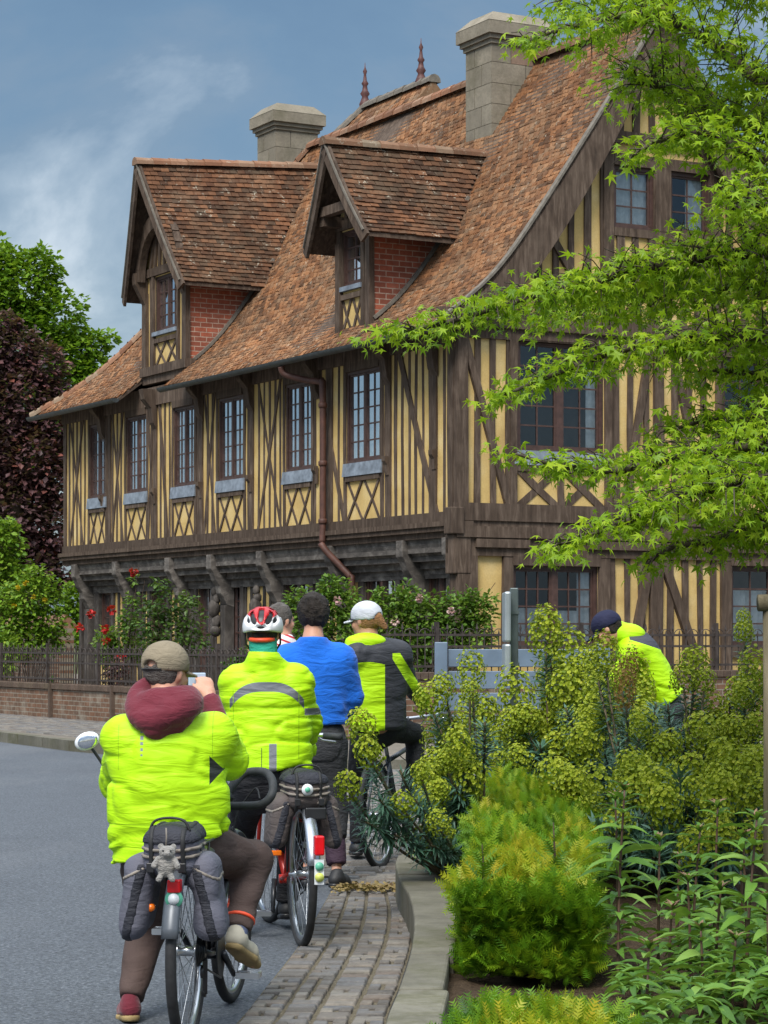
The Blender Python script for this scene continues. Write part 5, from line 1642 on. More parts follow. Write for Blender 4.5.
spurge('spurge with two heads standing clear beside the grey blue panel', gb(490, 13.0), [(433, 712, 13.0, 1.3, 'h'), (445, 695, 13.1, 1.0, 'h'), (472, 684, 13.1, .95, 'h'), (470, 700, 13.0, .8, 'h'), (462, 735, 12.9, 1.0, 'l'), (485, 722, 12.9, 1.05, 'l'), (448, 770, 12.7, .9, 'h'), (462, 765, 12.7, 1.0, 'h'), (440, 800, 12.6, .9, 'h'), (455, 785, 12.6, .9, 'l'), (430, 815, 12.5, .9, 'h'), (445, 840, 12.4, .8, 'h')])
spurge('tall spurge with one head raised against the ground floor window', gb(552, 15.6), [(546, 652, 15.7, 1.42, 'h'), (548, 636, 15.8, 1.08, 'h'), (519, 712, 15.5, 1.48, 'h'), (528, 730, 15.4, 1.25, 'h'), (512, 735, 15.4, 1.14, 'h'), (545, 760, 15.2, 1.14, 'l'), (520, 770, 15.2, 1.14, 'h'), (500, 765, 15.1, 1.03, 'h'), (560, 780, 15.1, 1.03, 'h'), (540, 745, 15.3, 1.25, 'l'), (495, 745, 15.2, 1.14, 'l')])
spurge('dense lime spurge in the middle of the bed behind the hedge', gb(588, 15.6), [(571, 672, 15.7, 1.48, 'h'), (582, 690, 15.6, 1.37, 'h'), (565, 712, 15.5, 1.60, 'h'), (588, 715, 15.5, 1.48, 'h'), (600, 735, 15.4, 1.25, 'l'), (575, 745, 15.3, 1.25, 'h'), (604, 712, 15.6, 1.03, 'l'), (590, 770, 15.1, 1.14, 'l'), (612, 780, 15.1, 1.25, 'l'), (570, 790, 15.0, 1.14, 'l'), (598, 752, 15.3, 1.14, 'h')])
spurge('spurge with a faded brown head before the bending person', gb(625, 13.5), [(606, 668, 13.8, 1.1, 'h'), (622, 690, 13.6, 1.1, 'h'), (598, 680, 13.8, 1.0, 'h'), (626, 705, 13.3, 1.15, 'o'), (630, 680, 13.5, .9, 'o'), (655, 712, 13.4, 1.2, 'l'), (640, 735, 13.2, 1.1, 'h'), (618, 742, 13.2, 1.0, 'l'), (660, 770, 13.0, 1.1, 'l'), (635, 790, 12.8, 1.0, 'l')])
spurge('spurge with one round head standing by the bending person on the right', gb(690, 13.8), [(694, 672, 13.9, 1.35, 'h'), (684, 690, 13.8, 1.0, 'h'), (704, 690, 13.8, .9, 'h'), (668, 705, 13.6, 1.1, 'l'), (700, 745, 13.4, 1.4, 'h'), (720, 765, 13.2, 1.3, 'h'), (690, 780, 13.0, 1.2, 'h'), (670, 750, 13.3, 1.1, 'h'), (676, 800, 12.9, 1.1, 'h'), (710, 800, 12.9, 1.1, 'h'), (650, 800, 12.8, 1.0, 'l')])
spurge('slender spurge rising highest beside the wooden post', gb(748, 14.2), [(744, 640, 14.2, .95, 'h'), (744, 625, 14.3, .7, 'h'), (754, 690, 13.9, 1.2, 'h'), (744, 705, 13.8, 1.0, 'h'), (729, 700, 14.0, .8, 'l'), (738, 750, 13.6, 1.1, 'h'), (748, 775, 13.4, 1.1, 'l'), (730, 790, 13.2, 1.1, 'l'), (725, 735, 13.6, 1.0, 'h'), (755, 735, 13.6, 1.0, 'h')])
spurge('low spurge filling the back of the bed below the bending person', gb(650, 14.4), fill(555, 765, 700, 830, 14.4, 12.7, 60, (1.05, 1.35), .62))
spurge('low dark spurge at the shaded foot of the bed behind the tall herbs', gb(690, 12.3), fill(590, 768, 770, 860, 12.6, 11.7, 46, (1.0, 1.3), .3))
spurge('spurge crowding the back of the yew hedge', gb(520, 15.7), fill(470, 612, 716, 768, 16.3, 15.5, 50, (1.1, 1.35), .6))
spurge('spurge filling the middle of the bed right of the panel', gb(600, 15.8), fill(525, 650, 690, 770, 16.2, 15.3, 44, (1.2, 1.5), .6))
spurge('spurge bushing out over the soil at the left side of the hedge', gb(455, 12.9), fill(428, 468, 745, 850, 13.2, 12.3, 28, (.95, 1.2), .5))
spurge('leafy blue green spurge in the shade right of the hedge end', gb(625, 12.9), fill(612, 690, 765, 830, 13.2, 12.4, 34, (1.15, 1.4), .2))
spurge('spurge growing beyond the right edge of the picture', gb(830, 13.4), fill(770, 900, 690, 840, 14.2, 12.4, 18, (1.0, 1.3), .6))

# ---- tall leafy herbs at the right
def lance(seg=4):
    V = []; Fc = []
    for i in range(seg + 1):
        f = i / seg; w = .135 * math.sin(PI * min(1, .12 + .9 * f)) ** .8 if i < seg else .0; z = .10 * math.sin(f * 2.2) - .42 * f * f
        V += [(-w, f, z + .06 * (w / .135)), (0, f, z), (w, f, z + .06 * (w / .135))]
    for i in range(seg):
        b = 3 * i
        for q in ((b, b + 1, b + 4), (b, b + 4, b + 3), (b + 1, b + 2, b + 5), (b + 1, b + 5, b + 4)): Fc.append(q)
    return V, Fc
LV, LF = lance()
def herb(label, x, y, h, lean=0, leaf=.14, whorls=None, group='tall herbs at the right of the bed', bud=True):
    t = thing('tall_herb', label, 'herb', (x, y, ground_z), group=group)
    z0 = 0
    c = catmull([(0, 0, -.02), (lean * .3, random.uniform(-.02, .02), h * .5), (lean, random.uniform(-.03, .03), h)], 6)
    mb = MB(); mb.tube(c, [.0075 - .0003 * i for i in range(len(c))], 6); mb.build('stem', M['herb_stem'], t)
    P, D_, S_ = [], [], []
    nw = whorls or max(6, int(h / .062)); a0 = random.uniform(0, 6)
    for k in range(nw):
        f = .22 + .78 * (k / (nw - 1)); p = Vector(c[min(len(c) - 1, int(f * (len(c) - 1)))]).lerp(Vector(c[min(len(c) - 1, int(f * (len(c) - 1)) + 1)]), f * (len(c) - 1) % 1)
        m = 3 if f < .95 else 5
        for j in range(m):
            a = a0 + k * 1.05 + j * 2 * PI / m + random.gauss(0, .15)
            up = .15 + .75 * max(0, f - .75) / .25
            P.append(p); D_.append((math.cos(a), math.sin(a), up + random.gauss(0, .12))); S_.append(leaf * random.uniform(.75, 1.15) * (1.1 - .55 * max(0, f - .7) / .3) * (.75 + .25 * min(1, f * 2)))
    n = len(P)
    leaves_obj('leaves', t, M['herb_leaf'], P, D_, S_, LV, LF, RNG.beta(2, 2, n), RNG.normal(0, .25, n), smooth=True)
    if bud:
        n = 9; a = RNG.random(n) * 6.3
        leaves_obj('bud', t, M['herb_bud'], np.tile(np.array(c[-1]), (n, 1)), np.stack([np.cos(a) * .6, np.sin(a) * .6, np.full(n, 1.)], 1), RNG.uniform(.03, .055, n), LV, LF, RNG.random(n))
    return t
HB = [ # px, top py, Y, lean px, label
 (624, 790, 8.9, 6, 'tallest leafy herb with a reddish tip right beside the yew hedge'),
 (615, 800, 9.1, -4, 'herb just behind the tallest one next to the yew hedge'),
 (660, 842, 9.3, 2, 'herb with a pale tip between the hedge and the reddish topped pair'),
 (700, 832, 9.2, 8, 'herb in the middle of the stand with an orange tip'),
 (718, 808, 9.4, 4, 'second tallest herb with a reddish pointed tip, in the middle of the stand'),
 (742, 838, 9.0, -6, 'herb with brownish tip just left of the wooden post'),
 (757, 820, 8.3, 12, 'thick red stemmed herb leaning across the wooden post'),
 (688, 882, 8.5, -4, 'small bright green herb in front of the middle of the stand'),
 (650, 950, 8.0, 4, 'short herb in front of the stand near the bottom of the picture'),
 (720, 890, 8.4, 4, 'mid height herb below the second tallest one'),
 (768, 900, 8.1, 0, 'herb at the right edge below the wooden post'),
 (735, 940, 7.9, 3, 'low herb near the bottom right corner'),
 (700, 930, 8.1, -3, 'low herb left of the bottom right corner'),
 (672, 910, 8.7, 3, 'short herb hidden among the stand behind the short front one'),
 (740, 870, 9.6, -3, 'herb at the back of the stand near the wooden post'),
 (680, 860, 9.9, 3, 'herb at the back of the stand above the bare soil'),
]
for px, py, Y, ln, lab in HB:
    top = W(px, py, Y); x = top.x - ln / F_PX * Y
    herb(lab, x, Y, top.z - ground_z, ln / F_PX * Y, leaf=random.uniform(.12, .155))
# ground cover under the herbs
P, D_, S_ = [], [], []
for k in range(420):
    Y = random.uniform(7.2, 10.2); px = random.uniform(622, 900)
    if 632 < px < 668 and 8.9 < Y < 10.3: continue
    z = ground_z + random.uniform(.02, .26) * random.random() ** .3; x = W(px, 0, Y).x
    for j in range(5):
        a = random.uniform(0, 6.28); P.append((x, Y, z)); D_.append((math.cos(a), math.sin(a), random.gauss(.25, .25))); S_.append(random.uniform(.06, .125))
n = len(P)
tag(leaves_obj('ground_cover', None, M['herb_leaf'], P, D_, S_, LV, LF, RNG.beta(2, 2.4, n), RNG.normal(0, .3, n), smooth=True), kind='stuff')
# weeds along the kerb and grass by the spurge foot
P, D_, S_ = [], [], []
for k in range(500):
    px, py = (random.uniform(418, 470), random.uniform(845, 880)) if k < 320 else (random.uniform(452, 470), random.uniform(880, 980))
    Y = (CAM_H - .12) * F_PX / (py - HY); v = W(px, 0, Y); a = random.uniform(0, 6.28)
    P.append((v.x, Y, .13)); D_.append((math.cos(a) * .7, math.sin(a) * .7, 1.0)); S_.append(random.uniform(.06, .20) if k < 320 else random.uniform(.02, .05))
n = len(P)
tag(leaves_obj('bed_grass', None, M['herb_leaf'], P, D_, S_, [(-.03, 0, 0), (.03, 0, 0), (.02, .6, -.02), (-.02, .6, -.02), (0, 1, -.15)], [(0, 1, 2), (0, 2, 3), (3, 2, 4)], RNG.beta(2, 3, n)), kind='stuff')

# ---- slatted blue-grey panel, sign post, wooden post
M['bluegrey'] = mat_plain('blue_grey_paint', (.135, .185, .255), .5, var=.18, scale=6)
Yp = 17.0
pb = W(441, 0, Yp); t = thing('slatted_panel', 'blue grey panel of wide horizontal boards on square posts', 'panel', (pb.x, Yp, .0))
for dx in (0, 1.15):
    mb = MB(); mb.box(dx - .045, dx + .045, -.045, .045, 0, 1.385); mb.build('post', M['bluegrey'], t, bevel=.006)
for k in range(5):
    z1 = 1.335 - k * .155; mb = MB(); mb.box(.05, 1.10, -.015, .02, z1 - .125, z1); mb.build('board', M['bluegrey'], t, bevel=.004)
M['greypost'] = mat_plain('green_grey_steel', (.10, .125, .125), .45, .4, var=.2)
M['signback'] = mat_plain('aluminium_sign', (.40, .44, .46), .4, .6, var=.2, scale=5)
Yq = 15.8; pq = W(514, 0, Yq); t = thing('sign_post', 'grey green steel post with two metal sign plates seen edge on', 'sign', (pq.x, Yq, .1))
mb = MB(); mb.box(-.027, .027, -.027, .027, -.1, W(0, 588, Yq).z - .1); mb.build('post', M['greypost'], t, bevel=.006)
for z0, z1 in ((W(0, 642, Yq).z - .1, W(0, 592, Yq).z - .1), (W(0, 682, Yq).z - .1, W(0, 644, Yq).z - .1)):
    mb = MB(); mb.box(-.070, -.028, -.16, .20, z0, z1); mb.build('sign_plate', M['signback'], t, bevel=.012)
for z in (W(0, 612, Yq).z, W(0, 664, Yq).z):
    mb = MB(); mb.box(-.032, .034, -.034, .034, z - .115, z - .09); mb.build('clamp', M['greypost'], t)
M['oldwood'] = m_timber('post_wood', (.12, .10, .06), (.24, .20, .13), (18, 18, 2))
Yw = 9.6; pw = W(769, 0, Yw); t = thing('wooden_post', 'round wooden post with a crossbar at its top by the right edge', 'post', (pw.x, Yw, .1))
mb = MB(); mb.tube([(0, 0, -.05), (.004, 0, .8), (.0, 0, W(0, 606, Yw).z - .1)], [.027, .026, .025], 12); mb.build('upright', M['oldwood'], t)
mb = MB(); z = W(0, 603, Yw).z - .1; mb.tube([(-.045, -.01, z), (.5, .02, z + .01), (1.2, .05, z)], [.034, .033, .034], 12); mb.build('crossbar', M['oldwood'], t)
mb = MB(); mb.tube([(1.16, .05, -.05), (1.16, .05, z - .03)], [.027, .026], 12); mb.build('upright', M['oldwood'], t)
# ================================================================== PEOPLE
def m_skin(name, c):
    m = NT(name)
    x = m.mix(m.ramp(m.noise(30, 3), [(.35, 0), (.7, .35)]), c, (c[0] * 1.05, c[1] * .72, c[2] * .65))
    m.b.inputs['Subsurface Weight'].default_value = .08; m.b.inputs['Subsurface Radius'].default_value = (.01, .004, .002)
    m.bump(m.noise(160, 2), .12, .003); return m.done(x, .5, 0, .35)
def m_cloth(name, c, rough=.75, fold=.5, sheen=0, scale=18, spec=.25, var=.12):
    m = NT(name)
    x = m.mix(m.ramp(m.noise(9, 4), [(.3, 0), (.7, 1)]), tuple(v * (1 - var) for v in c), tuple(min(1, v * (1 + var)) for v in c))
    h = m.math('ADD', m.noise(scale, 3, .5, m.mapping((1, 1, 2.6)), 1.2), m.math('MULTIPLY', m.noise(220, 2), .12))
    m.bump(h, fold, .02)
    if sheen: m.b.inputs['Sheen Weight'].default_value = sheen
    return m.done(x, rough, 0, spec)
def m_hivis(name, masks=(), c=(.46, .80, .006), dark=(.05, .052, .058), refl=(.30, .32, .35)):
    """fluorescent shell; masks: callables (m, x, y, z) -> (factor, colour)"""
    m = NT(name)
    x = m.mix(m.ramp(m.noise(7, 4), [(.3, 0), (.7, 1)]), tuple(v * .9 for v in c), c)
    X, Y, Z = m.xyz()
    for fn in masks:
        f, col = fn(m, X, Y, Z); x = m.mix(f, x, col)
    h = m.math('ADD', m.noise(7, 3, .45, m.mapping((.8, .8, 3.2)), 1.0), m.math('MULTIPLY', m.noise(300, 2), .03))
    m.bump(h, .4, .03)
    return m.done(x, .55, 0, .3)
SKIN = m_skin('skin_fair', (.54, .30, .21)); SKIN2 = m_skin('skin_tan', (.45, .25, .17))
M['hair_dark'] = m_cloth('hair_dark', (.030, .023, .019), .6, 1.0, scale=60, var=.5)
M['hair_grey'] = m_cloth('hair_grey', (.12, .105, .095), .6, 1.0, scale=60, var=.5)
M['hair_fair'] = m_cloth('hair_fair', (.30, .15, .06), .55, 1.0, scale=60, var=.4)
M['brown_cloth'] = m_cloth('brown_trousers', (.082, .055, .048), .8, .35, scale=9)
M['black_cloth'] = m_cloth('black_trousers', (.022, .022, .025), .7, .5)
M['grey_cloth'] = m_cloth('charcoal_trousers', (.036, .037, .041), .75, .5)
M['plum_cloth'] = m_cloth('plum_leggings', (.045, .025, .042), .75, .4)
M['blue_knit'] = m_cloth('blue_sweater', (.010, .135, .62), .85, .55, .15, 9)
M['maroon'] = m_cloth('maroon_fleece', (.135, .018, .030), .9, .45, .2, 14)
M['khaki'] = m_cloth('khaki_cap_cloth', (.235, .195, .135), .85, .35)
M['cap_white'] = m_cloth('pale_grey_cap_cloth', (.52, .54, .58), .75, .3)
M['navy'] = m_cloth('navy_cap_cloth', (.014, .016, .045), .75, .3)
M['black_soft'] = mat_plain('black_webbing', (.016, .016, .017), .7)
M['shoe_pale'] = mat_plain('pale_shoe', (.46, .42, .33), .7, var=.2)
M['shoe_sole'] = mat_plain('tan_sole', (.28, .20, .085), .75, var=.3)
M['shoe_black'] = mat_plain('black_shoe', (.016, .016, .018), .6, var=.3)
M['sock'] = mat_plain('blue_grey_sock', (.09, .11, .19), .9, var=.3)
M['eye'] = mat_plain('eye', (.05, .04, .035), .2)
M['lip'] = mat_plain('lip', (.36, .13, .11), .5)
M['orange_trim'] = mat_plain('orange_reflective_trim', (.80, .085, .03), .5)
M['white_plastic'] = mat_plain('white_plastic', (.72, .74, .76), .35, var=.06)
M['red_plastic'] = mat_plain('red_plastic', (.50, .012, .018), .3, var=.1)
M['black_plastic'] = mat_plain('black_plastic', (.016, .016, .018), .4, var=.3)
M['teal_cloth'] = m_cloth('teal_neck_tube', (.025, .30, .21), .8, .5)

def N3(v): v = Vector(v); return v.normalized()
class Fig:
    """one figure: joints in world space; every piece is a signed distance field meshed round them"""
    def __init__(s, label, base, J, face, group=None, k=1.0, cat='person', body_f=None):
        s.root = thing('person', label, cat, base, group=group); s.b = np.array(base, float); s.k = k
        s.J = {n: np.array(v, float) - s.b for n, v in J.items()}
        f = N3((face[0], face[1], 0)); tilt = face[2] if len(face) > 2 else 0
        u = N3((f.x * tilt, f.y * tilt, 1)); f = N3(f - u * f.dot(u)); sd = f.cross(u)
        s.f, s.u, s.s = np.array(f), np.array(u), np.array(sd)
        s.HM = np.stack([s.s, s.f, s.u], 1)              # head frame: columns right, forward, up
        bs = s.J['shR'] - s.J['shL']; s.bs = bs / np.linalg.norm(bs)      # body side axis
    def hp(s, x, y, z): return s.J['head'] + (s.s * x + s.f * y + s.u * z) * s.k
    def box(s, names, pad):
        P = np.array([s.J[n] for n in names]); return P.min(0) - pad, P.max(0) + pad
    def torso(s, p, e=0.0, rc=.17, rw=.155, ratio=.66, kk=.06):
        J = s.J; k = s.k
        d = sd_ecap(p, J['chest'], J['pelvis'], rc * k + e, rw * k + e, s.bs, ratio)
        d = smin(d, sd_cap(p, J['shL'], J['shR'], .075 * k + e, .075 * k + e), kk)
        d = smin(d, sd_cap(p, (J['shL'] + J['shR']) / 2, J['neck'], .085 * k + e, .065 * k + e), .05)
        return d
    def arm(s, p, sd, e=0.0, r=(.058, .045, .032), end=None):
        J = s.J; k = s.k
        a = sd_cap(p, J['sh' + sd], J['el' + sd], r[0] * k + e, r[1] * k + e)
        el, w = J['el' + sd], J['wr' + sd]
        b = sd_cap(p, el, w, r[1] * k + e, r[2] * k + e)
        if end is not None: b = np.maximum(b, plane(p, el + (w - el) * end, w - el))
        return smin(a, b, .02)
    def leg(s, p, sd, e=0.0, r=(.088, .058, .038), end=None):
        J = s.J; k = s.k
        a = sd_cap(p, J['hip' + sd], J['kn' + sd], r[0] * k + e, r[1] * k + e)
        b = sd_cap(p, J['kn' + sd], J['an' + sd], r[1] * k + e, r[2] * k + e)
        kn, an = J['kn' + sd], J['an' + sd]
        if end is not None: b = np.maximum(b, plane(p, kn + (an - kn) * end, an - kn))
        return smin(a, b, .03)
    def body(s, skin, h=.011):
        J = s.J; k = s.k
        def fn(p):
            q = (p - J['head']) @ s.HM / k
            d = sd_ell(q, (0, -.005, .02), (.074, .094, .098))
            d = smin(d, sd_ell(q, (0, .035, -.055), (.052, .052, .062)), .04)
            d = smin(d, sd_cap(q, (0, .088, .012), (0, .112, -.022), .011, .016), .014)       # nose
            d = smin(d, sd_cap(q, (-.035, .078, .022), (.035, .078, .022), .014, .014), .015)   # brow
            d = smin(d, sd_ell(q, (0, .078, -.098), (.024, .018, .016)), .02)                 # chin
            d = smin(d, sd_cap(q, (-.014, .086, -.062), (.014, .086, -.062), .011, .011), .012)
            for sg in (-1, 1):
                d = smin(d, sd_ell(q, (sg * .078, -.004, -.005), (.011, .020, .034)), .008)
                d = smin(d, sd_ell(q, (sg * .045, .066, -.03), (.020, .018, .022)), .02)
                d = np.maximum(d, -sd_ell(q, (sg * .032, .098, .006), (.016, .012, .010)))
            d = d * k
            d = smin(d, sd_cap(p, s.hp(0, -.02, -.05), J['neck'], .054 * k, .060 * k), .03)
            d = smin(d, s.torso(p, -.012), .05)
            for sd in 'LR':
                d = smin(d, s.arm(p, sd, -.008, (.052, .042, .029)), .035); d = smin(d, s.leg(p, sd, -.008), .05)
                d = smin(d, sd_cap(p, J['an' + sd], J['toe' + sd], .034 * k, .028 * k), .02)
            return d
        lo, hi = s.box(J.keys(), .20)
        V, Fq = nets(fn, lo, hi, h)
        for sd in 'LR':      # hands on a finer grid, palms rooted in the wrists
            w, el = J['wr' + sd], J['el' + sd]; ax = (w - el) / np.linalg.norm(w - el)
            x = np.cross(ax, [0, 0, 1.]); x = x / max(1e-6, np.linalg.norm(x)) if np.linalg.norm(x) > .1 else np.array([1., 0, 0]); y = np.cross(x, ax); y = y if y[2] < 0 else -y
            g = 1 if sd == 'L' else -1
            def hf(p):
                d = sd_cap(p, w - ax * .03, w + ax * .02, .026 * k, .026 * k)
                d = smin(d, sd_ecap(p, w + ax * .03 * k, w + ax * .075 * k, .034 * k, .040 * k, x, .42), .02)
                for i, L in enumerate((.070, .080, .074, .058)):
                    o = (i - 1.5) * .019 * k
                    a = w + ax * .085 * k + x * o; L *= k; b = a + ax * L * .40 + y * L * .12; c = b + ax * L * .12 + y * L * .33; e = c - ax * L * .18 + y * L * .12
                    f = np.minimum(np.minimum(sd_cap(p, a, b, .0088 * k, .0085 * k), sd_cap(p, b, c, .0085 * k, .008 * k)), sd_cap(p, c, e, .008 * k, .0068 * k))
                    d = smin(d, f, .005)
                a = w + ax * .035 * k + x * g * .026 * k; b = a + (ax * .030 + x * g * .022 + y * .012) * k; c = b + (ax * .026 - x * g * .004 + y * .012) * k
                return smin(d, smin(sd_cap(p, a, b, .013 * k, .010 * k), sd_cap(p, b, c, .010 * k, .0078 * k), .006), .01)
            lo, hi = w - .17 * k, w + .17 * k
            v2, f2 = nets(hf, lo, hi, .0055)
            Fq = np.concatenate([Fq, f2 + len(V)]); V = np.concatenate([V, v2])
        o = link('body', mesh_np('body', V, Fq, smooth=True), s.root, skin)
        for sg in (-1, 1):
            e = MB(); e.ell((0, 0, 0), (.012 * k, .010 * k, .0085 * k), 10); e.build('eye', M['eye'], s.root, loc=tuple(s.hp(sg * .032, .083, .006)))
        l = MB(); l.ell((0, 0, 0), (.022 * k, .008 * k, .007 * k), 10, R=Matrix(s.HM.tolist())); l.build('mouth', M['lip'], s.root, loc=tuple(s.hp(0, .094, -.062)))
        s.bd = o; return o
    def wrinkle(s, p, amp, fx=6, fz=15, seed=0):
        q = p * np.array([fx * .42, fx * .42, fz * .85]) + seed
        w = np.stack([vnoise(p * 4 + 7 + seed), vnoise(p * 4 + 19 + seed), vnoise(p * 3 + 31 + seed)], -1) * 1.3
        n = vnoise(q + w); n2 = vnoise(q * 1.35 + 17 + w * .8)
        amp = amp * np.clip(1.2 - (p[..., 2] - s.J['pelvis'][2]) / (s.J['neck'][2] - s.J['pelvis'][2]) * .75, .35, 1.25)
        # narrow creases over broad, shallow sag
        return amp * (np.exp(-(n / .16) ** 2) * 1.0 + np.exp(-(n2 / .13) ** 2) * .6 - .45 + vnoise(q * .5 + 3 + w) * .3)
    def jacket(s, name, mat, hem, e=.020, rc=.19, rw=.18, ratio=.68, amp=.010, h=.011, cuffs=True, extra=None, arm_r=(.074, .064, .048), seed=0, hemn=(0, 0, -1), collar=.03, armend=.97):
        J = s.J; k = s.k
        def fn(p):
            d = s.torso(p, e, rc, rw, ratio)
            dv = J['pelvis'] - J['chest']
            d = smin(d, sd_ecap(p, J['chest'] + dv * .4, J['pelvis'] + dv * .45, rw * k + e - .004, rw * k + e + .002, s.bs, ratio), .03)
            d = np.maximum(d, plane(p, hem, hemn))
            if extra is not None: d = smin(d, extra(p), .05)
            d = np.maximum(d, plane(p, J['neck'] + s.u * collar, s.u * .9 + np.array([0, 0, .3])))
            for sd in 'LR':
                d = smin(d, s.arm(p, sd, e * .4, arm_r, armend), .04)
            return d + s.wrinkle(p, amp, 5.5, 14, seed)
        lo, hi = s.box(['shL', 'shR', 'elL', 'elR', 'wrL', 'wrR', 'chest', 'pelvis', 'neck'], .24)
        return sdf_obj(name, fn, lo, hi, h, mat, s.root)
    def trousers(s, name, mat, e=.014, cut=None, amp=.006, r=(.098, .068, .050), h=.011, waist=.0, end=.94, seat=.135):
        J = s.J; k = s.k
        def fn(p):
            d = sd_ecap(p, J['pelvis'] + np.array([0, 0, waist]), (J['hipL'] + J['hipR']) / 2 - np.array([0, 0, .02]), seat * k + e, seat * k + e, s.bs, .68)
            for sd in 'LR':
                d = smin(d, s.leg(p, sd, e * .6, r, end), .05)
            return d + s.wrinkle(p, amp, 7, 11, 5)
        lo, hi = s.box(['pelvis', 'hipL', 'hipR', 'knL', 'knR', 'anL', 'anR'], .20)
        return sdf_obj(name, fn, lo, hi, h, mat, s.root)
    def shoe(s, sd, mat, sole, e=.004):
        J = s.J; k = s.k; a, t = J['an' + sd], J['toe' + sd]
        fd = t - a; fd[2] = 0; fd = fd / np.linalg.norm(fd)
        heel = a - fd * .032 * k + np.array([0, 0, -.052]) * k; toe = t + np.array([0, 0, -.006])
        ax = (toe - heel) / np.linalg.norm(toe - heel); sdv = np.cross(ax, [0, 0, 1.]); sdv /= np.linalg.norm(sdv); up_ = np.cross(sdv, ax)
        mid = heel + (toe - heel) * .62
        def up(p):
            f = smin(sd_cap(p, heel + up_ * .030 * k, mid + up_ * .026 * k, (.036 + e) * k, .044 * k), sd_cap(p, mid + up_ * .022 * k, toe + up_ * .014 * k, .043 * k, .030 * k), .02)
            f = smin(f, sd_cap(p, a + np.array([0, 0, -.01]), a + np.array([0, 0, .012]) * k, (.040 + e) * k, .040 * k), .025)
            return np.maximum(f, -plane(p, heel + up_ * .006 * k, up_))
        lo = np.minimum(np.minimum(a, t), heel) - .1; hi = np.maximum(a, t) + .1
        o = sdf_obj('shoe', up, lo, hi, .008, mat, s.root)
        def sl(p):
            f = smin(sd_ecap(p, heel, mid, .040 * k, .047 * k, sdv, .9), sd_ecap(p, mid, toe, .047 * k, .034 * k, sdv, .9), .02)
            return np.maximum(np.maximum(f, plane(p, heel + up_ * .010 * k, up_)), -plane(p, heel - up_ * .018 * k, up_))
        sdf_obj('sole', sl, lo - .03, hi + .03, .007, sole, o)
    def hair(s, mat, fn=None, h=.008, under=False):
        def f(p):
            q = (p - s.J['head']) @ s.HM / s.k
            if fn: return fn(q) * s.k
            d = sd_ell(q, (0, -.015, .032), (.088, .104, .105))
            d = np.maximum(d, (q @ np.array([0, .78, -.62])) - .034)
            if under: d = np.maximum(sd_ell(q, (0, -.012, .012), (.082, .101, .098)), np.maximum(q @ np.array([0, .78, -.62]) - .02, q[..., 2] - .03))
            return (d + .006 * vnoise(q * 45) + .004 * vnoise(q * 90)) * s.k
        return sdf_obj('hair', f, s.J['head'] - .2, s.J['head'] + .2, h, mat, s.root)
    def cap(s, mat, open_back=True, strap=True, h=.0065, name='cap'):
        def f(p):
            q = (p - s.J['head']) @ s.HM / s.k
            d = sd_ell(q, (0, -.006, .040), (.094, .114, .096))
            d = np.maximum(d, -(q[..., 2] - .008 - .16 * np.maximum(0, -q[..., 1]) * 0))
            if open_back: d = np.maximum(d, -sd_ell(q, (0, -.11, .022), (.038, .06, .030)))
            seam = np.abs(np.sin(np.arctan2(q[..., 0], q[..., 1]) * 3)) * .0016
            return (d - seam + .0022 * vnoise(q * 26)) * s.k
        o = sdf_obj(name, f, s.J['head'] - .2 * s.k, s.J['head'] + .2 * s.k, h, mat, s.root)
        def br(p):
            q = (p - s.J['head']) @ s.HM / s.k
            dz = q[..., 2] - (.016 - .25 * np.maximum(0, q[..., 1] - .08) - 3.5 * q[..., 0] ** 2)
            e = np.sqrt((q[..., 0] / .078) ** 2 + ((q[..., 1] - .075) / .105) ** 2) - 1
            return np.maximum(np.maximum(np.abs(dz) - .006, e * .07), -(q[..., 1] - .06)) * s.k
        sdf_obj('brim', br, s.J['head'] - .24 * s.k, s.J['head'] + .24 * s.k, h, mat, o)
        if strap:
            mb = MB(); mb.tube([s.hp(-.050 + .100 * i / 8, -.113 + .018 * ((i - 4) / 4) ** 2, .014) for i in range(9)], .008 * s.k, 6, flat=.5); mb.build('strap', M['black_soft'], o)
        return o
def jd(Y0, **kw):
    """joints from picture measure; a value is (px, py[, Y])"""
    return {n: W(v[0], v[1], v[2] if len(v) > 2 else Y0) for n, v in kw.items()}
G5 = 'cycling party waiting on the road'

# --- nearest rider
J = jd(8.7, head=(166, 673, 8.74), neck=(166, 712, 8.66), shL=(126, 739, 8.70), shR=(212, 735, 8.74), chest=(167, 765, 8.70), pelvis=(170, 838, 8.72),
        elL=(121, 782, 8.95), wrL=(118, 788, 9.22), elR=(227, 760, 8.86), wrR=(209, 697, 9.04), hipL=(147, 850, 8.76), hipR=(196, 848, 8.78),
        knR=(252, 860, 9.05), anR=(237, 934, 8.86), toeR=(254, 962, 9.02), knL=(146, 928, 8.98), anL=(130, 1004, 8.80), toeL=(126, 1014, 8.97))
A = Fig('person in a bright yellow jacket with maroon hood and khaki cap, astride the nearest bicycle', (J['pelvis'].x, 8.72, 0), J, (.55, .84, .04), G5, .86)
A.body(SKIN)
x0, z0 = A.J['chest'][0], A.J['chest'][2]
def px_x(px, Y, b): return (px - CX) / F_PX * Y - b[0]
def py_z(py, Y): return CAM_H + (HY - py) / F_PX * Y
def rect(xa, xb, za, zb, col):
    return lambda m, X, Y, Z: (m.math('MULTIPLY', m.band(X, xa, xb), m.band(Z, za, zb)), col)
b = A.b; Yb = 8.58
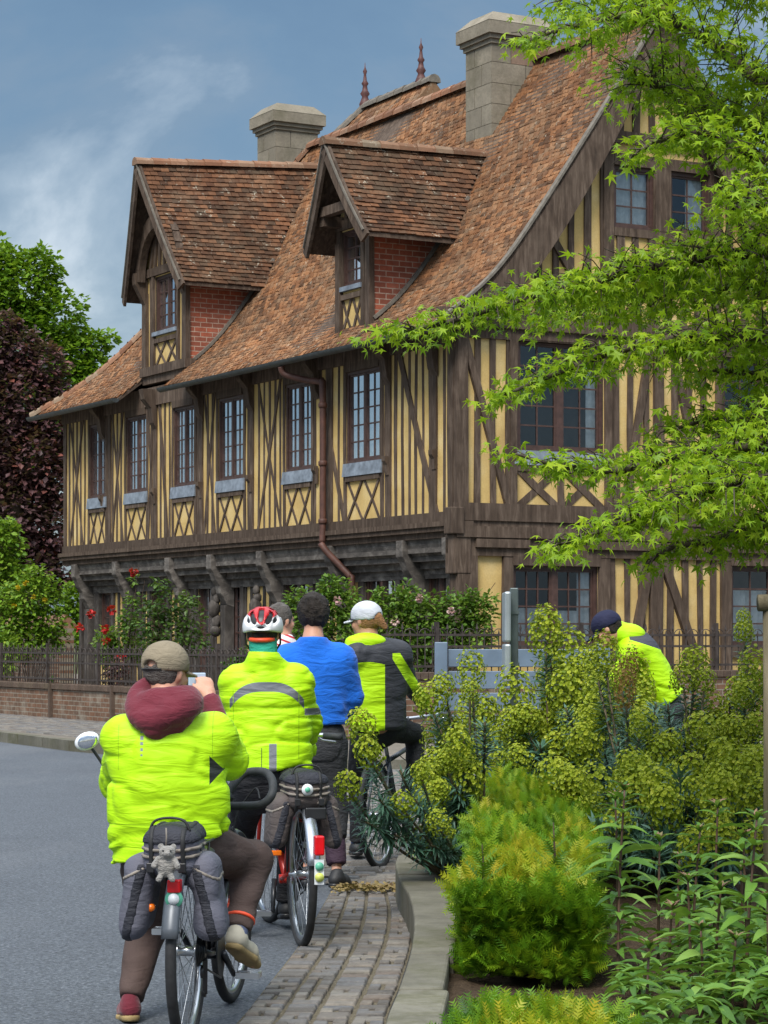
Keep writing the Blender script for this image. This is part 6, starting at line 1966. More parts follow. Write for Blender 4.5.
masks = [rect(px_x(142 - w, Yb, b), px_x(142 + w, Yb, b), py_z(y + h, Yb), py_z(y, Yb), (.22, .24, .27)) for y, h, w in ((722, 4, 1.9), (729, 4, 1.8), (736, 4, 1.7), (742, 3, 1.5), (748, 3, 1.3), (754, 2, 1.0))]
def under_arm(m, X, Y, Z):
    u = m.math('SUBTRACT', X, px_x(210, 8.65, b)); v = m.math('SUBTRACT', Z, py_z(770, 8.65))
    return m.math('MULTIPLY', m.math('GREATER_THAN', u, 0), m.math('LESS_THAN', m.math('ADD', m.math('ABSOLUTE', v), m.math('MULTIPLY', u, 1.1)), .052)), (.03, .035, .03)
masks.append(under_arm)
seam = (.27, .50, .004)
masks += [rect(px_x(211.5, 8.6, b), px_x(212.3, 8.6, b), py_z(757, 8.6), py_z(712, 8.6), seam), rect(px_x(118, 8.6, b), px_x(118.8, 8.6, b), py_z(770, 8.6), py_z(725, 8.6), seam), rect(-1, 1, py_z(826, 8.55), py_z(825, 8.55), seam)]
hv1 = m_hivis('hivis_jacket_dots', masks)
A.jacket('jacket', hv1, A.J['pelvis'] - np.array([0, 0, .035]), e=.018, rc=.224, rw=.222, ratio=.68, amp=.013, h=.0095, hemn=(.26, 0, -1), arm_r=(.086, .076, .056), seed=1, armend=.42, collar=.0)
mb_f = lambda p: A.arm(p, 'R', .012, (.07, .052, .040))
def cuffs(p):
    d = None
    for sd in 'LR':
        w, el = A.J['wr' + sd], A.J['el' + sd]
        c = np.maximum(sd_cap(p, el + (w - el) * .3, w - (w - el) * .02, .050, .040), plane(p, el + (w - el) * .97, w - el))
        d = c if d is None else np.minimum(d, c)
    return d + A.wrinkle(p, .004, 8, 20)
sdf_obj('sleeve_cuff', cuffs, *A.box(['elL', 'wrL', 'elR', 'wrR'], .1), .01, M['maroon'], A.root)
# draped hood
def hoodA(p):
    c = (A.J['neck'] + A.J['head']) / 2 + np.array([0, -.035, -.045])
    q = p - c; d = np.full(p.shape[:-1], 9.)
    for r, dz, dy, w in ((.090, .046, .0, .022), (.108, .026, -.014, .024), (.116, .008, -.028, .024), (.108, -.012, -.040, .024), (.080, -.034, -.050, .026), (.042, -.054, -.056, .028)):
        # U-shaped folds: lower at the back
        t = np.arctan2(q[..., 0], -(q[..., 1] - dy)); zz = dz - .035 * np.cos(np.clip(t, -2.2, 2.2)) + .02 * np.sin(t * 2)
        rho = np.sqrt(q[..., 0] ** 2 + ((q[..., 1] - dy) * 1.25) ** 2)
        d = smin(d, np.sqrt((rho - r) ** 2 + ((q[..., 2] - zz) * .9) ** 2) - w, .022)
    d = smin(d, sd_ell(q, (.0, -.070, -.045), (.100, .034, .072)), .03)
    d = smin(d, sd_ell(q, (.0, -.052, .018), (.088, .036, .050)), .03)
    d = np.maximum(d, (q[..., 1] - .09) + np.abs(q[..., 2]) * .3)
    return d * .9 + A.wrinkle(p, .010, 13, 12, 4)
cc = (A.J['neck'] + A.J['head']) / 2
sdf_obj('hood', hoodA, cc - .26, cc + .24, .008, M['maroon'], A.root)
A.trousers('trousers', M['brown_cloth'], e=.012, r=(.112, .076, .048), seat=.150)
A.hair(M['hair_grey'], under=True)
A.cap(M['khaki'])
A.shoe('R', M['shoe_pale'], M['shoe_sole']); A.shoe('L', M['maroon'], M['shoe_sole'])
mb = MB(); a_, k_ = A.J['anR'], A.J['knR']; d_ = (k_ - a_) / np.linalg.norm(k_ - a_)
for off, r_ in ((.062, .052),):
    c = a_ + d_ * off; x_ = np.cross(d_, [0, 1., 0]); x_ /= np.linalg.norm(x_); y_ = np.cross(d_, x_)
    mb.tube([c + (x_ * math.cos(t) + y_ * math.sin(t)) * r_ for t in np.linspace(0, 2 * PI, 18)[:-1]], .007, 6, closed=True)
mb.build('ankle_band', M['orange_trim'], A.root)
mb = MB(); mb.tube(catmull([W(227, 912, 8.90) - Vector(A.b), W(232, 893, 8.93) - Vector(A.b), W(243, 882, 8.945) - Vector(A.b), W(257, 877, 8.985) - Vector(A.b)], 5), .006, 6); mb.build('trouser_piping', M['orange_trim'], A.root)
def sockf(p): return np.maximum(sd_cap(p, a_ - d_ * .01, a_ + d_ * .09, .038, .042), plane(p, a_ + d_ * .08, d_))
sdf_obj('sock', sockf, np.minimum(a_, a_) - .13, a_ + .15, .008, M['sock'], A.root)
# phone held up before the face
ph = W(197, 686, 9.10); t = thing('phone', 'pale blue and white phone held up in front of the face of the nearest rider', 'phone', ph, .5)
mb = MB(); mb.box(-.035, .035, -.006, .006, -.05, .05); mb.build('case', mat_plain('pale_blue_case', (.42, .52, .66), .4, var=.1), t, bevel=.004)
mb = MB(); mb.box(-.031, .031, .0065, .0085, -.045, .045); mb.build('screen', M['black_plastic'], t)

# --- rider with helmet
J = jd(11.2, head=(263, 634, 11.2), neck=(264, 659, 11.16), shL=(239, 684, 11.2), shR=(294, 684, 11.2), chest=(266, 706, 11.2), pelvis=(268, 772, 11.2),
        elL=(228, 720, 11.35), wrL=(236, 752, 11.7), elR=(307, 722, 11.32), wrR=(304, 752, 11.7), hipL=(252, 782, 11.22), hipR=(284, 782, 11.22),
        knL=(240, 828, 11.5), knR=(292, 835, 11.55), anL=(240, 915, 11.35), anR=(287, 905, 11.6), toeL=(238, 925, 11.52), toeR=(287, 915, 11.78))
B = Fig('person in a yellow cycling jacket with grey back stripe, wearing a red and white helmet', (J['pelvis'].x, 11.2, 0), J, (.04, 1, .02), G5, .90)
B.body(SKIN)
b = B.b; Yb = 11.05
def arch(m, X, Y, Z):
    xx = m.math('SUBTRACT', X, px_x(266, Yb, b)); zc = m.math('SUBTRACT', py_z(687, Yb), m.math('MULTIPLY', m.math('POWER', m.math('ABSOLUTE', xx), 3.0), 16.0))
    return m.math('MULTIPLY', m.math('LESS_THAN', m.math('ABSOLUTE', m.math('SUBTRACT', Z, zc)), .022), m.math('LESS_THAN', m.math('ABSOLUTE', xx), .172)), (.16, .17, .19)
B.jacket('jacket', m_hivis('hivis_jacket_stripe', [arch, rect(px_x(269, Yb, b), px_x(276.5, Yb, b), 0, py_z(744, Yb), (.20, .21, .23)), rect(px_x(304, Yb, b), 5, py_z(716, Yb), py_z(709, Yb), (.20, .21, .23)),
        rect(px_x(232, Yb, b), px_x(232.8, Yb, b), py_z(760, Yb), py_z(690, Yb), (.27, .5, .004)), rect(px_x(298, Yb, b), px_x(298.8, Yb, b), py_z(760, Yb), py_z(690, Yb), (.27, .5, .004)), rect(px_x(261, Yb, b), px_x(262, Yb, b), py_z(768, Yb), py_z(748, Yb), (.12, .2, .02))]), B.J['pelvis'] + np.array([0, 0, .015]), e=.022, rc=.190, rw=.196, ratio=.66, amp=.014, h=.0095, arm_r=(.078, .068, .05), seed=3, collar=.035)
B.trousers('trousers', M['black_cloth'], seat=.135, waist=-.03)
B.hair(M['hair_dark'], under=True)
for sd in 'LR': B.shoe(sd, M['shoe_black'], M['black_plastic'])
def neckB(p): return np.maximum(np.maximum(sd_cap(p, B.hp(0, -.02, -.01), B.J['neck'], .066, .064), plane(p, B.hp(0, 0, -.02), B.u)), -plane(p, B.J['neck'], B.u))
sdf_obj('neck_tube', neckB, B.J['head'] - .25, B.J['head'] + .15, .008, M['teal_cloth'], B.root)
def m_helmet():
    m = NT('helmet_shell'); X, Y, Z = m.xyz()
    ax = m.math('ABSOLUTE', m.math('SUBTRACT', X, float(B.J['head'][0])))
    zc = m.math('SUBTRACT', Z, float(B.J['head'][2]))
    top = m.math('GREATER_THAN', m.math('SUBTRACT', zc, m.math('MULTIPLY', ax, .75)), .038)
    c = m.mix(top, (.70, .71, .73), (.46, .012, .018))
    return m.done(c, .28, 0, .5)
def helmet(F, shell, name='helmet'):
    """vented cycling helmet: black liner, shell cut by long vents, rear cradle and straps"""
    def liner(p):
        q = (p - F.J['head']) @ F.HM / F.k
        return np.maximum(sd_ell(q, (0, -.006, .035), (.096, .122, .098)), -(q[..., 2] - .004)) * F.k
    o = sdf_obj(name, liner, F.J['head'] - .22, F.J['head'] + .22, .008, M['black_plastic'], F.root)
    def sh(p):
        q = (p - F.J['head']) @ F.HM / F.k
        d = sd_ell(q, (0, -.006, .035), (.106, .134, .110))
        d = np.maximum(d, -(q[..., 2] - .006 - .10 * np.maximum(0, -q[..., 1] - .05)))
        for xa, w in ((0, .015), (-.045, .016), (.045, .016), (-.080, .015), (.080, .015)):
            d = np.maximum(d, -smin(sd_cap(q, (xa * .75, -.16, .045 - abs(xa) * .25), (xa, -.07, .125 - abs(xa) * .55), w, w), sd_cap(q, (xa, -.03, .150 - abs(xa) * .6), (xa * .8, .10, .10 - abs(xa) * .4), w, w), .005))
        # lower rear window between shell and rim
        d = np.maximum(d, -sd_cap(q, (-.05, -.135, .030), (.05, -.135, .030), .011, .011))
        return d * F.k
    sdf_obj('shell', sh, F.J['head'] - .22, F.J['head'] + .22, .0055, shell, o)
    mb = MB(); mb.tube([F.hp(.070 * math.sin(t), -.004 - .103 * math.cos(t), -.022 - .012 * math.cos(t)) for t in np.linspace(-1.0, 1.0, 12)], .012 * F.k, 8); mb.build('cradle', M['orange_trim'], o)
    for sg in (-1, 1):
        mb = MB(); mb.tube([F.hp(sg * .092, -.02, .01), F.hp(sg * .090, .0, -.05), F.hp(sg * .05, .04, -.105), F.hp(0, .05, -.115)], .005, 6); mb.build('strap', M['black_soft'], o)
    return o
helmet(B, m_helmet())

# --- standing figure in blue
J = jd(13.5, head=(314, 615, 13.5), neck=(313, 642, 13.46), shL=(288, 661, 13.5), shR=(340, 660, 13.5), chest=(314, 676, 13.5), pelvis=(312, 738, 13.5),
        elL=(283, 704, 13.55), wrL=(296, 722, 13.78), elR=(352, 697, 13.55), wrR=(340, 716, 13.76), hipL=(299, 744, 13.5), hipR=(327, 744, 13.5),
        knL=(303, 806, 13.56), knR=(333, 808, 13.54), anL=(306, 873, 13.5), anR=(337, 876, 13.42), toeL=(306, 882, 13.66), toeR=(347, 884, 13.54))
C = Fig('person with short dark hair standing in a plain blue sweater and charcoal trousers', (J['pelvis'].x, 13.5, 0), J, (.1, 1, .05), G5, .92)
C.body(SKIN)
C.jacket('sweater', M['blue_knit'], C.J['pelvis'] + np.array([0, 0, .075]), e=.018, rc=.20, rw=.185, ratio=.66, amp=.007, arm_r=(.082, .068, .046), seed=6, collar=.03)
C.trousers('trousers', M['grey_cloth'], e=.02, r=(.105, .074, .058), end=.45, seat=.17)
def leggings(p):
    d = np.minimum(np.maximum(sd_cap(p, C.J['knL'], C.J['anL'], .064, .050), plane(p, C.J['knL'] + (C.J['anL'] - C.J['knL']) * .82, C.J['anL'] - C.J['knL'])), np.maximum(sd_cap(p, C.J['knR'], C.J['anR'], .068, .054), plane(p, C.J['knR'] + (C.J['anR'] - C.J['knR']) * .84, C.J['anR'] - C.J['knR'])))
    return d + C.wrinkle(p, .004, 8, 14)
sdf_obj('leggings', leggings, *C.box(['knL', 'knR', 'anL', 'anR'], .12), .010, M['plum_cloth'], C.root)
C.hair(M['hair_dark'], lambda q: np.maximum(sd_ell(q, (0, -.014, .024), (.100, .116, .118)), (q @ np.array([0, .8, -.6])) - .045) + .007 * vnoise(q * 40) + .006 * vnoise(q * 85))
for sd in 'LR': C.shoe(sd, M['shoe_black'], M['black_plastic'])

# --- rider with pale cap and ponytail
J = jd(14.6, head=(366, 621, 14.6), neck=(369, 641, 14.58), shL=(358, 655, 14.5), shR=(398, 655, 14.62), chest=(379, 668, 14.58), pelvis=(378, 722, 14.6),
        elL=(352, 690, 14.7), wrL=(372, 706, 15.0), elR=(408, 683, 14.72), wrR=(424, 703, 15.05), hipL=(366, 730, 14.6), hipR=(388, 726, 14.66),
        knR=(415, 735, 14.98), anR=(415, 792, 14.9), toeR=(417, 800, 15.08), knL=(358, 782, 14.95), anL=(357, 845, 15.05), toeL=(355, 851, 15.22))
D_ = Fig('person with fair ponytail, pale grey cap and charcoal and yellow jacket on a bicycle', (J['pelvis'].x, 14.6, 0), J, (-.80, .60, .02), G5, .90)
D_.body(SKIN2)
b = D_.b; Yb = 14.45
def yel_back(m, X, Y, Z):
    zc = m.math('SUBTRACT', py_z(662, Yb), m.math('MULTIPLY', m.math('POWER', m.math('ABSOLUTE', m.math('SUBTRACT', X, px_x(368, Yb, b))), 2.0), 1.6))
    return m.math('MULTIPLY', m.math('LESS_THAN', Z, zc), m.math('LESS_THAN', X, px_x(385, Yb, b))), (.44, .74, .008)
def yel_sleeve(m, X, Y, Z):
    # wedge on the inner side of the right sleeve
    t = m.math('SUBTRACT', X, m.math('ADD', m.math('MULTIPLY', m.math('SUBTRACT', py_z(652, 14.6), Z), .62), px_x(393, 14.6, b)))
    f = m.math('MULTIPLY', m.math('LESS_THAN', m.math('ABSOLUTE', m.math('SUBTRACT', t, .005)), .034), m.math('GREATER_THAN', X, px_x(392.5, 14.6, b)))
    return m.math('MULTIPLY', f, m.math('LESS_THAN', Z, py_z(653, 14.6))), (.44, .74, .008)
D_.jacket('jacket', m_hivis('two_tone_jacket', [yel_back, yel_sleeve], c=(.040, .042, .050)), D_.J['pelvis'] - np.array([0, 0, .055]), e=.018, rc=.185, rw=.175, ratio=.66, amp=.008, arm_r=(.072, .060, .044), seed=8, collar=.02)
YEL = m_hivis('hivis_hood')
def hoodD(p):
    q = p - (D_.J['neck'] + np.array([-.02, -.055, -.005]))
    d = smin(sd_ell(q, (0, 0, 0), (.125, .075, .055)), sd_ell(q, (-.035, -.025, -.035), (.09, .05, .045)), .03)
    return d + D_.wrinkle(p, .008, 9, 9, 2)
sdf_obj('hood', hoodD, D_.J['neck'] - .22, D_.J['neck'] + .2, .009, YEL, D_.root)
D_.trousers('trousers', M['black_cloth'], e=.010, r=(.098, .066, .046))
D_.cap(M['cap_white'], h=.0075)
D_.hair(M['hair_fair'], lambda q: smin(np.maximum(sd_ell(q, (0, -.012, .015), (.084, .103, .098)), q[..., 1] - .012 + .0 * q[..., 0]), sd_cap(q, (0, -.105, .012), (.01, -.15, -.045), .036, .020), .02) + .004 * vnoise(q * 50))
for sd in 'LR': D_.shoe(sd, M['shoe_black'], M['black_plastic'])
def sockD(p):
    a, k = D_.J['anL'], D_.J['knL']; d = (k - a) / np.linalg.norm(k - a)
    return np.maximum(sd_cap(p, a, a + d * .12, .036, .048), plane(p, a + d * .11, d))
sdf_obj('sock', sockD, D_.J['anL'] - .1, D_.J['anL'] + .2, .009, mat_plain('blue_sock', (.05, .09, .28), .9), D_.root)
mb = MB(); 
for sg in (-1, 1): mb.ell(D_.hp(sg * .034, .104, .004), (.024, .012, .017), 10, R=Matrix(D_.HM.tolist()))
mb.tube([D_.hp(-.082, .0, .012), D_.hp(-.076, .07, .010), D_.hp(-.034, .110, .008), D_.hp(.034, .110, .008), D_.hp(.076, .07, .010), D_.hp(.082, .0, .012)], .0035, 6)
mb.build('sunglasses', M['black_plastic'], D_.root)

# --- bending figure beyond the spurge
J = jd(16.5, head=(608, 629, 16.4), neck=(624, 640, 16.45), shL=(634, 652, 16.64), shR=(632, 652, 16.34), chest=(640, 656, 16.5), pelvis=(668, 705, 16.55),
        elL=(622, 684, 16.62), wrL=(606, 708, 16.55), elR=(618, 684, 16.32), wrR=(602, 708, 16.36), hipL=(670, 712, 16.66), hipR=(668, 712, 16.44),
        knL=(660, 772, 16.66), knR=(656, 772, 16.44), anL=(668, 832, 16.66), anR=(664, 832, 16.44), toeL=(650, 838, 16.66), toeR=(646, 838, 16.44))
E = Fig('person in a fluorescent yellow jacket and navy cap bending over beyond the planted bed', (J['pelvis'].x, 16.5, 0), J, (-.95, .25, .55), G5, .95)
E.bs = np.array([0., -1., 0.])
E.body(SKIN)
b = E.b
def yoke(m, X, Y, Z):
    # charcoal over the shoulders and along the spine's upper edge
    t = m.math('ADD', m.math('MULTIPLY', m.math('SUBTRACT', X, px_x(636, 16.4, b)), .30), m.math('SUBTRACT', Z, py_z(634, 16.4)))
    return m.math('MULTIPLY', m.math('GREATER_THAN', t, -.055), m.math('GREATER_THAN', X, px_x(628, 16.4, b))), (.05, .05, .065)
E.jacket('jacket', m_hivis('hivis_jacket_yoke', [yoke]), E.J['pelvis'] + (E.J['chest'] - E.J['pelvis']) * .12, e=.02, rc=.19, rw=.18, ratio=.72, amp=.009, hemn=tuple(E.J['pelvis'] - E.J['chest']), arm_r=(.078, .066, .05), seed=11, collar=.06)
def hoodE(p):
    q = p - (E.J['neck'] + np.array([.015, 0, .035])); return smin(sd_ell(q, (0, 0, 0), (.135, .115, .080)), sd_ell(q, (-.07, 0, .03), (.07, .105, .07)), .04) + E.wrinkle(p, .007, 9, 9, 2)
sdf_obj('hood', hoodE, E.J['neck'] - .2, E.J['neck'] + .22, .009, YEL, E.root)
E.trousers('trousers', M['grey_cloth']); E.hair(M['hair_dark'], under=True); E.cap(M['navy'], open_back=False, strap=False, h=.008)
for sd in 'LR': E.shoe(sd, M['shoe_black'], M['black_plastic'])

# --- figure almost hidden behind the blue sweater
J = jd(15.6, head=(281, 621, 15.6), neck=(283, 642, 15.58), shL=(268, 658, 15.5), shR=(304, 658, 15.7), chest=(286, 672, 15.6), pelvis=(286, 725, 15.6),
        elL=(262, 692, 15.62), wrL=(268, 722, 15.8), elR=(308, 692, 15.8), wrR=(304, 722, 15.95), hipL=(274, 732, 15.6), hipR=(298, 732, 15.66),
        knL=(276, 785, 15.66), knR=(298, 785, 15.7), anL=(276, 842, 15.6), anR=(298, 842, 15.66), toeL=(274, 849, 15.78), toeR=(300, 849, 15.84))
Fg = Fig('person in white and red top almost hidden behind the blue sweater', (J['pelvis'].x, 15.6, 0), J, (.75, .66, 0), G5, .88)
Fg.body(SKIN)
rw_ = NT('white_red_top'); X_, Y_, Z_ = rw_.xyz(); ww = rw_.math('SINE', rw_.math('ADD', rw_.math('MULTIPLY', Z_, 150), rw_.math('MULTIPLY', X_, 60)))
rwm = rw_.done(rw_.mix(rw_.math('GREATER_THAN', ww, .55), (.72, .70, .72), (.45, .02, .03)), .8)
Fg.jacket('top', rwm, Fg.J['pelvis'] - np.array([0, 0, .02]), rc=.17, rw=.165, amp=.006, seed=14, collar=.05)
Fg.trousers('trousers', M['black_cloth']); Fg.hair(M['hair_grey'])
for sd in 'LR': Fg.shoe(sd, M['shoe_black'], M['black_plastic'])
# ================================================================== BICYCLES AND BAGS
M['rubber'] = mat_plain('tyre_rubber', (.018, .018, .019), .75, var=.4, scale=30)
M['alloy'] = mat_plain('polished_alloy', (.55, .57, .60), .28, .95, var=.12)
M['spoke'] = mat_plain('spoke_steel', (.42, .44, .47), .35, .9)
M['frame_black'] = mat_plain('frame_black_paint', (.020, .022, .026), .35, .2, spec=.5)
M['frame_red'] = mat_plain('frame_red_paint', (.42, .022, .012), .3, .1, spec=.5)
M['frame_grey'] = mat_plain('frame_grey_paint', (.10, .11, .125), .35, .3)
M['fender_grey'] = mat_plain('mudguard_grey', (.085, .095, .11), .38, .2, var=.2)
M['fender_silver'] = mat_plain('mudguard_silver', (.42, .45, .50), .25, .8, var=.12)
M['lamp_red'] = mat_plain('red_lens', (.62, .006, .012), .2, 0, .15)
M['amber'] = mat_plain('amber_reflector', (.75, .16, .01), .25)
M['green_sticker'] = mat_plain('green_round_sticker', (.12, .45, .30), .4)
M['yellow_sticker'] = mat_plain('yellow_round_sticker', (.55, .60, .12), .4)
M['foam'] = mat_plain('black_foam_grip', (.024, .027, .030), .7, var=.3, scale=40)
M['bag_blue'] = m_cloth('grey_blue_nylon', (.115, .115, .145), .7, .4, scale=10)
M['bag_black'] = m_cloth('black_nylon', (.030, .031, .040), .65, .6, scale=22)
M['bag_taupe'] = m_cloth('taupe_nylon', (.095, .078, .074), .75, .4, scale=10)
M['zip'] = mat_plain('zip_tape', (.22, .19, .16), .6)
M['plush'] = m_cloth('grey_plush', (.26, .245, .225), .95, .8, .3, 40)

def wheel(parent, pos, r, name='wheel', steer=0.0, tyre_w=.019, n_sp=28, rim_mat='alloy', brand=None):
    w = bpy.data.objects.new(name, None); COL.objects.link(w); w.parent = parent; w.location = pos; w.rotation_euler = (0, 0, steer)
    w.empty_display_size = .1
    mb = MB(); mb.tube([(0, (r - tyre_w) * math.cos(a), (r - tyre_w) * math.sin(a)) for a in np.linspace(0, 2 * PI, 49)[:-1]], tyre_w, 10, closed=True); mb.build('tyre', M['rubber'], w)
    mb = MB(); ri = r - tyre_w * 2
    mb.lathe([(ri - .016, -.006), (ri - .016, .006), (ri - .002, .011), (ri + .006, .011), (ri + .006, -.011), (ri - .002, -.011), (ri - .016, -.006)], (0, 0, 0), 48, axis='x')
    mb.f = mb.f[:-2]; mb.m = mb.m[:-2]; mb.r = mb.r[:-2]; mb.sm = mb.sm[:-2]
    mb.build('rim', M[rim_mat], w)
    mb = MB()
    for k in range(n_sp):
        a = 2 * PI * k / n_sp; b = a + (.5 if (k // 2) % 2 else -.5); sx = .028 if k % 2 else -.028
        mb.tube([(sx, .022 * math.cos(b), .022 * math.sin(b)), (0, (ri - .014) * math.cos(a), (ri - .014) * math.sin(a))], .0015, 4, cap=False)
    mb.build('spokes', M['spoke'], w)
    mb = MB(); mb.lathe([(.008, -.06), (.008, -.045), (.024, -.034), (.024, -.028), (.014, -.02), (.014, .02), (.024, .028), (.024, .034), (.008, .045), (.008, .06)], (0, 0, 0), 14, axis='x'); mb.build('hub', M['alloy'], w)
    return w
def fender(parent, pos, r, a0, a1, mat, w=.028, steer=0.0):
    mb = MB(); n = 20; vs = []
    for i in range(n + 1):
        a = a0 + (a1 - a0) * i / n
        for k in range(7):
            t = -1 + 2 * k / 6; rr = r - .012 * t * t
            vs.append((w * t, rr * math.cos(a), rr * math.sin(a)))
    mb.add(vs, [(i * 7 + k, i * 7 + k + 1, i * 7 + 8 + k, i * 7 + 7 + k) for i in range(n) for k in range(6)], smooth=True)
    o = mb.build('mudguard', mat, parent, loc=pos); o.rotation_euler = (0, 0, steer)
    sm = o.modifiers.new('thick', 'SOLIDIFY'); sm.thickness = .003
    return o
def bicycle(label, R, heading, r=.335, frame='frame_black', lean=0.0, steer=0.0, wb=1.02, saddle_z=.86, bar='flat', bar_z=.92, fenders=True, fender_mat='fender_grey', crank_a=.6, rack=True, group='bicycles of the cycling party', rear_fender=(.25, 2.9), drop=0.0):
    hx, hy = heading; rz = math.atan2(-hx, hy)
    t = thing('bicycle', label, 'bicycle', (R[0], R[1], 0), rz, group); t.rotation_euler = (0, lean, rz)
    FM = M[frame]
    wheel(t, (0, 0, r), r, 'rear_wheel'); wheel(t, (0, wb, r), r, 'front_wheel', steer)
    bb = Vector((0, .43, .27 * r / .335)); st = Vector((0, .27, saddle_z - .16)); ht = Vector((0, wb - .19, saddle_z - .12)); hb = Vector((0, wb - .145, saddle_z - .26))
    mb = MB()
    mb.tube([bb, st], .016, 10); mb.tube([st + Vector((0, 0, -.03)), ht], .0155, 10); mb.tube([bb, hb], .019, 10); mb.tube([ht + Vector((0, -.005, .03)), hb + Vector((0, .005, -.02))], .020, 10)
    for sx in (-1, 1):
        mb.tube([bb + Vector((sx * .025, 0, 0)), Vector((sx * .055, .18, r * .9)), Vector((sx * .062, 0, r))], .0095, 8)
        mb.tube([st + Vector((sx * .012, 0, -.05)), Vector((sx * .05, .10, r + .22)), Vector((sx * .062, 0, r))], .0078, 8)
    mb.lathe([(.022, -.035), (.022, .035)], bb, 12, axis='x')
    mb.build('frame', FM, t)
    mb = MB(); cs, sn = math.cos(steer), math.sin(steer)
    def sv(x, y, z): return (x * cs - y * sn, wb + x * sn + y * cs, z)
    mb.tube([hb + Vector((0, 0, -.01)), Vector(sv(0, -.06, r + r + .03))], .018, 8)
    for sx in (-1, 1): mb.tube([sv(sx * .012, -.06, 2 * r + .03), sv(sx * .048, -.05, 2 * r - .03), sv(sx * .055, -.02, r + .12), sv(sx * .055, 0, r)], .010, 8)
    mb.build('fork', FM, t)
    mb = MB(); mb.tube([st + Vector((0, .01, -.02)), (0, .225, saddle_z - .03 - drop)], .0125, 10); mb.build('seat_post', M['alloy'], t)
    saddle_z -= drop
    def sad(p):
        d = sd_ecap(p, (0, .17, saddle_z), (0, .24, saddle_z + .005), .075, .05, (1, 0, 0), .42)
        return smin(d, sd_ecap(p, (0, .24, saddle_z), (0, .42, saddle_z - .005), .05, .018, (1, 0, 0), .5), .03)
    sdf_obj('saddle', sad, (-.13, .05, saddle_z - .08), (.13, .48, saddle_z + .08), .008, M['black_plastic'], t)
    top = Vector((0, wb - .21, bar_z))
    mb = MB(); mb.tube([ht + Vector((0, 0, .02)), (0, wb - .225, bar_z - .03), (0, wb - .19, bar_z)], .014, 10); mb.build('stem', M['black_plastic'], t)
    if bar == 'flat':
        mb = MB(); mb.tube(catmull([(-.30, wb - .30, bar_z + .01), (-.2, wb - .23, bar_z + .015), (0, wb - .19, bar_z), (.2, wb - .23, bar_z + .015), (.30, wb - .30, bar_z + .01)], 5), .012, 10); hb_ = mb.build('handlebar', M['alloy'], t)
        for sx in (-1, 1):
            mb = MB(); mb.tube([(sx * .235, wb - .25, bar_z + .013), (sx * .31, wb - .31, bar_z + .009)], .017, 10); mb.build('grip', M['foam'], hb_)
    for sx in (-1, 1):
        mb = MB(); mb.tube(catmull([(sx * .14, wb - .20, bar_z + .0), (sx * .10, wb - .06, bar_z + .03), (sx * .03, wb - .08, bar_z - .08), (sx * .024, wb - .17, saddle_z + drop - .2), (sx * .024, .6, saddle_z + drop - .17)], 5), .0032, 5, cap=False); mb.build('cable', M['black_soft'], t)
        if bar == 'flat':
            mb = MB(); mb.tube([(sx * .20, wb - .235, bar_z + .005), (sx * .24, wb - .18, bar_z - .012), (sx * .30, wb - .21, bar_z - .02)], .006, 6); mb.build('brake_lever', M['alloy'], t)
    # drive: chainring, crank, pedals, cassette, chain, derailleur
    mb = MB(); mb.lathe([(.085, .045), (.092, .046), (.092, .050), (.085, .051)], bb, 30, axis='x')
    for k in range(5):
        a = 2 * PI * k / 5; mb.bar(bb + Vector((.048, .012 * math.cos(a), .012 * math.sin(a))), bb + Vector((.048, .087 * math.cos(a), .087 * math.sin(a))), .012, .004, up=(1, 0, 0))
    mb.build('chainring', M['black_plastic'], t)
    for sx, a in ((1, crank_a), (-1, crank_a + PI)):
        e = bb + Vector((sx * .075, .165 * math.cos(a), .165 * math.sin(a)))
        mb = MB(); mb.tube([bb + Vector((sx * .058, 0, 0)), e], [.013, .010], 8); ck = mb.build('crank', M['frame_black'], t)
        mb = MB()
        mb.box(e.x + sx * .055 - .042, e.x + sx * .055 + .042, e.y - .038, e.y - .030, e.z - .011, e.z + .011); mb.box(e.x + sx * .055 - .042, e.x + sx * .055 + .042, e.y + .030, e.y + .038, e.z - .011, e.z + .011)
        mb.box(e.x + sx * .055 - .045, e.x + sx * .055 - .036, e.y - .031, e.y + .031, e.z - .009, e.z + .009); mb.box(e.x + sx * .055 + .036, e.x + sx * .055 + .045, e.y - .031, e.y + .031, e.z - .009, e.z + .009)
        mb.tube([(e.x, e.y, e.z), (e.x + sx * .095, e.y, e.z)], .008, 8); mb.build('pedal', M['alloy'], ck)
    mb = MB()
    for k, rr in enumerate((.055, .048, .042, .036, .030, .025)): mb.lathe([(rr, .040 + k * .0045), (rr, .0425 + k * .0045)], (0, 0, r), 22, axis='x')
    mb.build('cassette', M['frame_black'], t)
    mb = MB(); cz = bb.z
    mb.tube([(.049, 0, r + .042), (.049, .43, cz + .09)], .004, 5); mb.tube([(.049, .0, r - .05), (.049, .43, cz - .09)], .004, 5); mb.build('chain', M['frame_black'], t)
    mb = MB(); mb.bar((.062, .015, r - .03), (.055, .05, r - .15), .016, .035); mb.lathe([(.022, -.006), (.022, .006)], (.052, .02, r - .075), 12, axis='x'); mb.lathe([(.022, -.006), (.022, .006)], (.052, .05, r - .145), 12, axis='x'); mb.build('derailleur', M['black_plastic'], t)
    if fenders:
        fender(t, (0, 0, r), r + .018, rear_fender[0] * 1.0, rear_fender[1], M[fender_mat])
        fender(t, (0, wb, r), r + .018, .6, 2.7, M[fender_mat], steer=steer)
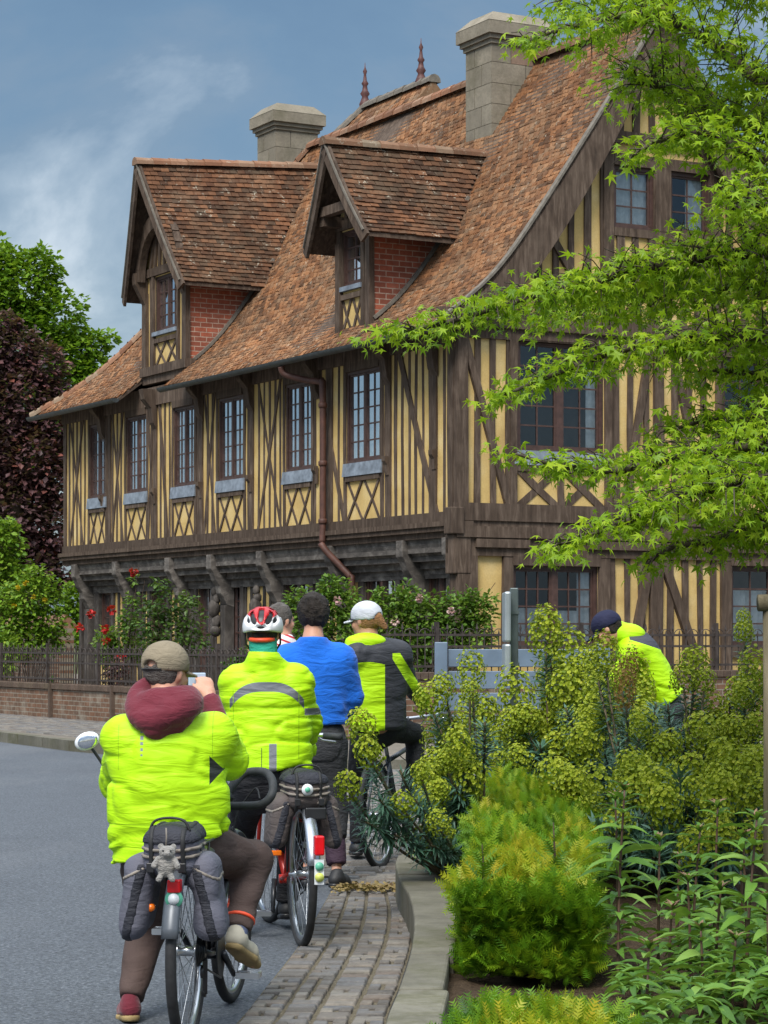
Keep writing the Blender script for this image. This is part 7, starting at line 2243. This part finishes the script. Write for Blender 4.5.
    if rack:
        mb = MB(); zr = 2 * r + .045
        for sx in (-1, 1):
            mb.tube([(sx * .058, .20, zr), (sx * .058, -.12, zr), (sx * .045, -.145, zr)], .0055, 6); mb.tube([(sx * .066, 0, r + .01), (sx * .060, -.06, zr)], .005, 6); mb.tube([(sx * .066, 0, r + .01), (sx * .060, .10, zr)], .005, 6)
        for y in (-.145, -.05, .05, .15): mb.tube([(-.058, y, zr), (.058, y, zr)], .005, 6)
        mb.build('rack', M['black_plastic'], t)
    return t
def lamp_block(parent, name, x0, x1, y0, y1, z0, z1, mat, bevel=.004):
    mb = MB(); mb.box(x0, x1, y0, y1, z0, z1); return mb.build(name, mat, parent, bevel=bevel)
def disc(parent, name, c, r, mat, d=.006):
    mb = MB(); mb.lathe([(r, -d), (r, 0), (r * .8, .001)], c, 20, axis='y'); return mb.build(name, mat, parent)

# nearest bicycle
b1 = bicycle('dark grey bicycle nearest the camera with thick foam handlebar and rear rack', (-.682, 8.30), (.095, 1), .325, 'frame_black', 0, -.05, .98, .74, None, .80, True, 'fender_grey', -.62, True, drop=.10, rear_fender=(.9, 2.90))
inv = (Matrix.Translation(b1.location) @ Matrix.Rotation(b1.rotation_euler[2], 4, 'Z')).inverted()
L1 = lambda px, py, Y: inv @ W(px, py, Y)
mb = MB()
loop = [L1(205, 806, 9.12), L1(240, 806, 9.10), L1(262, 804, 9.08), L1(272, 794, 9.08), L1(272, 780, 9.14), L1(264, 772, 9.2), L1(246, 773, 9.24), L1(233, 785, 9.2), L1(224, 800, 9.16)]
cx0 = loop[0].x
mb.tube(catmull(loop, 6), .0165, 10)
hb1 = mb.build('handlebar', M['foam'], b1)
mb = MB(); mb.tube(catmull([Vector((2 * .0 - p.x + .0, p.y, p.z)) for p in loop], 6), .0165, 10); mb.build('handlebar', M['foam'], b1)
mb = MB(); mb.tube([L1(205, 806, 9.12), (0, L1(205, 806, 9.12).y, L1(205, 806, 9.12).z), (-L1(205, 806, 9.12).x, L1(205, 806, 9.12).y, L1(205, 806, 9.12).z)], .013, 10); mb.build('handlebar_bridge', M['black_plastic'], b1)
# mirror on the left bar end
m0 = L1(87, 741, 9.1)
mb = MB(); mb.tube(catmull([L1(150, 806, 9.12), L1(120, 790, 9.12), L1(100, 760, 9.12), L1(90, 746, 9.12)], 5), .006, 8); ma = mb.build('mirror_arm', M['black_plastic'], b1)
mb = MB(); mb.ell((0, 0, 0), (.050, .018, .034), 16, R=Matrix.Rotation(-.35, 3, 'Y')); mb.build('mirror_shell', M['white_plastic'], ma, loc=m0)
MIR = NT('mirror_glass'); MIRM = MIR.done((.75, .78, .82), .04, 1.0)
mb = MB(); mb.ell((0, 0, 0), (.040, .006, .027), 16, R=Matrix.Rotation(-.35, 3, 'Y')); mb.build('mirror_glass', MIRM, ma, loc=(m0.x + .006, m0.y - .017, m0.z))
lz = L1(174, 886, 8.02)
lp_ = lamp_block(b1, 'rear_lamp', lz.x - .022, lz.x + .022, lz.y - .01, lz.y + .035, lz.z - .022, lz.z + .020, M['lamp_red'])
disc(b1, 'sticker', (lz.x, lz.y + .002, lz.z - .043), .030, M['green_sticker']); disc(b1, 'sticker', (lz.x, lz.y - .004, lz.z - .043), .019, M['white_plastic'])
la = L1(152, 907, 8.2); disc(b1, 'side_reflector', (la.x, la.y, la.z), .013, M['amber'], .03)
# second bicycle
b2 = bicycle('red bicycle with silver rear mudguard and red rear lamp under the helmeted rider', (-.376, 10.94), (-.2, .98), .335, 'frame_red', 0, .12, .98, .78, 'flat', .92, True, 'fender_silver', 1.2, True, rear_fender=(1.2, 2.95))
inv2 = (Matrix.Translation(b2.location) @ Matrix.Rotation(b2.rotation_euler[2], 4, 'Z')).inverted()
L2 = lambda px, py, Y: inv2 @ W(px, py, Y)
q = L2(313, 846, 10.55); q.x = .012
lamp_block(b2, 'rear_lamp', q.x - .022, q.x + .022, q.y - .02, q.y + .03, q.z - .042, q.z + .045, M['lamp_red'], .008)
mb = MB(); mb.prism([(q.x - .021, q.y - .004, q.z - .17), (q.x + .021, q.y - .004, q.z - .17), (q.x + .021, q.y - .004, q.z - .06), (q.x - .021, q.y - .004, q.z - .06)], (0, .006, 0)); mb.build('plate', M['white_plastic'], b2)
disc(b2, 'sticker', (q.x, q.y - .006, q.z - .09), .019, M['green_sticker']); disc(b2, 'sticker', (q.x, q.y - .006, q.z - .138), .020, M['yellow_sticker'])
qa = L2(275, 853, 11.2); lamp_block(b2, 'side_reflector', qa.x - .025, qa.x + .03, qa.y - .01, qa.y + .01, qa.z - .012, qa.z + .012, M['amber'])
# third and hidden bicycles
b3 = bicycle('dark road bicycle with thin tyres under the rider with the pale cap', (-.024, 14.62), (.29, .90), .335, 'frame_grey', -.06, -.1, .95, .84, 'flat', .90, False, crank_a=2.6, rack=False)

# ---- bags
def bag(name, label, parent_obj, zt, w, mats, side_drop, seed, lean=0.0):
    """rack bag with two drop-down side pockets, built in its bicycle's frame"""
    t = thing(name, label, 'bag', parent_obj.location, parent_obj.rotation_euler[2])
    hgt = .17; y0, y1 = -.20, .10; zb = zt - hgt
    def rb(p, c, hs, r):
        q = np.abs(p - np.array(c)) - (np.array(hs) - r); return np.linalg.norm(np.maximum(q, 0), axis=-1) + np.minimum(q.max(-1), 0) - r
    wr = lambda p, a, s=0: a * ((1 - 2 * np.abs(vnoise(p * np.array([8, 8, 5]) + s))) * .9 + vnoise(p * 17 + s) * .5)
    main = lambda p: rb(p, (0, (y0 + y1) / 2, (zt + zb) / 2), (w * .56 * (1), (y1 - y0) / 2, hgt / 2), .05) + wr(p, .010, seed)
    o = sdf_obj('main_pocket', main, (-w, y0 - .08, zb - .06), (w, y1 + .08, zt + .06), .008, mats[0], t)
    for sg in (-1, 1):
        c = (sg * w * .70, (y0 + y1) / 2 + .01, zb - side_drop * .28)
        sp = lambda p, c=c, sg=sg: smin(rb((p - np.array(c)) @ np.array([[1, 0, 0], [0, 1, 0], [sg * .12, 0, 1]]), (0, 0, 0), (w * .31, .125, side_drop * .62), .05), rb(p, (sg * w * .5, (y0 + y1) / 2, zb + .02), (w * .25, .10, .05), .03), .03) + wr(p, .012, seed + 3 + sg)
        s_ = sdf_obj('side_pocket', sp, np.array(c) - np.array([.22, .22, side_drop * .7 + .1]), np.array(c) + np.array([.22, .22, side_drop * .7 + .14]), .008, mats[0], t)
        # darker front panel of the pocket
        pn = lambda p, c=c, sg=sg: np.maximum(sp(p, c, sg) - .003, np.abs((p[..., 0] - c[0]) + sg * (p[..., 2] - c[2]) * .25) - w * .11)
        sdf_obj('side_panel', pn, np.array(c) - np.array([.22, .22, side_drop * .7 + .1]), np.array(c) + np.array([.22, .22, side_drop * .5]), .008, mats[1], s_)
        zp = lambda p, c=c, sg=sg: np.maximum(sp(p, c, sg) - .004, np.abs((p[..., 2] - c[2] - side_drop * .36) + sg * (p[..., 0] - c[0]) * .5) - .006)
        sdf_obj('zip', zp, np.array(c) - np.array([.22, .22, side_drop * .7 + .1]), np.array(c) + np.array([.22, .22, side_drop * .7 + .1]), .006, M['zip'], s_)
    lid = lambda p: np.maximum(main(p) - .007, -(p[..., 2] - (zt - .055) - .10 * np.abs(p[..., 0])))
    l_ = sdf_obj('lid', lid, (-w, y0 - .08, zb - .06), (w, y1 + .08, zt + .06), .008, mats[1], t)
    for zz in (.062, .088):
        zp = lambda p, zz=zz: np.maximum(main(p) - .009, np.abs(p[..., 2] - (zt - zz) + .012 * np.cos(p[..., 0] * 14)) - .006)
        sdf_obj('zip', zp, (-w, y0 - .08, zb - .06), (w, y1 + .08, zt + .06), .006, M['zip'], t)
    for xs in (-.055, .055):
        sb = lambda p, xs=xs: np.maximum(main(p) - .011, np.abs(p[..., 0] - xs * w / .17) - .008)
        sdf_obj('strap', sb, (-w, y0 - .08, zb - .06), (w, y1 + .08, zt + .06), .006, M['black_soft'], t)
        mb = MB(); mb.box(xs * w / .17 - .013, xs * w / .17 + .013, y0 - .022, y0 - .008, zb + .025, zb + .058); mb.build('buckle', M['black_plastic'], t, bevel=.003)
    mb = MB(); mb.tube(catmull([(-.07, y0 + .05, zt - .01), (-.05, y0 + .05, zt + .025), (0, y0 + .05, zt + .035), (.05, y0 + .05, zt + .025), (.07, y0 + .05, zt - .01)], 5), .008, 6, flat=.6); mb.build('handle', M['black_soft'], t)
    return t, y0
zt1 = py_z(826, 8.25)
bag1, by = bag('rack_bag', 'grey blue rack bag with drop side pockets on the nearest bicycle', b1, zt1, .168, (M['bag_blue'], M['bag_black']), .235, 2)
bag2, by2 = bag('rack_bag', 'taupe brown rack bag with a round white and green badge on the red bicycle', b2, py_z(772, 10.85), .165, (M['bag_taupe'], M['bag_black']), .20, 9)
disc(bag2, 'badge', (.02 - .03, by2 - .016, py_z(790, 10.7)), .026, M['white_plastic']); disc(bag2, 'badge_mark', (-.01, by2 - .021, py_z(790, 10.7)), .012, M['green_sticker'])
lamp_block(bag2, 'rear_panel', -.02, .075, by2 - .03, by2 - .005, py_z(820, 10.7), py_z(808, 10.7), M['black_plastic'], .006)
mb = MB(); mb.prism([(.035, by2 - .017, py_z(804, 10.7)), (.07, by2 - .017, py_z(804, 10.7)), (.052, by2 - .017, py_z(797, 10.7))], (0, .004, 0)); mb.build('reflector', M['zip'], bag2)
bag1.location = b1.matrix_basis @ Vector((-.032, 0, 0))
# soft toy hanging from the zip of the nearest bag
ty = W(166, 862, 7.98); t = thing('plush_toy', 'small grey plush animal hanging from the zip of the nearest bag', 'soft toy', ty)
def toy(p):
    d = sd_ell(p, (0, 0, -.015), (.040, .034, .046)); d = smin(d, sd_ell(p, (.006, -.012, .038), (.032, .030, .028)), .012)
    for x, z, r in ((-.02, .062, .013), (.030, .060, .013)): d = smin(d, sd_ell(p, (x, -.004, z), (r, .007, r)), .006)
    for a, e in (((-.03, -.01, .012), (-.045, -.03, -.012)), ((.034, -.01, .010), (.048, -.03, -.016)), ((-.018, -.012, -.05), (-.026, -.032, -.066)), ((.018, -.012, -.05), (.028, -.032, -.066))):
        d = smin(d, sd_cap(p, a, e, .012, .012), .008)
    return smin(d, sd_ell(p, (.008, -.040, .034), (.013, .014, .011)), .008) + .0015 * vnoise(p * 120)
t.scale = (.84, .84, .84)
sdf_obj('body', toy, (-.08,) * 3 + np.zeros(3), np.array((.08, .08, .09)), .004, M['plush'], t)
mb = MB(); mb.tube([(.0, 0, .062), (.002, .0, .10), (0, .004, .135)], .0035, 6); mb.build('cord', M['zip'], t)
for x in (-.008, .022):
    mb = MB(); mb.ell((x, -.040, .048), (.004, .003, .004), 8); mb.build('eye', M['black_plastic'], t)
